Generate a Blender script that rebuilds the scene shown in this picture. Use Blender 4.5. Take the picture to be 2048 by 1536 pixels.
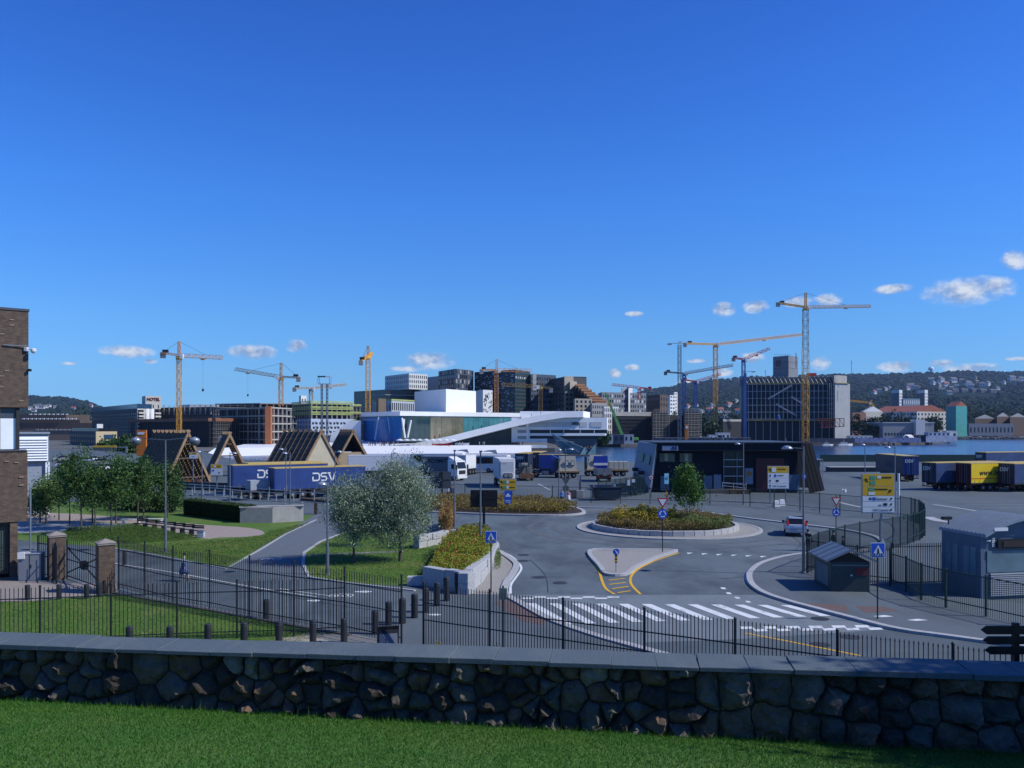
import bpy, bmesh, math, random
import numpy as np
from mathutils import Vector, Matrix, noise as mnoise
from mathutils.geometry import delaunay_2d_cdt
for o in list(bpy.data.objects):
 bpy.data.objects.remove(o, do_unlink=True)
scene = bpy.context.scene
COL = scene.collection
R = math.radians
random.seed(7)
# ------------------------------------------------------------------ camera
F, HC, YH, CX = 1700.0, 9.0, 855.0, 1024.0      # focal length in pixels of a 2048 frame, eye height, horizon row
cam_data = bpy.data.cameras.new('camera')
cam_data.sensor_width = 36.0
cam_data.lens = 36.0 * F / 2048.0
cam_data.shift_y = (YH - 768.0) / 2048.0
cam_data.clip_start = 0.1
cam_data.clip_end = 20000.0
cam = bpy.data.objects.new('camera', cam_data)
cam.location = (0, 0, HC)
cam.rotation_euler = (R(90), 0, 0)
COL.objects.link(cam)
scene.camera = cam
# ------------------------------------------------------------------ light
SUN_EL, SUN_A = 42.0, -10.5                       # elevation; bearing from +X towards +Y
sv = Vector((math.cos(R(SUN_EL)) * math.cos(R(SUN_A)), math.cos(R(SUN_EL)) * math.sin(R(SUN_A)), math.sin(R(SUN_EL))))
sun_d = bpy.data.lights.new('sun', 'SUN')
sun_d.energy = 4.6
sun_d.angle = R(0.53)
sun_d.color = (1.0, 0.99, 0.93)
sun = bpy.data.objects.new('sun', sun_d)
sun.rotation_euler = sv.to_track_quat('Z', 'Y').to_euler()
sun.location = (60, 0, 80)
COL.objects.link(sun)
scene.view_settings.view_transform = 'Standard'
scene.view_settings.look = 'None'
scene.view_settings.exposure = 0.0
scene.view_settings.gamma = 1.0
scene.view_settings.use_curve_mapping = False
scene.render.engine = 'CYCLES'
scene.cycles.max_bounces = 4
scene.cycles.diffuse_bounces = 2
scene.cycles.glossy_bounces = 2
scene.cycles.transmission_bounces = 2
scene.cycles.transparent_max_bounces = 12
world = bpy.data.worlds.new('World')
scene.world = world
world.use_nodes = True
SKY_STRENGTH = 0.10
def build_world():
 nt = world.node_tree
 nt.nodes.clear()
 N, L = nt.nodes.new, nt.links.new
 out = N('ShaderNodeOutputWorld')
 bg = N('ShaderNodeBackground')
 bg.inputs['Strength'].default_value = SKY_STRENGTH
 L(bg.outputs[0], out.inputs[0])
 sky = N('ShaderNodeTexSky')
 sky.sky_type = 'NISHITA'
 sky.sun_disc = False
 sky.sun_elevation = R(SUN_EL)
 sky.sun_rotation = math.atan2(sv.x, sv.y)
 sky.altitude = 0
 sky.air_density = 1.0
 sky.dust_density = 0.0
 sky.ozone_density = 2.0
 tc = N('ShaderNodeTexCoord')
 sep = N('ShaderNodeSeparateXYZ')
 L(tc.outputs['Generated'], sep.inputs[0])
 def math_(op, a, b=None, c=None, clamp=False):
  n = N('ShaderNodeMath')
  n.operation = op
  n.use_clamp = clamp
  for i, x in enumerate((a, b, c)):
   if x is None:
    continue
   if isinstance(x, (int, float)):
    n.inputs[i].default_value = x
   else:
    L(x, n.inputs[i])
  return n.outputs[0]
 az = math_('ARCTAN2', sep.outputs[0], sep.outputs[1])
 el = math_('ARCSINE', sep.outputs[2])
 # the camera's saturated rendering of the blue, by elevation alone
 tint = N('ShaderNodeValToRGB')
 stops = [(0.0, (.29, .71, 1.6)), (.12, (.37, .75, 1.36)), (.24, (.38, .81, 1.43)), (.52, (.30, .82, 1.72)), (.73, (.255, .73, 1.72)), (.92, (.225, .665, 1.66))]
 while len(tint.color_ramp.elements) < len(stops):
  tint.color_ramp.elements.new(.5)
 for i, (p_, c_) in enumerate(stops):
  tint.color_ramp.elements[i].position = p_
  tint.color_ramp.elements[i].color = (*c_, 1)
 L(math_('MULTIPLY', el, 2.0, clamp=True), tint.inputs[0])
 hs = N('ShaderNodeMixRGB')
 hs.blend_type = 'MULTIPLY'
 hs.inputs[0].default_value = 1
 L(sky.outputs[0], hs.inputs[1])
 L(tint.outputs[0], hs.inputs[2])
 # billowing noise in (azimuth, elevation)
 cmb = N('ShaderNodeCombineXYZ')
 L(az, cmb.inputs[0])
 L(math_('MULTIPLY', el, 1.5), cmb.inputs[1])
 n1 = N('ShaderNodeTexNoise')
 n1.inputs['Scale'].default_value = 48
 n1.inputs['Detail'].default_value = 8
 n1.inputs['Roughness'].default_value = 0.6
 L(cmb.outputs[0], n1.inputs['Vector'])
 nz = math_('SUBTRACT', n1.outputs['Fac'], 0.5)
 n2 = N('ShaderNodeTexNoise')
 n2.inputs['Scale'].default_value = 120
 n2.inputs['Detail'].default_value = 4
 L(cmb.outputs[0], n2.inputs['Vector'])
 # clouds: azimuth, elevation, half width, half height, strength   (from the photograph's low cumulus belt)
 P = []
 for px, py, w, h, s in [
  (255, 703, 62, 16, .8), (300, 722, 22, 9, .55), (505, 705, 62, 20, .8), (592, 692, 26, 17, .85),
  (860, 722, 58, 21, 1.1), (815, 738, 50, 9, .7), (1268, 628, 30, 9, .5), (1449, 619, 28, 17, .95), (1512, 614, 34, 18, .75),
  (1595, 604, 42, 14, .7), (1655, 600, 32, 16, .9), (1640, 726, 24, 16, 1.0), (1230, 747, 17, 13, .8),
  (1265, 735, 30, 12, .45), (1395, 722, 40, 8, .4), (1500, 716, 45, 20, .5), (1448, 745, 28, 12, .7), (1372, 765, 30, 12, .6), (1785, 578, 48, 13, .75),
  (1935, 582, 85, 30, 1.1), (1985, 572, 42, 20, 1.0), (2030, 520, 28, 22, .9), (1795, 733, 42, 13, .9),
  (1883, 727, 30, 10, .8), (1945, 737, 60, 12, .9), (2040, 717, 40, 6, .45), (140, 727, 30, 6, .35)]:
  P.append((math.atan((px - CX) / F), math.atan((YH - py) / math.hypot(F, px - CX)), w / F, h / F, s))
 def vmath(op, a, b=None):
  n = N('ShaderNodeVectorMath')
  n.operation = op
  for i, x in enumerate((a, b)):
   if x is None:
    continue
   if isinstance(x, tuple):
    n.inputs[i].default_value = x
   else:
    L(x, n.inputs[i])
  return n.outputs[1] if op == 'DOT_PRODUCT' else n.outputs[0]
 ae = N('ShaderNodeCombineXYZ')
 L(az, ae.inputs[0])
 L(el, ae.inputs[1])
 qmin = None
 for a, e, w, h, s in P:
  k = 1 / math.sqrt(max(.2, min(1.0, s)))
  v = vmath('MULTIPLY', vmath('SUBTRACT', ae.outputs[0], (a, e, 0)), (k / w, k / h, 0))
  q = vmath('DOT_PRODUCT', v, v)
  qmin = q if qmin is None else math_('MINIMUM', qmin, q)
 # beyond the frame the same belt of small cumulus goes on, drawn by noise alone
 n3 = N('ShaderNodeTexNoise')
 n3.inputs['Scale'].default_value = 9
 n3.inputs['Detail'].default_value = 2
 L(cmb.outputs[0], n3.inputs['Vector'])
 belt = math_('MULTIPLY', math_('ABSOLUTE', math_('SUBTRACT', el, .11)), 9.0)
 side = math_('MULTIPLY', math_('SUBTRACT', math_('ABSOLUTE', az), .60), 8.0, clamp=True)
 rest = math_('MULTIPLY', math_('SUBTRACT', math_('SUBTRACT', n3.outputs['Fac'], .46), math_('MULTIPLY', belt, .12)), math_('MULTIPLY', side, 5.0))
 dens = math_('MAXIMUM', math_('SUBTRACT', 1.0, qmin), rest)
 dens = math_('MAXIMUM', dens, 0.0)
 d = math_('ADD', dens, math_('MULTIPLY', nz, 1.7))
 inside = math_('MULTIPLY', dens, 5.0, clamp=True)
 d = math_('MULTIPLY', d, inside)
 mr = N('ShaderNodeMapRange')
 mr.interpolation_type = 'SMOOTHSTEP'
 L(d, mr.inputs['Value'])
 mr.inputs['From Min'].default_value = 0.05
 mr.inputs['From Max'].default_value = 1.15
 fac = math_('MULTIPLY', mr.outputs[0], 0.93)
 off = vmath('ADD', cmb.outputs[0], (0.004, 0.008, 0))
 L(off, n2.inputs['Vector'])
 n2.inputs['Scale'].default_value = 48
 sh = math_('ADD', .55, math_('MULTIPLY', math_('SUBTRACT', n1.outputs['Fac'], n2.outputs['Fac']), 4.0), clamp=True)
 mixc = N('ShaderNodeMixRGB')
 L(sh, mixc.inputs[0])
 mixc.inputs[1].default_value = (2.9, 3.9, 6.0, 1)
 mixc.inputs[2].default_value = (7.4, 7.9, 8.6, 1)
 mix = N('ShaderNodeMixRGB')
 L(fac, mix.inputs[0])
 L(hs.outputs[0], mix.inputs[1])
 L(mixc.outputs[0], mix.inputs[2])
 L(mix.outputs[0], bg.inputs['Color'])
build_world()
world.cycles.sampling_method = 'MANUAL'
world.cycles.sample_map_resolution = 256
# ------------------------------------------------------------------ helpers
def wx(px, Y):
 return (px - CX) * Y / F
def wz(py, Y):
 return HC - (py - YH) * Y / F
def P3(px, py, Y):
 return Vector((wx(px, Y), Y, wz(py, Y)))
def G(px, py, z=0.0):
 """ground point (plane z) seen at picture position px, py"""
 Y = F * (HC - z) / (py - YH)
 return Vector((wx(px, Y), Y, z))
def GL(pts, z=0.0):
 return [G(a, b, z) for a, b in pts]
MATS = {}
KA = 0.82        # all surface colours, set against the strength of the sun
def mat(key, rgb, rough=0.75, var=0.12, vs=1.5, bump=0.0, bs=20.0, metal=0.0, spec=0.35, var2=None):
 if key in MATS:
  return MATS[key]
 rgb = tuple(c * KA for c in rgb)
 var2 = var2 and tuple(c * KA for c in var2)
 m = bpy.data.materials.new(key)
 m.use_nodes = True
 nt = m.node_tree
 N, L = nt.nodes.new, nt.links.new
 b = nt.nodes['Principled BSDF']
 b.inputs['Roughness'].default_value = rough
 b.inputs['Metallic'].default_value = metal
 b.inputs['Specular IOR Level'].default_value = spec
 if var > 0:
  geo = N('ShaderNodeNewGeometry')
  n = N('ShaderNodeTexNoise')
  n.inputs['Scale'].default_value = vs
  n.inputs['Detail'].default_value = 5
  n.inputs['Roughness'].default_value = 0.65
  L(geo.outputs['Position'], n.inputs['Vector'])
  ramp = N('ShaderNodeValToRGB')
  ramp.color_ramp.elements[0].position = 0.3
  ramp.color_ramp.elements[1].position = 0.7
  c2 = var2 if var2 else tuple(min(1, c * (1 + var)) for c in rgb)
  ramp.color_ramp.elements[0].color = (*[c * (1 - var) for c in rgb], 1)
  ramp.color_ramp.elements[1].color = (*c2, 1)
  L(n.outputs['Fac'], ramp.inputs[0])
  L(ramp.outputs[0], b.inputs['Base Color'])
  if bump > 0:
   n2 = N('ShaderNodeTexNoise')
   n2.inputs['Scale'].default_value = bs
   n2.inputs['Detail'].default_value = 6
   L(geo.outputs['Position'], n2.inputs['Vector'])
   bp = N('ShaderNodeBump')
   bp.inputs['Strength'].default_value = bump
   bp.inputs['Distance'].default_value = 0.05
   L(n2.outputs['Fac'], bp.inputs['Height'])
   L(bp.outputs[0], b.inputs['Normal'])
 else:
  b.inputs['Base Color'].default_value = (*rgb, 1)
 MATS[key] = m
 return m
def worn_mat(key, rgb, rgb2, lo, hi, scale, rough=.85, fine=0.15, k=KA):
 """a coat rgb worn or stained towards rgb2 where broad noise runs high, with fine grain"""
 m = mat(key, rgb, rough=rough, var=fine, vs=28, bump=.25, bs=40)
 nt = m.node_tree
 N, L = nt.nodes.new, nt.links.new
 b = nt.nodes['Principled BSDF']
 src = b.inputs['Base Color'].links[0].from_socket
 geo = N('ShaderNodeNewGeometry')
 mp = N('ShaderNodeMapping')
 mp.inputs['Scale'].default_value = (1, .45, 1)
 L(geo.outputs['Position'], mp.inputs['Vector'])
 n = N('ShaderNodeTexNoise')
 n.inputs['Scale'].default_value = scale
 n.inputs['Detail'].default_value = 9
 n.inputs['Roughness'].default_value = .68
 L(mp.outputs[0], n.inputs['Vector'])
 r = N('ShaderNodeMapRange')
 r.inputs['From Min'].default_value, r.inputs['From Max'].default_value = lo, hi
 L(n.outputs['Fac'], r.inputs['Value'])
 mx = N('ShaderNodeMixRGB')
 L(r.outputs[0], mx.inputs[0])
 L(src, mx.inputs[1])
 mx.inputs[2].default_value = (*[c * k for c in rgb2], 1)
 L(mx.outputs[0], b.inputs['Base Color'])
 return m
def glass_mat(key, rgb, rough=0.15, spec=0.3, var=0.25, vs=0.4):
 return mat(key, rgb, rough=rough, spec=spec, var=var, vs=vs)
def leaf_mat(key, cols, rough=0.6, transl=0.25, patch=None):
 if key in MATS:
  return MATS[key]
 m = bpy.data.materials.new(key)
 m.use_nodes = True
 nt = m.node_tree
 N, L = nt.nodes.new, nt.links.new
 b = nt.nodes['Principled BSDF']
 out = nt.nodes['Material Output']
 geo = N('ShaderNodeNewGeometry')
 ramp = N('ShaderNodeValToRGB')
 while len(ramp.color_ramp.elements) < len(cols):
  ramp.color_ramp.elements.new(0.5)
 for i, c in enumerate(cols):
  ramp.color_ramp.elements[i].position = i / max(1, len(cols) - 1)
  ramp.color_ramp.elements[i].color = (*c, 1)
 L(geo.outputs['Random Per Island'], ramp.inputs[0])
 if patch:                                   # drier and greener areas, metres across
  n = N('ShaderNodeTexNoise')
  n.inputs['Scale'].default_value = patch[0]
  n.inputs['Detail'].default_value = 4
  L(geo.outputs['Position'], n.inputs['Vector'])
  r2 = N('ShaderNodeValToRGB')
  r2.color_ramp.elements[0].position, r2.color_ramp.elements[1].position = .42, .68
  r2.color_ramp.elements[0].color, r2.color_ramp.elements[1].color = (1, 1, 1, 1), (*patch[1], 1)
  L(n.outputs['Fac'], r2.inputs[0])
  mu = N('ShaderNodeMixRGB')
  mu.blend_type = 'MULTIPLY'
  mu.inputs[0].default_value = 1
  L(ramp.outputs[0], mu.inputs[1])
  L(r2.outputs[0], mu.inputs[2])
  ramp = mu
 L(ramp.outputs[0], b.inputs['Base Color'])
 b.inputs['Roughness'].default_value = rough
 b.inputs['Specular IOR Level'].default_value = 0.25
 tr = N('ShaderNodeBsdfTranslucent')
 L(ramp.outputs[0], tr.inputs['Color'])
 mx = N('ShaderNodeMixShader')
 mx.inputs[0].default_value = transl
 L(b.outputs[0], mx.inputs[1])
 L(tr.outputs[0], mx.inputs[2])
 L(mx.outputs[0], out.inputs['Surface'])
 MATS[key] = m
 return m
def wm(o):
 m = o.matrix_basis.copy()
 if o.parent:
  m = wm(o.parent) @ o.matrix_parent_inverse @ m
 return m
def tag(o, label=None, cat=None, group=None, kind=None):
 if label:
  o['label'] = label
 if cat:
  o['category'] = cat
 if group:
  o['group'] = group
 if kind:
  o['kind'] = kind
 return o
def thing(name, label, cat, loc=(0, 0, 0), rz=0.0, group=None):
 o = bpy.data.objects.new(name, None)
 o.empty_display_size = 0.2
 o.location = loc
 o.rotation_euler = (0, 0, rz)
 COL.objects.link(o)
 return tag(o, label, cat, group)
def link(name, data, parent=None, world=False, loc=None, rot=None, scale=None):
 o = bpy.data.objects.new(name, data)
 COL.objects.link(o)
 if loc is not None:
  o.location = loc
 if rot is not None:
  o.rotation_euler = rot
 if scale is not None:
  o.scale = scale
 if parent is not None:
  o.parent = parent
  if world:
   o.matrix_parent_inverse = wm(parent).inverted()
 return o
def copy_tree(o, parent=None):
 c = o.copy()
 COL.objects.link(c)
 c.parent = parent
 if parent is not None:
  c.matrix_parent_inverse = o.matrix_parent_inverse
 for ch in o.children:
  copy_tree(ch, c)
 return c
class MB:
 def __init__(s):
  s.v, s.f = [], []
 def add(s, vs, fs):
  n = len(s.v)
  s.v.extend([tuple(p) for p in vs])
  s.f.extend([tuple(i + n for i in f) for f in fs])
  return s
 def box(s, x0, x1, y0, y1, z0, z1, M=None):
  vs = [(x0, y0, z0), (x1, y0, z0), (x1, y1, z0), (x0, y1, z0), (x0, y0, z1), (x1, y0, z1), (x1, y1, z1), (x0, y1, z1)]
  if M is not None:
   vs = [M @ Vector(p) for p in vs]
  return s.add(vs, [(0, 3, 2, 1), (4, 5, 6, 7), (0, 1, 5, 4), (1, 2, 6, 5), (2, 3, 7, 6), (3, 0, 4, 7)])
 def cbox(s, c, d, M=None):
  return s.box(c[0] - d[0] / 2, c[0] + d[0] / 2, c[1] - d[1] / 2, c[1] + d[1] / 2, c[2] - d[2] / 2, c[2] + d[2] / 2, M)
 def poly(s, pts):
  return s.add(pts, [tuple(range(len(pts)))])
 def prism(s, pts, z0, z1):
  """vertical prism over a 2D outline"""
  p = [(q[0], q[1]) for q in pts]
  a = sum(p[i][0] * p[(i + 1) % len(p)][1] - p[(i + 1) % len(p)][0] * p[i][1] for i in range(len(p)))
  if a < 0:
   p = p[::-1]
  n = len(p)
  zf0 = z0 if callable(z0) else (lambda x, y: z0)
  zf1 = z1 if callable(z1) else (lambda x, y: z1)
  vs = [(x, y, zf0(x, y)) for x, y in p] + [(x, y, zf1(x, y)) for x, y in p]
  fs = [tuple(range(n - 1, -1, -1)), tuple(range(n, 2 * n))] + [(i, (i + 1) % n, (i + 1) % n + n, i + n) for i in range(n)]
  return s.add(vs, fs)
 def extrude(s, pts, d):
  """planar outline pts pushed along vector d into a solid"""
  n = len(pts)
  d = Vector(d)
  vs = [Vector(p) for p in pts] + [Vector(p) + d for p in pts]
  fs = [tuple(range(n - 1, -1, -1)), tuple(range(n, 2 * n))] + [(i, (i + 1) % n, (i + 1) % n + n, i + n) for i in range(n)]
  return s.add(vs, fs)
 def bar(s, p, q, w, h=None):
  p, q = Vector(p), Vector(q)
  h = h or w
  d = q - p
  if d.length < 1e-6:
   return s
  d.normalize()
  up = Vector((0, 0, 1)) if abs(d.z) < .95 else Vector((1, 0, 0))
  a = d.cross(up).normalized()
  b = a.cross(d).normalized()
  vs = []
  for c in (p, q):
   for i, j in ((-1, -1), (1, -1), (1, 1), (-1, 1)):
    vs.append(c + a * (w / 2 * i) + b * (h / 2 * j))
  return s.add(vs, [(0, 1, 2, 3), (7, 6, 5, 4), (0, 4, 5, 1), (1, 5, 6, 2), (2, 6, 7, 3), (3, 7, 4, 0)])
 def tube(s, pts, r, n=8):
  pts = [Vector(p) for p in pts]
  rs = r if isinstance(r, (list, tuple)) else [r] * len(pts)
  rings = []
  for i, p in enumerate(pts):
   d = (pts[min(i + 1, len(pts) - 1)] - pts[max(i - 1, 0)])
   d = d.normalized() if d.length > 0 else Vector((0, 0, 1))
   up = Vector((0, 0, 1)) if abs(d.z) < .9 else Vector((1, 0, 0))
   a = d.cross(up).normalized()
   b = a.cross(d).normalized()
   rings.append([p + (a * math.cos(2 * math.pi * k / n) + b * math.sin(2 * math.pi * k / n)) * rs[i] for k in range(n)])
  vs = [v for g in rings for v in g]
  fs = []
  for i in range(len(pts) - 1):
   for k in range(n):
    k2 = (k + 1) % n
    fs.append((i * n + k, i * n + k2, (i + 1) * n + k2, (i + 1) * n + k))
  fs.append(tuple(range(n - 1, -1, -1)))
  fs.append(tuple((len(pts) - 1) * n + k for k in range(n)))
  return s.add(vs, fs)
 def lathe(s, prof, c=(0, 0, 0), n=16, axis='z'):
  vs, fs = [], []
  for r, z in prof:
   for k in range(n):
    a = 2 * math.pi * k / n
    p = (r * math.cos(a), r * math.sin(a), z)
    if axis == 'y':
     p = (p[0], p[2], p[1])
    elif axis == 'x':
     p = (p[2], p[0], p[1])
    vs.append((p[0] + c[0], p[1] + c[1], p[2] + c[2]))
  for i in range(len(prof) - 1):
   for k in range(n):
    k2 = (k + 1) % n
    fs.append((i * n + k, i * n + k2, (i + 1) * n + k2, (i + 1) * n + k))
  fs.append(tuple(range(n - 1, -1, -1)))
  fs.append(tuple((len(prof) - 1) * n + k for k in range(n)))
  return s.add(vs, fs)
 def ell(s, c, rx, ry, rz, n=10, m=6):
  prof = []
  vs, fs = [], []
  for j in range(m + 1):
   t = math.pi * j / m
   for k in range(n):
    a = 2 * math.pi * k / n
    vs.append((c[0] + rx * math.sin(t) * math.cos(a), c[1] + ry * math.sin(t) * math.sin(a), c[2] - rz * math.cos(t)))
  for j in range(m):
   for k in range(n):
    k2 = (k + 1) % n
    fs.append((j * n + k, j * n + k2, (j + 1) * n + k2, (j + 1) * n + k))
  return s.add(vs, fs)
 def mesh(s, name, material, smooth=False):
  me = bpy.data.meshes.new(name)
  me.from_pydata(s.v, [], s.f)
  if material is not None:
   me.materials.append(material)
  if smooth:
   me.polygons.foreach_set('use_smooth', [True] * len(me.polygons))
  me.update()
  return me
 def b(s, name, material, parent=None, world=False, smooth=False, bevel=0.0, fix=True):
  me = s.mesh(name, material, smooth)
  if fix:
   bm = bmesh.new()
   bm.from_mesh(me)
   bmesh.ops.recalc_face_normals(bm, faces=bm.faces)
   bm.to_mesh(me)
   bm.free()
  o = link(name, me, parent, world)
  if bevel > 0:
   bv = o.modifiers.new('bevel', 'BEVEL')
   bv.width = bevel
   bv.segments = 2
   bv.limit_method = 'ANGLE'
  return o
def catmull(pts, n=6, closed=False):
 pts = [Vector(p) for p in pts]
 out = []
 m = len(pts)
 rng = range(m if closed else m - 1)
 for i in rng:
  p0 = pts[(i - 1) % m] if closed or i > 0 else pts[0]
  p1 = pts[i]
  p2 = pts[(i + 1) % m]
  p3 = pts[(i + 2) % m] if closed or i + 2 < m else pts[-1]
  for k in range(n):
   t = k / n
   out.append(0.5 * ((2 * p1) + (p2 - p0) * t + (2 * p0 - 5 * p1 + 4 * p2 - p3) * t * t + (3 * p1 - p0 - 3 * p2 + p3) * t ** 3))
 if not closed:
  out.append(pts[-1])
 return out
def ribbon(mb, pts, w, z0, z1, closed=False):
 """strip of width w along a path, from height z0 to z1 (flat sheet when equal)"""
 pts = [Vector((p[0], p[1], 0)) for p in pts]
 n = len(pts)
 Lp, Rp = [], []
 for i in range(n):
  a = pts[(i - 1) % n] if closed or i > 0 else pts[i]
  b = pts[(i + 1) % n] if closed or i < n - 1 else pts[i]
  d = (b - a).normalized()
  nn = Vector((-d.y, d.x, 0)) * w / 2
  Lp.append(pts[i] + nn)
  Rp.append(pts[i] - nn)
 for i in range(n if closed else n - 1):
  j = (i + 1) % n
  q = [Rp[i], Rp[j], Lp[j], Lp[i]]
  if z1 - z0 < 1e-6:
   mb.poly([(p.x, p.y, z1) for p in q])
  else:
   mb.add([(p.x, p.y, z0) for p in q] + [(p.x, p.y, z1) for p in q],
    [(4, 5, 6, 7), (0, 1, 5, 4), (2, 3, 7, 6), (1, 2, 6, 5), (3, 0, 4, 7)])
 return mb
def sheet(name, pts, z, m, parent=None, kind='structure', label=None):
 mb = MB()
 mb.poly([(p[0], p[1], z) for p in pts])
 me = mb.mesh(name, m)
 bm = bmesh.new()
 bm.from_mesh(me)
 bmesh.ops.triangulate(bm, faces=bm.faces, ngon_method='EAR_CLIP')
 for f in bm.faces:
  if f.normal.z < 0:
   f.normal_flip()
 bm.to_mesh(me)
 bm.free()
 o = link(name, me, parent)
 if parent is None:
  tag(o, label=label, kind=kind)
 return o
def slab(name, pts, z0, z1, m, parent=None, kind='structure', label=None):
 o = MB().prism(pts, z0, z1).b(name, m, parent)
 if parent is None:
  tag(o, label=label, kind=kind)
 return o
def text_mesh(body, size, ext=0.01, shear=0.0, bold=0.0, align='CENTER'):
 c = bpy.data.curves.new('lettering', 'FONT')
 c.body = body
 c.size = size
 c.extrude = ext
 c.shear = shear
 c.offset = bold
 c.align_x = align
 c.align_y = 'CENTER'
 c.resolution_u = 3
 o = bpy.data.objects.new('lettering', c)
 COL.objects.link(o)
 dg = bpy.context.evaluated_depsgraph_get()
 me = bpy.data.meshes.new_from_object(o.evaluated_get(dg))
 bpy.data.objects.remove(o, do_unlink=True)
 me.name = 'lettering'
 return me
def text(body, size, m, parent, loc, rot, world=False, **kw):
 me = text_mesh(body, size, **kw)
 me.materials.clear()
 me.materials.append(m)
 return link('lettering', me, parent, world, loc=loc, rot=rot)
def facing(p0, p1):
 """frame of a vertical face running p0->p1, outward side on the right hand of that direction"""
 d = Vector((p1[0] - p0[0], p1[1] - p0[1], 0))
 L_ = d.length
 d.normalize()
 n = Vector((d.y, -d.x, 0))
 return d, n, L_
def wall_matrix(p0, p1):
 """local x along the wall, y inwards (-y is outwards), z up, origin p0"""
 d, n, L_ = facing(p0, p1)
 return Matrix(((d.x, -n.x, 0, p0[0]), (d.y, -n.y, 0, p0[1]), (0, 0, 1, 0), (0, 0, 0, 1))), L_
UNIT = {}
def unit_box(m):
 k = m.name
 if k not in UNIT:
  UNIT[k] = MB().box(0, 1, 0, 1, 0, 1).mesh('piece', m)
 return UNIT[k]
def panel(name, p0, p1, u0, u1, z0, z1, m, parent, proud=0.06, deep=0.06):
 """a box piece (shared mesh) on the wall p0->p1 between u0..u1 metres and z0..z1"""
 d, n, L_ = facing(p0, p1)
 o = bpy.data.objects.new(name, unit_box(m))
 COL.objects.link(o)
 base = Vector((p0[0], p0[1], 0)) + d * u0 + n * proud
 M = Matrix(((d.x * (u1 - u0), -n.x * (proud + deep), 0, base.x), (d.y * (u1 - u0), -n.y * (proud + deep), 0, base.y), (0, 0, z1 - z0, z0), (0, 0, 0, 1)))
 if parent is not None:
  o.parent = parent
  o.matrix_parent_inverse = wm(parent).inverted()
 o.matrix_basis = M
 return o
def window_grid(parent, p0, p1, z0, z1, cols, rows, wf=0.55, hf=0.6, m=None, name='window', skip=0.0, shift=0.0, proud=0.06, rng=random, margin=0.0):
 d, n, L_ = facing(p0, p1)
 L2 = L_ - 2 * margin
 cw, rh = L2 / cols, (z1 - z0) / rows
 for r in range(rows):
  for c in range(cols):
   if skip and rng.random() < skip:
    continue
   s = (rng.random() - .5) * shift * cw if shift else 0
   u0 = margin + cw * (c + .5 - wf / 2) + s
   zz = z0 + rh * (r + .5 - hf / 2)
   panel(name, p0, p1, u0, u0 + cw * wf, zz, zz + rh * hf, m[(r * 7 + c * 3 + rng.randint(0, 2)) % len(m)] if isinstance(m, list) else m, parent, proud)
ORD = ['first', 'second', 'third', 'fourth', 'fifth', 'sixth', 'seventh', 'eighth', 'ninth', 'tenth', 'eleventh', 'twelfth', 'thirteenth', 'fourteenth', 'fifteenth', 'sixteenth', 'seventeenth', 'eighteenth']
# ------------------------------------------------------------------ materials of the setting
ASPH = worn_mat('asphalt', (0.115, 0.143, 0.158), (0.075, 0.095, 0.108), .40, .68, .09)
ROAD = worn_mat('road_asphalt', (0.125, 0.155, 0.172), (0.072, 0.09, 0.102), .44, .62, .22)
TABLE = worn_mat('pale_asphalt', (0.185, 0.215, 0.23), (0.12, 0.145, 0.16), .45, .75, .5)
WALK = worn_mat('pavement_asphalt', (0.115, 0.14, 0.155), (0.078, 0.095, 0.105), .45, .75, .35)
GRANITE = mat('granite', (0.46, 0.46, 0.46), rough=0.8, var=0.18, vs=6, bump=0.4, bs=14)
KERB = mat('kerb_granite', (0.42, 0.42, 0.42), rough=0.8, var=0.18, vs=5, bump=0.2, bs=20)
COBBLE = mat('cobble', (0.34, 0.32, 0.29), rough=0.9, var=0.3, vs=9, bump=0.8, bs=16)
LAWN = worn_mat('lawn_grass', (0.082, 0.165, 0.018), (0.19, 0.205, 0.055), .48, .74, .35, rough=.95, fine=.35)
LAWN2 = worn_mat('fine_lawn', (0.075, 0.17, 0.018), (0.15, 0.21, 0.045), .46, .74, .6, rough=.95, fine=.35)
PINK = mat('pink_gravel', (0.36, 0.29, 0.25), rough=0.95, var=0.1, vs=3, bump=0.3, bs=40)
BEIGE = mat('beige_gravel', (0.36, 0.33, 0.28), rough=0.95, var=0.22, vs=6, bump=0.6, bs=25)
PAVE = mat('blue_grey_paving', (0.30, 0.33, 0.37), rough=0.8, var=0.12, vs=2)
PAINTW = worn_mat('white_road_paint', (0.74, 0.76, 0.76), (0.2, 0.21, 0.22), .54, .74, 1.6, fine=.12)
PAINTWORN = mat('worn_road_paint', (0.42, 0.43, 0.44), rough=0.8, var=0.35, vs=2.5)
PAINTY = worn_mat('yellow_road_paint', (0.76, 0.43, 0.03), (0.16, 0.15, 0.13), .56, .78, 1.6, fine=.12)
REDBRICK = mat('red_tactile_paving', (0.15, 0.10, 0.088), rough=0.9, var=0.2, vs=5)
CONC = mat('concrete', (0.36, 0.35, 0.33), rough=0.9, var=0.14, vs=1.3, bump=0.2, bs=8)
QUAY = mat('quay_wall', (0.10, 0.095, 0.09), rough=0.9, var=0.3, vs=0.5)
SLATE = worn_mat('slate_coping', (0.102, 0.132, 0.148), (0.15, 0.175, 0.175), .48, .72, 1.3, rough=.8)
BLACK = mat('black_paint', (0.012, 0.014, 0.017), rough=0.5, var=0)
BLACK2 = mat('dark_iron', (0.018, 0.021, 0.026), rough=0.5, var=0)
GREY = mat('galvanised_steel', (0.30, 0.32, 0.35), rough=0.45, var=0.1, metal=0.5)
WHITE = mat('white_paint', (0.80, 0.80, 0.80), rough=0.5, var=0.04)
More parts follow.
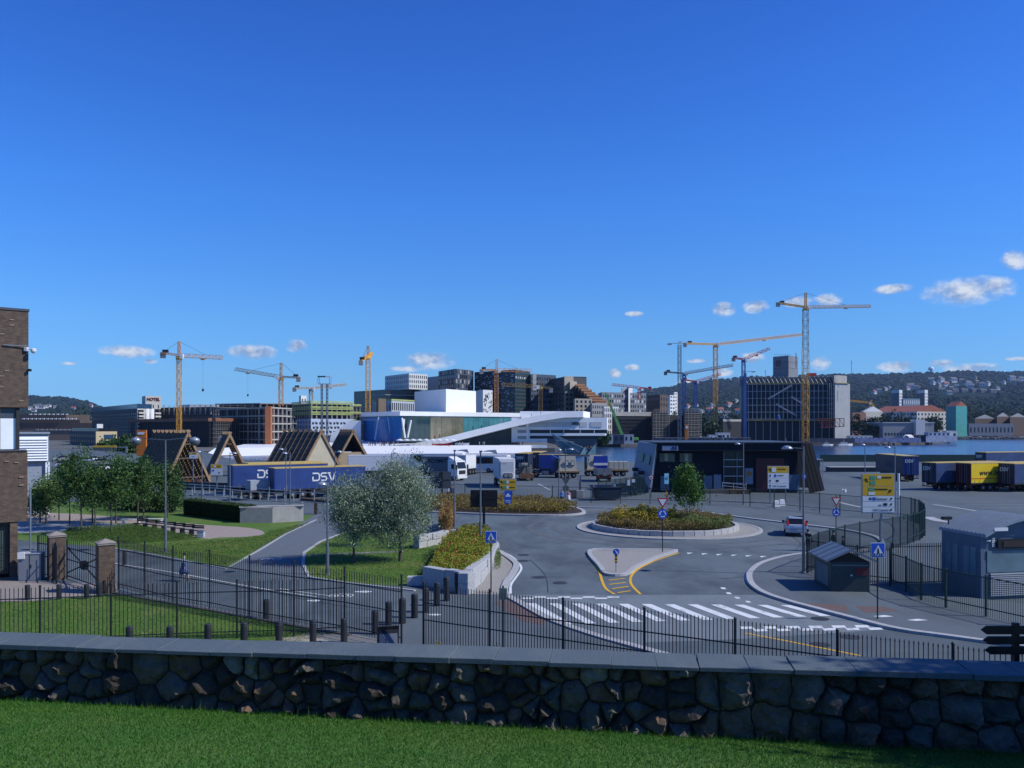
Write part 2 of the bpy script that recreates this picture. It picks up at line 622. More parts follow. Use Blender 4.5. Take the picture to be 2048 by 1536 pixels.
DGREEN = mat('dark_green_paint', (0.012, 0.04, 0.036), rough=0.5, var=0)
# ------------------------------------------------------------------ water, land
wmat = bpy.data.materials.new('sea_water')
wmat.use_nodes = True
_nt = wmat.node_tree
_b = _nt.nodes['Principled BSDF']
_b.inputs['Base Color'].default_value = (0.018, 0.05, 0.12, 1)
_b.inputs['Roughness'].default_value = 0.18
_g = _nt.nodes.new('ShaderNodeNewGeometry')
_n = _nt.nodes.new('ShaderNodeTexNoise')
_n.inputs['Scale'].default_value = 0.35
_n.inputs['Detail'].default_value = 5
_nt.links.new(_g.outputs['Position'], _n.inputs['Vector'])
_bp = _nt.nodes.new('ShaderNodeBump')
_bp.inputs['Strength'].default_value = 0.8
_bp.inputs['Distance'].default_value = 0.6
_nt.links.new(_n.outputs['Fac'], _bp.inputs['Height'])
_nt.links.new(_bp.outputs[0], _b.inputs['Normal'])
sheet('water', [(-3000, 150), (3000, 150), (3000, 9000), (-3000, 9000)], -2.0, wmat)
# port yard and everything on this side of the basin; left side runs on as land
yard = slab('ground', [(-420, 13.4), (420, 13.4), (420, 226), (wx(700, 226), 226), (wx(430, 226), 240), (wx(400, 330), 330), (-900, 400), (-420, 200)], -3, 0.0, ASPH)
# the far shore, a long outline of quays (picture columns with their distances)
shore = [(-900, 395), (wx(400, 330), 330), (wx(440, 330), 332), (wx(560, 350), 350), (wx(735, 372), 372), (wx(1110, 385), 385), (wx(1160, 400), 400), (wx(1165, 470), 470),
  (wx(1300, 490), 490), (wx(1420, 510), 510), (wx(1640, 520), 520), (wx(1760, 523), 523), (wx(1850, 545), 545), (wx(1900, 600), 600), (wx(1895, 780), 780), (wx(2060, 800), 800), (1200, 860),
  (3000, 1200), (3000, 9000), (-3000, 9000), (-3000, 420)]
FARLAND = mat('far_ground', (0.13, 0.13, 0.12), rough=0.95, var=0.3, vs=0.05)
slab('far_shore', shore, -3, -0.3, QUAY)
sheet('far_ground', shore, -0.29, FARLAND)
# rip-rap of boulders along the right point
BOULD = mat('boulder', (0.17, 0.15, 0.13), rough=0.9, var=0.4, vs=0.8)
mb = MB()
rb = random.Random(3)
for i in range(420):
 t = rb.random()
 a, b = (Vector((wx(1760, 523), 523, 0)), Vector((wx(1895, 597), 597, 0)))
 p = a.lerp(b, t) if rb.random() < .6 else Vector((wx(1900, 780), 779, 0)).lerp(Vector((wx(2080, 802), 800, 0)), rb.random())
 s = rb.uniform(.5, 1.4)
 mb.ell((p.x + rb.uniform(-2, 2), p.y + rb.uniform(-3, 1), rb.uniform(-1.9, -.2)), s, s * .8, s * .7, 5, 3)
tag(mb.b('riprap_boulders', BOULD), label='brown boulders lining the far right waterline', kind='stuff')
# ------------------------------------------------------------------ ground sheets on this side
S = 0.004
sheet('road', GL([(880, 1190), (860, 1150), (1000, 1060), (880, 1045), (870, 1012), (1190, 1012), (1450, 1018), (1620, 1045), (1755, 1070), (1790, 1095), (1640, 1118), (1560, 1150),
    (1700, 1232), (2200, 1330), (2200, 1480), (900, 1480)]), S, ROAD)
sheet('cycle_road', GL([(-300, 1040), (80, 1085), (230, 1100), (455, 1136), (615, 1155), (860, 1192), (1000, 1230), (700, 1262), (430, 1215), (225, 1172), (-300, 1160)]), S * 2, ROAD)
sheet('cycle_path', GL([(455, 1137), (505, 1105), (570, 1065), (630, 1030), (660, 1022), (740, 1022), (715, 1050), (670, 1075), (625, 1090), (606, 1110), (608, 1132), (618, 1156)]), S * 3, mat('path_asphalt', (0.13, 0.15, 0.17), var=.1, rough=.9))
sheet('speed_table', GL([(1018, 1190), (1545, 1190), (1640, 1218), (1760, 1250), (1790, 1258), (1640, 1268), (1480, 1278), (1290, 1292), (1180, 1266), (1090, 1232), (1040, 1205)]), S * 2, TABLE)
park = sheet('park_lawn', GL([(-400, 1012), (150, 1004), (370, 1004), (500, 1030), (650, 1030), (628, 1044), (568, 1072), (505, 1107), (452, 1135), (300, 1106), (226, 1094), (-400, 1058)]), S, LAWN)
sheet('park_path', catmull(GL([(-100, 1026), (100, 1026), (200, 1031), (300, 1040), (400, 1049), (500, 1056), (529, 1066), (505, 1073), (440, 1075), (405, 1077), (330, 1060), (270, 1049), (150, 1043), (-100, 1040)]), 3, True), S * 2, PINK)
sheet('tree_terrace', GL([(-80, 1042), (140, 1043), (262, 1049), (275, 1053), (180, 1060), (60, 1066), (-80, 1064)]), S * 3, PAVE)
sheet('willow_lawn', catmull(GL([(690, 1062), (640, 1085), (610, 1105), (606, 1128), (618, 1152), (700, 1164), (800, 1172), (850, 1165), (900, 1120), (880, 1070), (760, 1055)]), 3, True), S, LAWN)
sheet('fence_lawn', GL([(-500, 1208), (60, 1203), (228, 1188), (420, 1222), (610, 1257), (690, 1268), (560, 1300), (-500, 1360)]), S * 3, LAWN2)
sheet('gate_forecourt', GL([(-400, 1160), (60, 1163), (100, 1166), (232, 1168), (236, 1186), (60, 1204), (-400, 1212)]), S * 3, mat('forecourt_setts', (0.30, 0.26, 0.24), var=.2, vs=3, rough=.9))
sheet('gravel_strip', GL([(560, 1278), (640, 1262), (700, 1268), (800, 1290), (790, 1330), (500, 1330)]), S * 4, BEIGE)
sheet('footpath', GL([(805, 1225), (905, 1188), (1012, 1190), (1040, 1207), (1100, 1243), (1190, 1275), (1300, 1310), (1300, 1400), (780, 1400), (780, 1280)]), S * 3, WALK)
sheet('tactile_band', GL([(990, 1203), (1022, 1203), (1040, 1212), (1095, 1240), (1085, 1251), (1045, 1243), (1010, 1222)]), S * 4, REDBRICK)
sheet('cobble_verge', GL([(925, 1188), (985, 1130), (1000, 1106), (1016, 1120), (1030, 1135), (1012, 1165), (1010, 1190)]), S * 4, COBBLE)
# pavement on the right, a real step up with a granite kerb
kr = catmull(GL([(1640, 1108), (1600, 1110), (1560, 1117), (1522, 1129), (1502, 1145), (1499, 1158), (1506, 1173), (1530, 1189), (1580, 1206), (1640, 1222), (1720, 1243), (1800, 1262), (1900, 1276), (2060, 1298), (2300, 1330)]), 4)
slab('pavement', [(p.x, p.y) for p in kr] + [(p.x, p.y) for p in GL([(2300, 1240), (1900, 1195), (1790, 1165), (1700, 1112)])], 0, 0.12, WALK)
ko = MB()
ribbon(ko, kr, 0.34, 0, 0.135)
tag(ko.b('kerb', KERB), label='pale granite kerb curving round the right pavement', kind='structure')
for pts, w in (([(1604, 1206), (1690, 1210), (1700, 1224), (1672, 1222)], 0), ([(1712, 1212), (1770, 1214), (1800, 1222), (1730, 1226)], 0)):
 sheet('tactile_band', GL(pts, .12), 0.124, REDBRICK)
kl = catmull(GL([(1000, 1104), (1026, 1122), (1033, 1132), (1024, 1150), (1013, 1166), (1010, 1188), (1040, 1207), (1100, 1240), (1190, 1272), (1290, 1300), (1400, 1330)]), 4)
ko = MB()
ribbon(ko, kl, 0.40, 0, 0.09)
tag(ko.b('kerb', KERB), label='pale granite kerb beside the planter and crossing', kind='structure')
# far pavement round the roundabout exit
kf = catmull(GL([(1060, 1014), (1180, 1016), (1300, 1018), (1400, 1025), (1500, 1038), (1600, 1050), (1690, 1061), (1745, 1073), (1764, 1085), (1755, 1095), (1715, 1104), (1640, 1112)]), 5)
ko = MB()
ribbon(ko, kf, 0.35, 0, 0.12)
tag(ko.b('kerb', KERB), label='pale granite kerb along the far side of the roundabout', kind='structure')
kp = GL([(1060, 1012), (1300, 1015), (1400, 1021), (1500, 1033), (1600, 1045), (1700, 1056), (1760, 1070), (1785, 1088), (1760, 1102), (1800, 1106), (1850, 1080), (1840, 1050), (1700, 1034), (1500, 1013), (1060, 1006)])
sheet('far_pavement', kp, S * 3, WALK)
ko = MB()
ribbon(ko, GL([(226, 1097), (300, 1109), (452, 1138), (520, 1100), (572, 1068), (632, 1040)]), 0.18, 0, .05)
tag(ko.b('kerb', KERB), label='narrow pale edging between the park lawn and cycle path', kind='structure')
ko = MB()
ribbon(ko, GL([(690, 1065), (640, 1084), (608, 1106), (606, 1128), (618, 1155), (700, 1167), (830, 1182)]), 0.2, 0, .06)
tag(ko.b('kerb', KERB), label='narrow pale edging round the willow lawn', kind='structure')
ko = MB()
ribbon(ko, GL([(226, 1187), (420, 1222), (610, 1257), (700, 1272)]), 0.22, 0, .08)
tag(ko.b('kerb', mat('brown_edging', (.16, .13, .11))), label='brownish edging under the roadside picket fence', kind='structure')
# wavy cobble gutter through the willow lawn: small setts
mb = MB()
for i in range(90):
 t = i / 89
 c = G(608 + t * 195, 1112 - 8 * t)
 for j in range(2):
  M = Matrix.Translation((c.x, c.y + j * .34, 0)) @ Matrix.Rotation(random.uniform(-.2, .2), 4, 'Z')
  mb.box(-.055, .055, -.15, .15, 0, .04, M)
tag(mb.b('cobble_gutter', KERB), label='row of pale setts crossing the lawn under the willows', kind='stuff')
# ------------------------------------------------------------------ painted markings
def paint(name, pts, m=PAINTW, z=S * 5):
 o = sheet(name, pts, z, m, parent=yard)
 return o
def line(name, pxs, w, m=PAINTW, z=S * 5, n=4):
 mb = MB()
 ribbon(mb, catmull(GL(pxs), n), w, z, z)
 return mb.b(name, m, yard)
for i in range(12):
 xt, xb, yt, yb = 1051 + 46.3 * i, 1125 + 46.9 * i, 1207 + .35 * i, 1249 - 1.5 * i
 paint('crossing_stripe', GL([(xt, yt), (xt + 20, yt), (xb + 20.5, yb), (xb, yb + .4)]))
for i in range(8):
 x = 1043 + i * 24.5
 y = 1195 + (0 if i % 2 else 2.4)
 paint('hump_mark', GL([(x, y - 1.4), (x + 24, y - 1.4), (x + 24, y + 1.2), (x, y + 1.2)]))
for i in range(6):
 x, y = 1478 + i * 46, 1254 - i * .6
 paint('hump_mark', GL([(x, y), (x + 27, y), (x + 32, y + 5), (x + 5, y + 5)]))
 paint('hump_mark', GL([(x + 27, y + 5.4), (x + 54, y + 4.5), (x + 58, y + 9), (x + 33, y + 10)]))
for i in range(7):
 x, y = 1373 + i * 29.3, 1106 + i * 1.35
 paint('give_way_mark', GL([(x, y), (x + 14, y - .2), (x + 3, y + 2.6)]))
for x, y in ((1440, 1177), (1451, 1187), (1468, 1196), (1490, 1204)):
 paint('lane_mark', GL([(x, y - 1.5), (x + 9, y - 1.5), (x + 13, y + 2), (x + 4, y + 2)]))
line('edge_line', [(1173, 1105), (1186, 1122), (1198, 1142), (1204, 1162), (1212, 1178), (1229, 1189)], .16, PAINTY)
line('edge_line', [(1358, 1106), (1310, 1122), (1276, 1139), (1262, 1154), (1263, 1170), (1281, 1189)], .16, PAINTY)
for a, b in (((1217, 1161), (1250, 1157)), ((1218, 1169.5), (1252, 1165.5)), ((1224, 1178), (1257, 1173.5)), ((1235, 1186), (1261, 1182))):
 line('hatch_mark', [a, b], .17, PAINTY, n=1)
line('edge_line', [(1490, 1267), (1560, 1280), (1640, 1296), (1720, 1312)], .14, PAINTY)
line('edge_line', [(1034, 1124), (1041, 1131), (1042, 1140), (1032, 1155), (1022, 1170), (1021, 1188)], .14)
line('edge_line', [(1000, 1101), (1022, 1112), (1034, 1122)], .12)
line('edge_line', [(1536, 1124), (1500, 1140), (1491, 1152), (1494, 1164), (1502, 1174)], .12)
line('edge_line', [(228, 1127), (350, 1146), (520, 1177), (632, 1194)], .12)
line('edge_line', [(560, 1178), (660, 1192), (700, 1192)], .1)
line('edge_line', [(1100, 1024), (1180, 1021), (1250, 1021)], .12, PAINTY)
line('edge_line', [(1240, 1287), (1276, 1298)], .2)
for x, y in ((1400, 1024), (1420, 1026), (1438, 1029), (1452, 1032)):
 paint('lane_mark', GL([(x, y - .9), (x + 9, y - .7), (x + 10, y + .8), (x, y + .6)]))
# yard lines, mostly worn
line('yard_line', [(1866, 1009), (1940, 1020), (2010, 1033)], .5, PAINTWORN)
line('yard_line', [(1855, 1034), (1880, 1042), (1925, 1046)], 1.1, PAINTWORN)
line('yard_line', [(1672, 1003), (1700, 1010), (1725, 1015)], .6, PAINTWORN)
line('yard_line', [(1076, 968), (1100, 980)], .3, PAINTWORN)
for i in range(3):
 line('yard_line', [(1900 + i * 30, 1004 + i * 6), (2090, 1003 + i * 6)], .12, PAINTWORN)
# cycle symbols: two rings and a frame, painted flat
def bike_mark(px, py, s=1.0, rot=0.0):
 c = G(px, py)
 mb = MB()
 z = S * 6
 for k in (-1, 1):
  ribbon(mb, [(c.x + k * .42 * s + .27 * s * math.cos(a), c.y + .45 * s * math.sin(a), 0) for a in [2 * math.pi * i / 14 for i in range(14)]], .09, z, z, True)
 ribbon(mb, [(c.x - .42 * s, c.y), (c.x - .1 * s, c.y + .6 * s), (c.x + .3 * s, c.y + .6 * s), (c.x + .42 * s, c.y)], .09, z, z)
 ribbon(mb, [(c.x - .1 * s, c.y + .6 * s), (c.x + .05 * s, c.y - .05), (c.x + .3 * s, c.y + .6 * s)], .09, z, z)
 mb.b('cycle_mark', PAINTW, yard)
bike_mark(543, 1119, .9)
bike_mark(682, 1192, .9)
for x, y, w in ((728, 1184, 18), (628, 1202, 14), (870, 1230, 14)):
 paint('arrow_mark', GL([(x - w, y - .8), (x + w * .3, y - 2), (x + w, y), (x + w * .2, y + 2), (x - w, y + .8)]))
for x, y in ((1766, 1232.5), (1834, 1240)):
 o = sheet('arrow_mark', GL([(x - 20, y), (x + 2, y - 2.2), (x + 22, y + .5), (x - 2, y + 2)], .12), .126, PAINTW, parent=yard)
# manholes
for x, y in ((1078, 1155), (1120, 1166), (1047, 1110), (1046, 1122), (1640, 1238), (1700, 1275), (1640, 1290)):
 c = G(x, y)
 MB().lathe([(.42, S * 4), (.42, S * 6)], (c.x, c.y, 0), 16).b('manhole_cover', mat('cast_iron', (.045, .043, .04), rough=.6), yard)
# patches of newer asphalt give the carriageway its history
for pts in ([(1060, 1152), (1125, 1151), (1128, 1156), (1062, 1157)], [(1290, 1285), (1480, 1279), (1640, 1269), (1800, 1260), (1960, 1284), (2100, 1310), (2100, 1400), (1290, 1400)], [(1560, 1068), (1590, 1067), (1592, 1070), (1562, 1071)]):
 sheet('asphalt_patch', GL(pts), S * 3, mat('dark_asphalt', (.088, .112, .125), rough=.85, var=.15, vs=.6), parent=yard)
for pts, w in (([(1565, 1150), (1572, 1138), (1590, 1126), (1606, 1120)], .05), ([(1440, 1158), (1520, 1152), (1600, 1151)], .05), ([(1030, 1088), (1100, 1100), (1170, 1098)], .04), ([(900, 1042), (1000, 1055), (1120, 1060)], .05), ([(560, 1190), (700, 1215), (820, 1226)], .05), ([(1060, 1120), (1090, 1150), (1096, 1185)], .04), ([(1560, 1060), (1600, 1085), (1590, 1100)], .05)):
 line('asphalt_seam', pts, w, mat('seam_tar', (.035, .037, .04), rough=.6, var=.2), S * 4)
for r_, w in ((10.2, .5), (12.4, .55)):
 mb = MB()
 ribbon(mb, [(wx(1336, 76) + r_ * math.cos(a), 76 + r_ * math.sin(a)) for a in np.linspace(2.6, 6.0, 40)], w, S * 3.4, S * 3.4)
 mb.b('tyre_track', worn_mat('tyre_polish', (.135, .148, .152), (.11, .122, .128), .4, .6, .8), yard)
# ------------------------------------------------------------------ roundabout
RB = Vector((wx(1336, 76), 76, 0))
def circle(c, r, n=64, sy=1.0):
 return [(c.x + r * math.cos(2 * math.pi * i / n), c.y + r * sy * math.sin(2 * math.pi * i / n)) for i in range(n)]
slab('roundabout_apron', circle(RB, 8.0), 0, .07, COBBLE)
ko = MB()
ribbon(ko, circle(RB, 8.0), .28, 0, .10, True)
tag(ko.b('kerb', KERB), label='pale granite ring kerb round the roundabout apron', kind='structure')
rp = Vector((wx(1328, 76), 76, 0))
pl = thing('roundabout_planter', 'round granite planter wall in the middle of the roundabout', 'planter', rp)
for i in range(44):                                             # upright granite blocks of the ring
 a = 2 * math.pi * i / 44
 M = Matrix.Translation((6.3 * math.cos(a), 6.3 * math.sin(a), 0)) @ Matrix.Rotation(a + random.uniform(-.02, .02), 4, 'Z')
 MB().box(-.16, .16, -.435, .435, .06, .50 + random.uniform(-.02, .02), M).b('granite_block', GRANITE, pl, bevel=.02)
MB().lathe([(6.1, .08), (6.1, .4), (4, .48), (.1, .55)], (0, 0, 0), 40).b('soil', mat('soil', (.05, .038, .028), var=.3, vs=3), pl)
isl = catmull(GL([(1181, 1103), (1260, 1101.5), (1340, 1102), (1349, 1105), (1312, 1117), (1272, 1136), (1252, 1150), (1216, 1151), (1200, 1135)]), 5, True)
slab('splitter_island', isl, 0, .12, COBBLE)
ko = MB()
ribbon(ko, isl, .3, 0, .15, True)
tag(ko.b('kerb', KERB), label='granite kerb edging the triangular splitter island', kind='structure')
bedp = catmull(GL([(820, 1022), (900, 1027), (1000, 1031), (1100, 1032.5), (1150, 1030.5), (1168, 1026), (1150, 1017), (1090, 1006), (1000, 1001), (900, 1000), (820, 1003)]), 4, True)
slab('planting_bed', bedp, 0, .14, mat('soil', (.05, .038, .028)))
ko = MB()
ribbon(ko, bedp, .4, 0, .17, True)
tag(ko.b('kerb', KERB), label='pale granite kerb round the long planting bed', kind='structure')
# ------------------------------------------------------------------ foreground lawn and stone wall
WA = Vector((-8.4 - 0.994 * 3.2, 14.0 + .114 * 3.2, 0))
WD = Vector((0.9935, -0.1136, 0)).normalized()
WN = Vector((WD.y, -WD.x, 0))                                    # towards the camera
WL = 22.0
WM = Matrix(((WD.x, -WN.x, 0, WA.x), (WD.y, -WN.y, 0, WA.y), (0, 0, 1, 0), (0, 0, 0, 1)))
def base_z(u):
 return 4.55 - 0.0135 * u
def lawn_z(x, y):
 p = Vector((x, y, 0)) - WA
 u = p.dot(WD)
 dist = p.dot(WN)
 return base_z(u) + .23 * max(0, dist) + .03 * math.sin(x * .9 + y * .5) * min(1, max(0, dist))
nx, ny = 70, 40
vs, fs = [], []
for j in range(ny + 1):
 for i in range(nx + 1):
  u = -6 + (WL + 12) * i / nx
  dd = -0.3 + 16.5 * (j / ny) ** 1.5
  p = WA + WD * u + WN * dd
  vs.append((p.x, p.y, lawn_z(p.x, p.y)))
for j in range(ny):
 for i in range(nx):
  k = j * (nx + 1) + i
  fs.append((k, k + nx + 1, k + nx + 2, k + 1))
mb = MB()
mb.add(vs, fs)
ol = mb.b('hill_lawn', LAWN2, smooth=True)
tag(ol, kind='structure')
# grass blades
rg = np.random.default_rng(4)
nb = 230000
u = rg.uniform(1.8, 21.5, nb)
dd = 5.6 * rg.random(nb) ** 1.15 - .02
bx = WA.x + WD.x * u + WN.x * dd
by = WA.y + WD.y * u + WN.y * dd
bz = 4.55 - .0135 * u + .23 * np.maximum(0, dd) + .03 * np.sin(bx * .9 + by * .5) * np.minimum(1, np.maximum(0, dd)) - .004
hh = rg.uniform(.015, .045, nb) * (1 + 2.2 * (dd < .12) * rg.random(nb) ** 2) * (1 + .8 * (rg.random(nb) < .02))
an = rg.uniform(0, 2 * np.pi, nb)
ww = rg.uniform(.004, .009, nb)
lx, ly = rg.normal(0, .02, nb), rg.normal(0, .02, nb)
V = np.zeros((nb, 3, 3), np.float32)
V[:, 0] = np.stack([bx - np.cos(an) * ww, by - np.sin(an) * ww, bz], 1)
V[:, 1] = np.stack([bx + np.cos(an) * ww, by + np.sin(an) * ww, bz], 1)
V[:, 2] = np.stack([bx + lx, by + ly, bz + hh], 1)
def tri_mesh(name, V, m, k=3):
 n = V.shape[0]
 me = bpy.data.meshes.new(name)
 me.vertices.add(n * k)
 me.vertices.foreach_set('co', V.astype(np.float32).ravel())
 me.loops.add(n * k)
 me.loops.foreach_set('vertex_index', np.arange(n * k, dtype=np.int32))
 me.polygons.add(n)
 me.polygons.foreach_set('loop_start', np.arange(0, n * k, k, dtype=np.int32))
 me.materials.append(m)
 me.update(calc_edges=True)
 return me
GRASSM = leaf_mat('grass_blade', [(.022, .092, .008), (.036, .135, .013), (.053, .168, .02), (.085, .178, .036)], transl=.3, patch=(.9, (1.4, 1.1, 1.0)))
o = link('grass', tri_mesh('grass', V, GRASSM))
tag(o, label='short mown grass on the slope before the stone wall', kind='stuff')
wall = thing('stone_wall', 'rough fieldstone retaining wall with slate coping across the foreground', 'stone wall', (WA.x, WA.y, 4.4))
MB().box(-4, WL + 3, .12, .60, -4.4, .98).b('wall_core', mat('mortar', (.065, .056, .046), rough=.95, var=.3, vs=6, bump=.4, bs=20), wall).matrix_basis = Matrix.Translation((0, 0, 0)) @ Matrix(((WD.x, -WN.x, 0, 0), (WD.y, -WN.y, 0, 0), (0, 0, 1, 0), (0, 0, 0, 1)))
WR = Matrix(((WD.x, -WN.x, 0, 0), (WD.y, -WN.y, 0, 0), (0, 0, 1, 0), (0, 0, 0, 1)))
STONES = [mat('fieldstone_%s' % k, c, rough=.85, var=.4, vs=3.5, bump=.9, bs=9) for k, c in
  (('grey', (.14, .115, .09)), ('brown', (.15, .10, .062)), ('red', (.17, .105, .068)), ('dark', (.065, .05, .038)), ('pale', (.25, .21, .16)), ('green', (.10, .092, .068)))]
def clip_cell(poly, p, q):
 m = (p + q) / 2
 n = q - p
 out = []
 for i in range(len(poly)):
  a, b = poly[i], poly[(i + 1) % len(poly)]
  da, db = (a - m).dot(n), (b - m).dot(n)
  if da <= 0:
   out.append(a)
  if (da < 0 < db) or (db < 0 < da):
   out.append(a.lerp(b, da / (da - db)))
 return out
def clip_cell_dist(q, a, b):
 d = b - a
 t = max(0, min(1, (q - a).dot(d) / max(1e-9, d.length_squared)))
 return (q - a - d * t).length
rs = random.Random(11)
pts = []
uu = 1.2
while uu < WL - 0.2:
 step = rs.choice([.20, .26, .34, .42, .55])
 rows = rs.choice([3, 4, 4, 5]) if step < .4 else rs.choice([2, 3, 3])
 for r in range(rows):
  pts.append(Vector((uu + rs.uniform(-.13, .13), 1.12 * (r + .5 + rs.uniform(-.28, .28)) / rows)))
 uu += step
for i, p in enumerate(pts):
 cell = [Vector((p.x - 1.2, -.1)), Vector((p.x + 1.2, -.1)), Vector((p.x + 1.2, 1.12)), Vector((p.x - 1.2, 1.12))]
 for q in pts:
  if q is not p and abs(q.x - p.x) < 2.6:
   cell = clip_cell(cell, p, q)
 if len(cell) < 3:
  continue
 c = sum(cell, Vector((0, 0))) / len(cell)
 # outline with uneven sides, then a broken face of a few flat facets
 ring = []
 for k in range(len(cell)):
  a, b = cell[k], cell[(k + 1) % len(cell)]
  m = max(1, int((b - a).length / .07))
  for t in range(m):
   q = a.lerp(b, (t + .25) / m)
   ring.append(c + (q - c) * (1 - .012 / max(.08, (q - c).length)) + Vector((rs.uniform(-.01, .01), rs.uniform(-.01, .01))) + .045 * Vector((mnoise.noise(Vector((q.x * 4.5, q.y * 4.5, 1))), mnoise.noise(Vector((q.x * 4.5, q.y * 4.5, 9))))))
 n = len(ring)
 if n < 4:
  continue
 x0, x1 = min(q.x for q in ring), max(q.x for q in ring)
 z0, z1 = min(q.y for q in ring), max(q.y for q in ring)
 inner = []
 for _ in range(int((x1 - x0) * (z1 - z0) / .0028)):
  q = Vector((rs.uniform(x0, x1), rs.uniform(z0, z1)))
  ed = min((clip_cell_dist(q, ring[k], ring[(k + 1) % n])) for k in range(n))
  if ed > .018 and all((q - w).length > .03 for w in inner):
   inner.append(q)
 try:
  cv, ce_, cf = delaunay_2d_cdt(ring + inner, [], [list(range(n))], 1, 1e-6)[:3]
 except Exception:
  continue
 prot = rs.uniform(.03, .13)
 planes = [(rs.uniform(-.65, .65), rs.uniform(-.5, .5), rs.uniform(0, .07)) for _ in range(5)]
 vs = []
 for q in cv:
  ed = min((clip_cell_dist(q, ring[k], ring[(k + 1) % n])) for k in range(n))
  e = q - c
  f = min(pa * e.x + pb * e.y + pc for pa, pb, pc in planes)
  sh = min(1, ed / .045) ** .6
  y = .09 - sh * (.05 + prot + f * .8 + .055 * mnoise.noise(Vector((q.x * 9, q.y * 9, i * 3.7))) + .03 * mnoise.noise(Vector((q.x * 26, q.y * 26, i))))
  vs.append((q.x, min(y, .12), q.y))
 mb = MB()
 mb.add(vs, [tuple(f) for f in cf])
 o = mb.b('stone', STONES[rs.choices(range(6), [5, 5, 2, 5, 1, 2])[0]], wall)
 o.matrix_basis = Matrix.Translation((0, 0, -.1)) @ WR
u = -2.0
k = 0
while u < WL + 2:
 w = rs.uniform(.6, .95)
 dz = .014 * math.sin(u * .8) + rs.uniform(-.004, .004)
 a0, a1 = rs.uniform(-.03, .03), rs.uniform(-.03, .03)
 t1, t2 = rs.uniform(-.004, .004), rs.uniform(-.006, .006)
 mb = MB()
 x0, x1 = u + .002, u + w - .002
 y0 = -.10 + rs.uniform(-.015, .015)
 top = 1.05
 mb.add([(x0, y0, top - .075), (x1, y0, top - .075), (x1 + a1, .62, top - .06), (x0 + a0, .62, top - .06),
   (x0, y0, top + dz - t1), (x1, y0, top + dz + t1), (x1 + a1, .62, top + .015 + dz + t1 + t2), (x0 + a0, .62, top + .015 + dz - t1 + t2)],
  [(0, 3, 2, 1), (4, 5, 6, 7), (0, 1, 5, 4), (1, 2, 6, 5), (2, 3, 7, 6), (3, 0, 4, 7)])
 o = mb.b('coping_slab', SLATE, wall, bevel=.008)
 o.matrix_basis = WR
 u += w
# ================================================================== hills, forest, far houses
HILL = mat('wooded_hill', (0.016, 0.030, 0.018), rough=1.0, var=0.4, vs=0.01, spec=0.05)
rh = random.Random(21)
def interp(tab, x):
 for (x0, y0), (x1, y1) in zip(tab, tab[1:]):
  if x0 <= x <= x1:
   t = (x - x0) / (x1 - x0)
   t = t * t * (3 - 2 * t)
   return y0 + (y1 - y0) * t
 return tab[0][1] if x < tab[0][0] else tab[-1][1]
def hill(name, ridge, y_near, y_ridge, x0, x1, z_near):
 """a ridge seen at picture rows `ridge`, sloping down towards y_near; returns its height function"""
 nx, ny = 70, 16
 def hz(px, t):
  zr = wz(interp(ridge, px), y_ridge)
  return z_near + (zr - z_near) * (t ** 1.25) + (1.5 + 9 * t) * (mnoise.noise(Vector((px * .02, t * 3.1, 4))) if 0.02 < t < .98 else 0)
 vs, fs = [], []
 for j in range(ny + 2):
  t = min(1, j / ny)
  for i in range(nx + 1):
   px = x0 + (x1 - x0) * i / nx
   Y = y_near + (y_ridge - y_near) * t + (900 if j > ny else 0)
   vs.append((wx(px, Y), Y, hz(px, t) if j <= ny else -40))
 for j in range(ny + 1):
  for i in range(nx):
   k = j * (nx + 1) + i
   fs.append((k, k + 1, k + nx + 2, k + nx + 1))
 mb = MB()
 mb.add(vs, fs)
 tag(mb.b(name, HILL, smooth=True), kind='structure')
 def at(px, t):
  Y = y_near + (y_ridge - y_near) * t
  return Vector((wx(px, Y), Y, hz(px, t)))
 return at
hillL = hill('hills', [(-700, 780), (-200, 786), (58, 796), (110, 798), (160, 803), (220, 822), (300, 830), (500, 836), (720, 838)], 1300, 4200, -700, 720, 8)
hillR = hill('hills', [(1180, 812), (1240, 795), (1300, 782), (1400, 767), (1500, 757), (1620, 754), (1740, 752), (1850, 749), (1930, 746), (2048, 747), (2400, 740), (3200, 760)], 1250, 4400, 1180, 3200, 10)
FOREST = leaf_mat('far_forest', [(.008, .017, .012), (.012, .025, .015), (.016, .033, .018), (.026, .043, .02)], transl=.0, rough=1.0)
def blob_trees(name, label, spots, m=FOREST):
 """many low crowns as one mass"""
 mb = MB()
 for p, r, h in spots:
  n = 6
  a0 = rh.uniform(0, 1)
  vs = [(p.x, p.y, p.z + h)]
  for lev, (rr, zz) in enumerate(((.62, .8), (1.0, .45), (.6, .08))):
   for k in range(n):
    a = a0 + 2 * math.pi * (k + lev * .5) / n
    q = rr * r * rh.uniform(.75, 1.2)
    vs.append((p.x + q * math.cos(a), p.y + q * math.sin(a), p.z + h * (zz + rh.uniform(-.08, .08))))
  fs = [(0, 1 + k, 1 + (k + 1) % n) for k in range(n)]
  for lev in range(2):
   for k in range(n):
    a, b = 1 + lev * n + k, 1 + lev * n + (k + 1) % n
    fs += [(a, a + n, b + n), (a, b + n, b)]
  mb.add(vs, fs)
 o = mb.b(name, m, fix=False)
 return tag(o, label=label, kind='stuff')
HW = mat('white_boards', (.72, .71, .69), var=.05)
HR = mat('red_tile_roof', (.33, .105, .06), var=.25, vs=.3)
HG = mat('grey_roof', (.15, .15, .16), var=.1)
HY = mat('ochre_boards', (.5, .38, .2), var=.05)
SHUT = glass_mat('far_window', (.03, .04, .055))
_hb = MB().box(-5, 5, -4, 4, -3, 6).mesh('wall', HW)
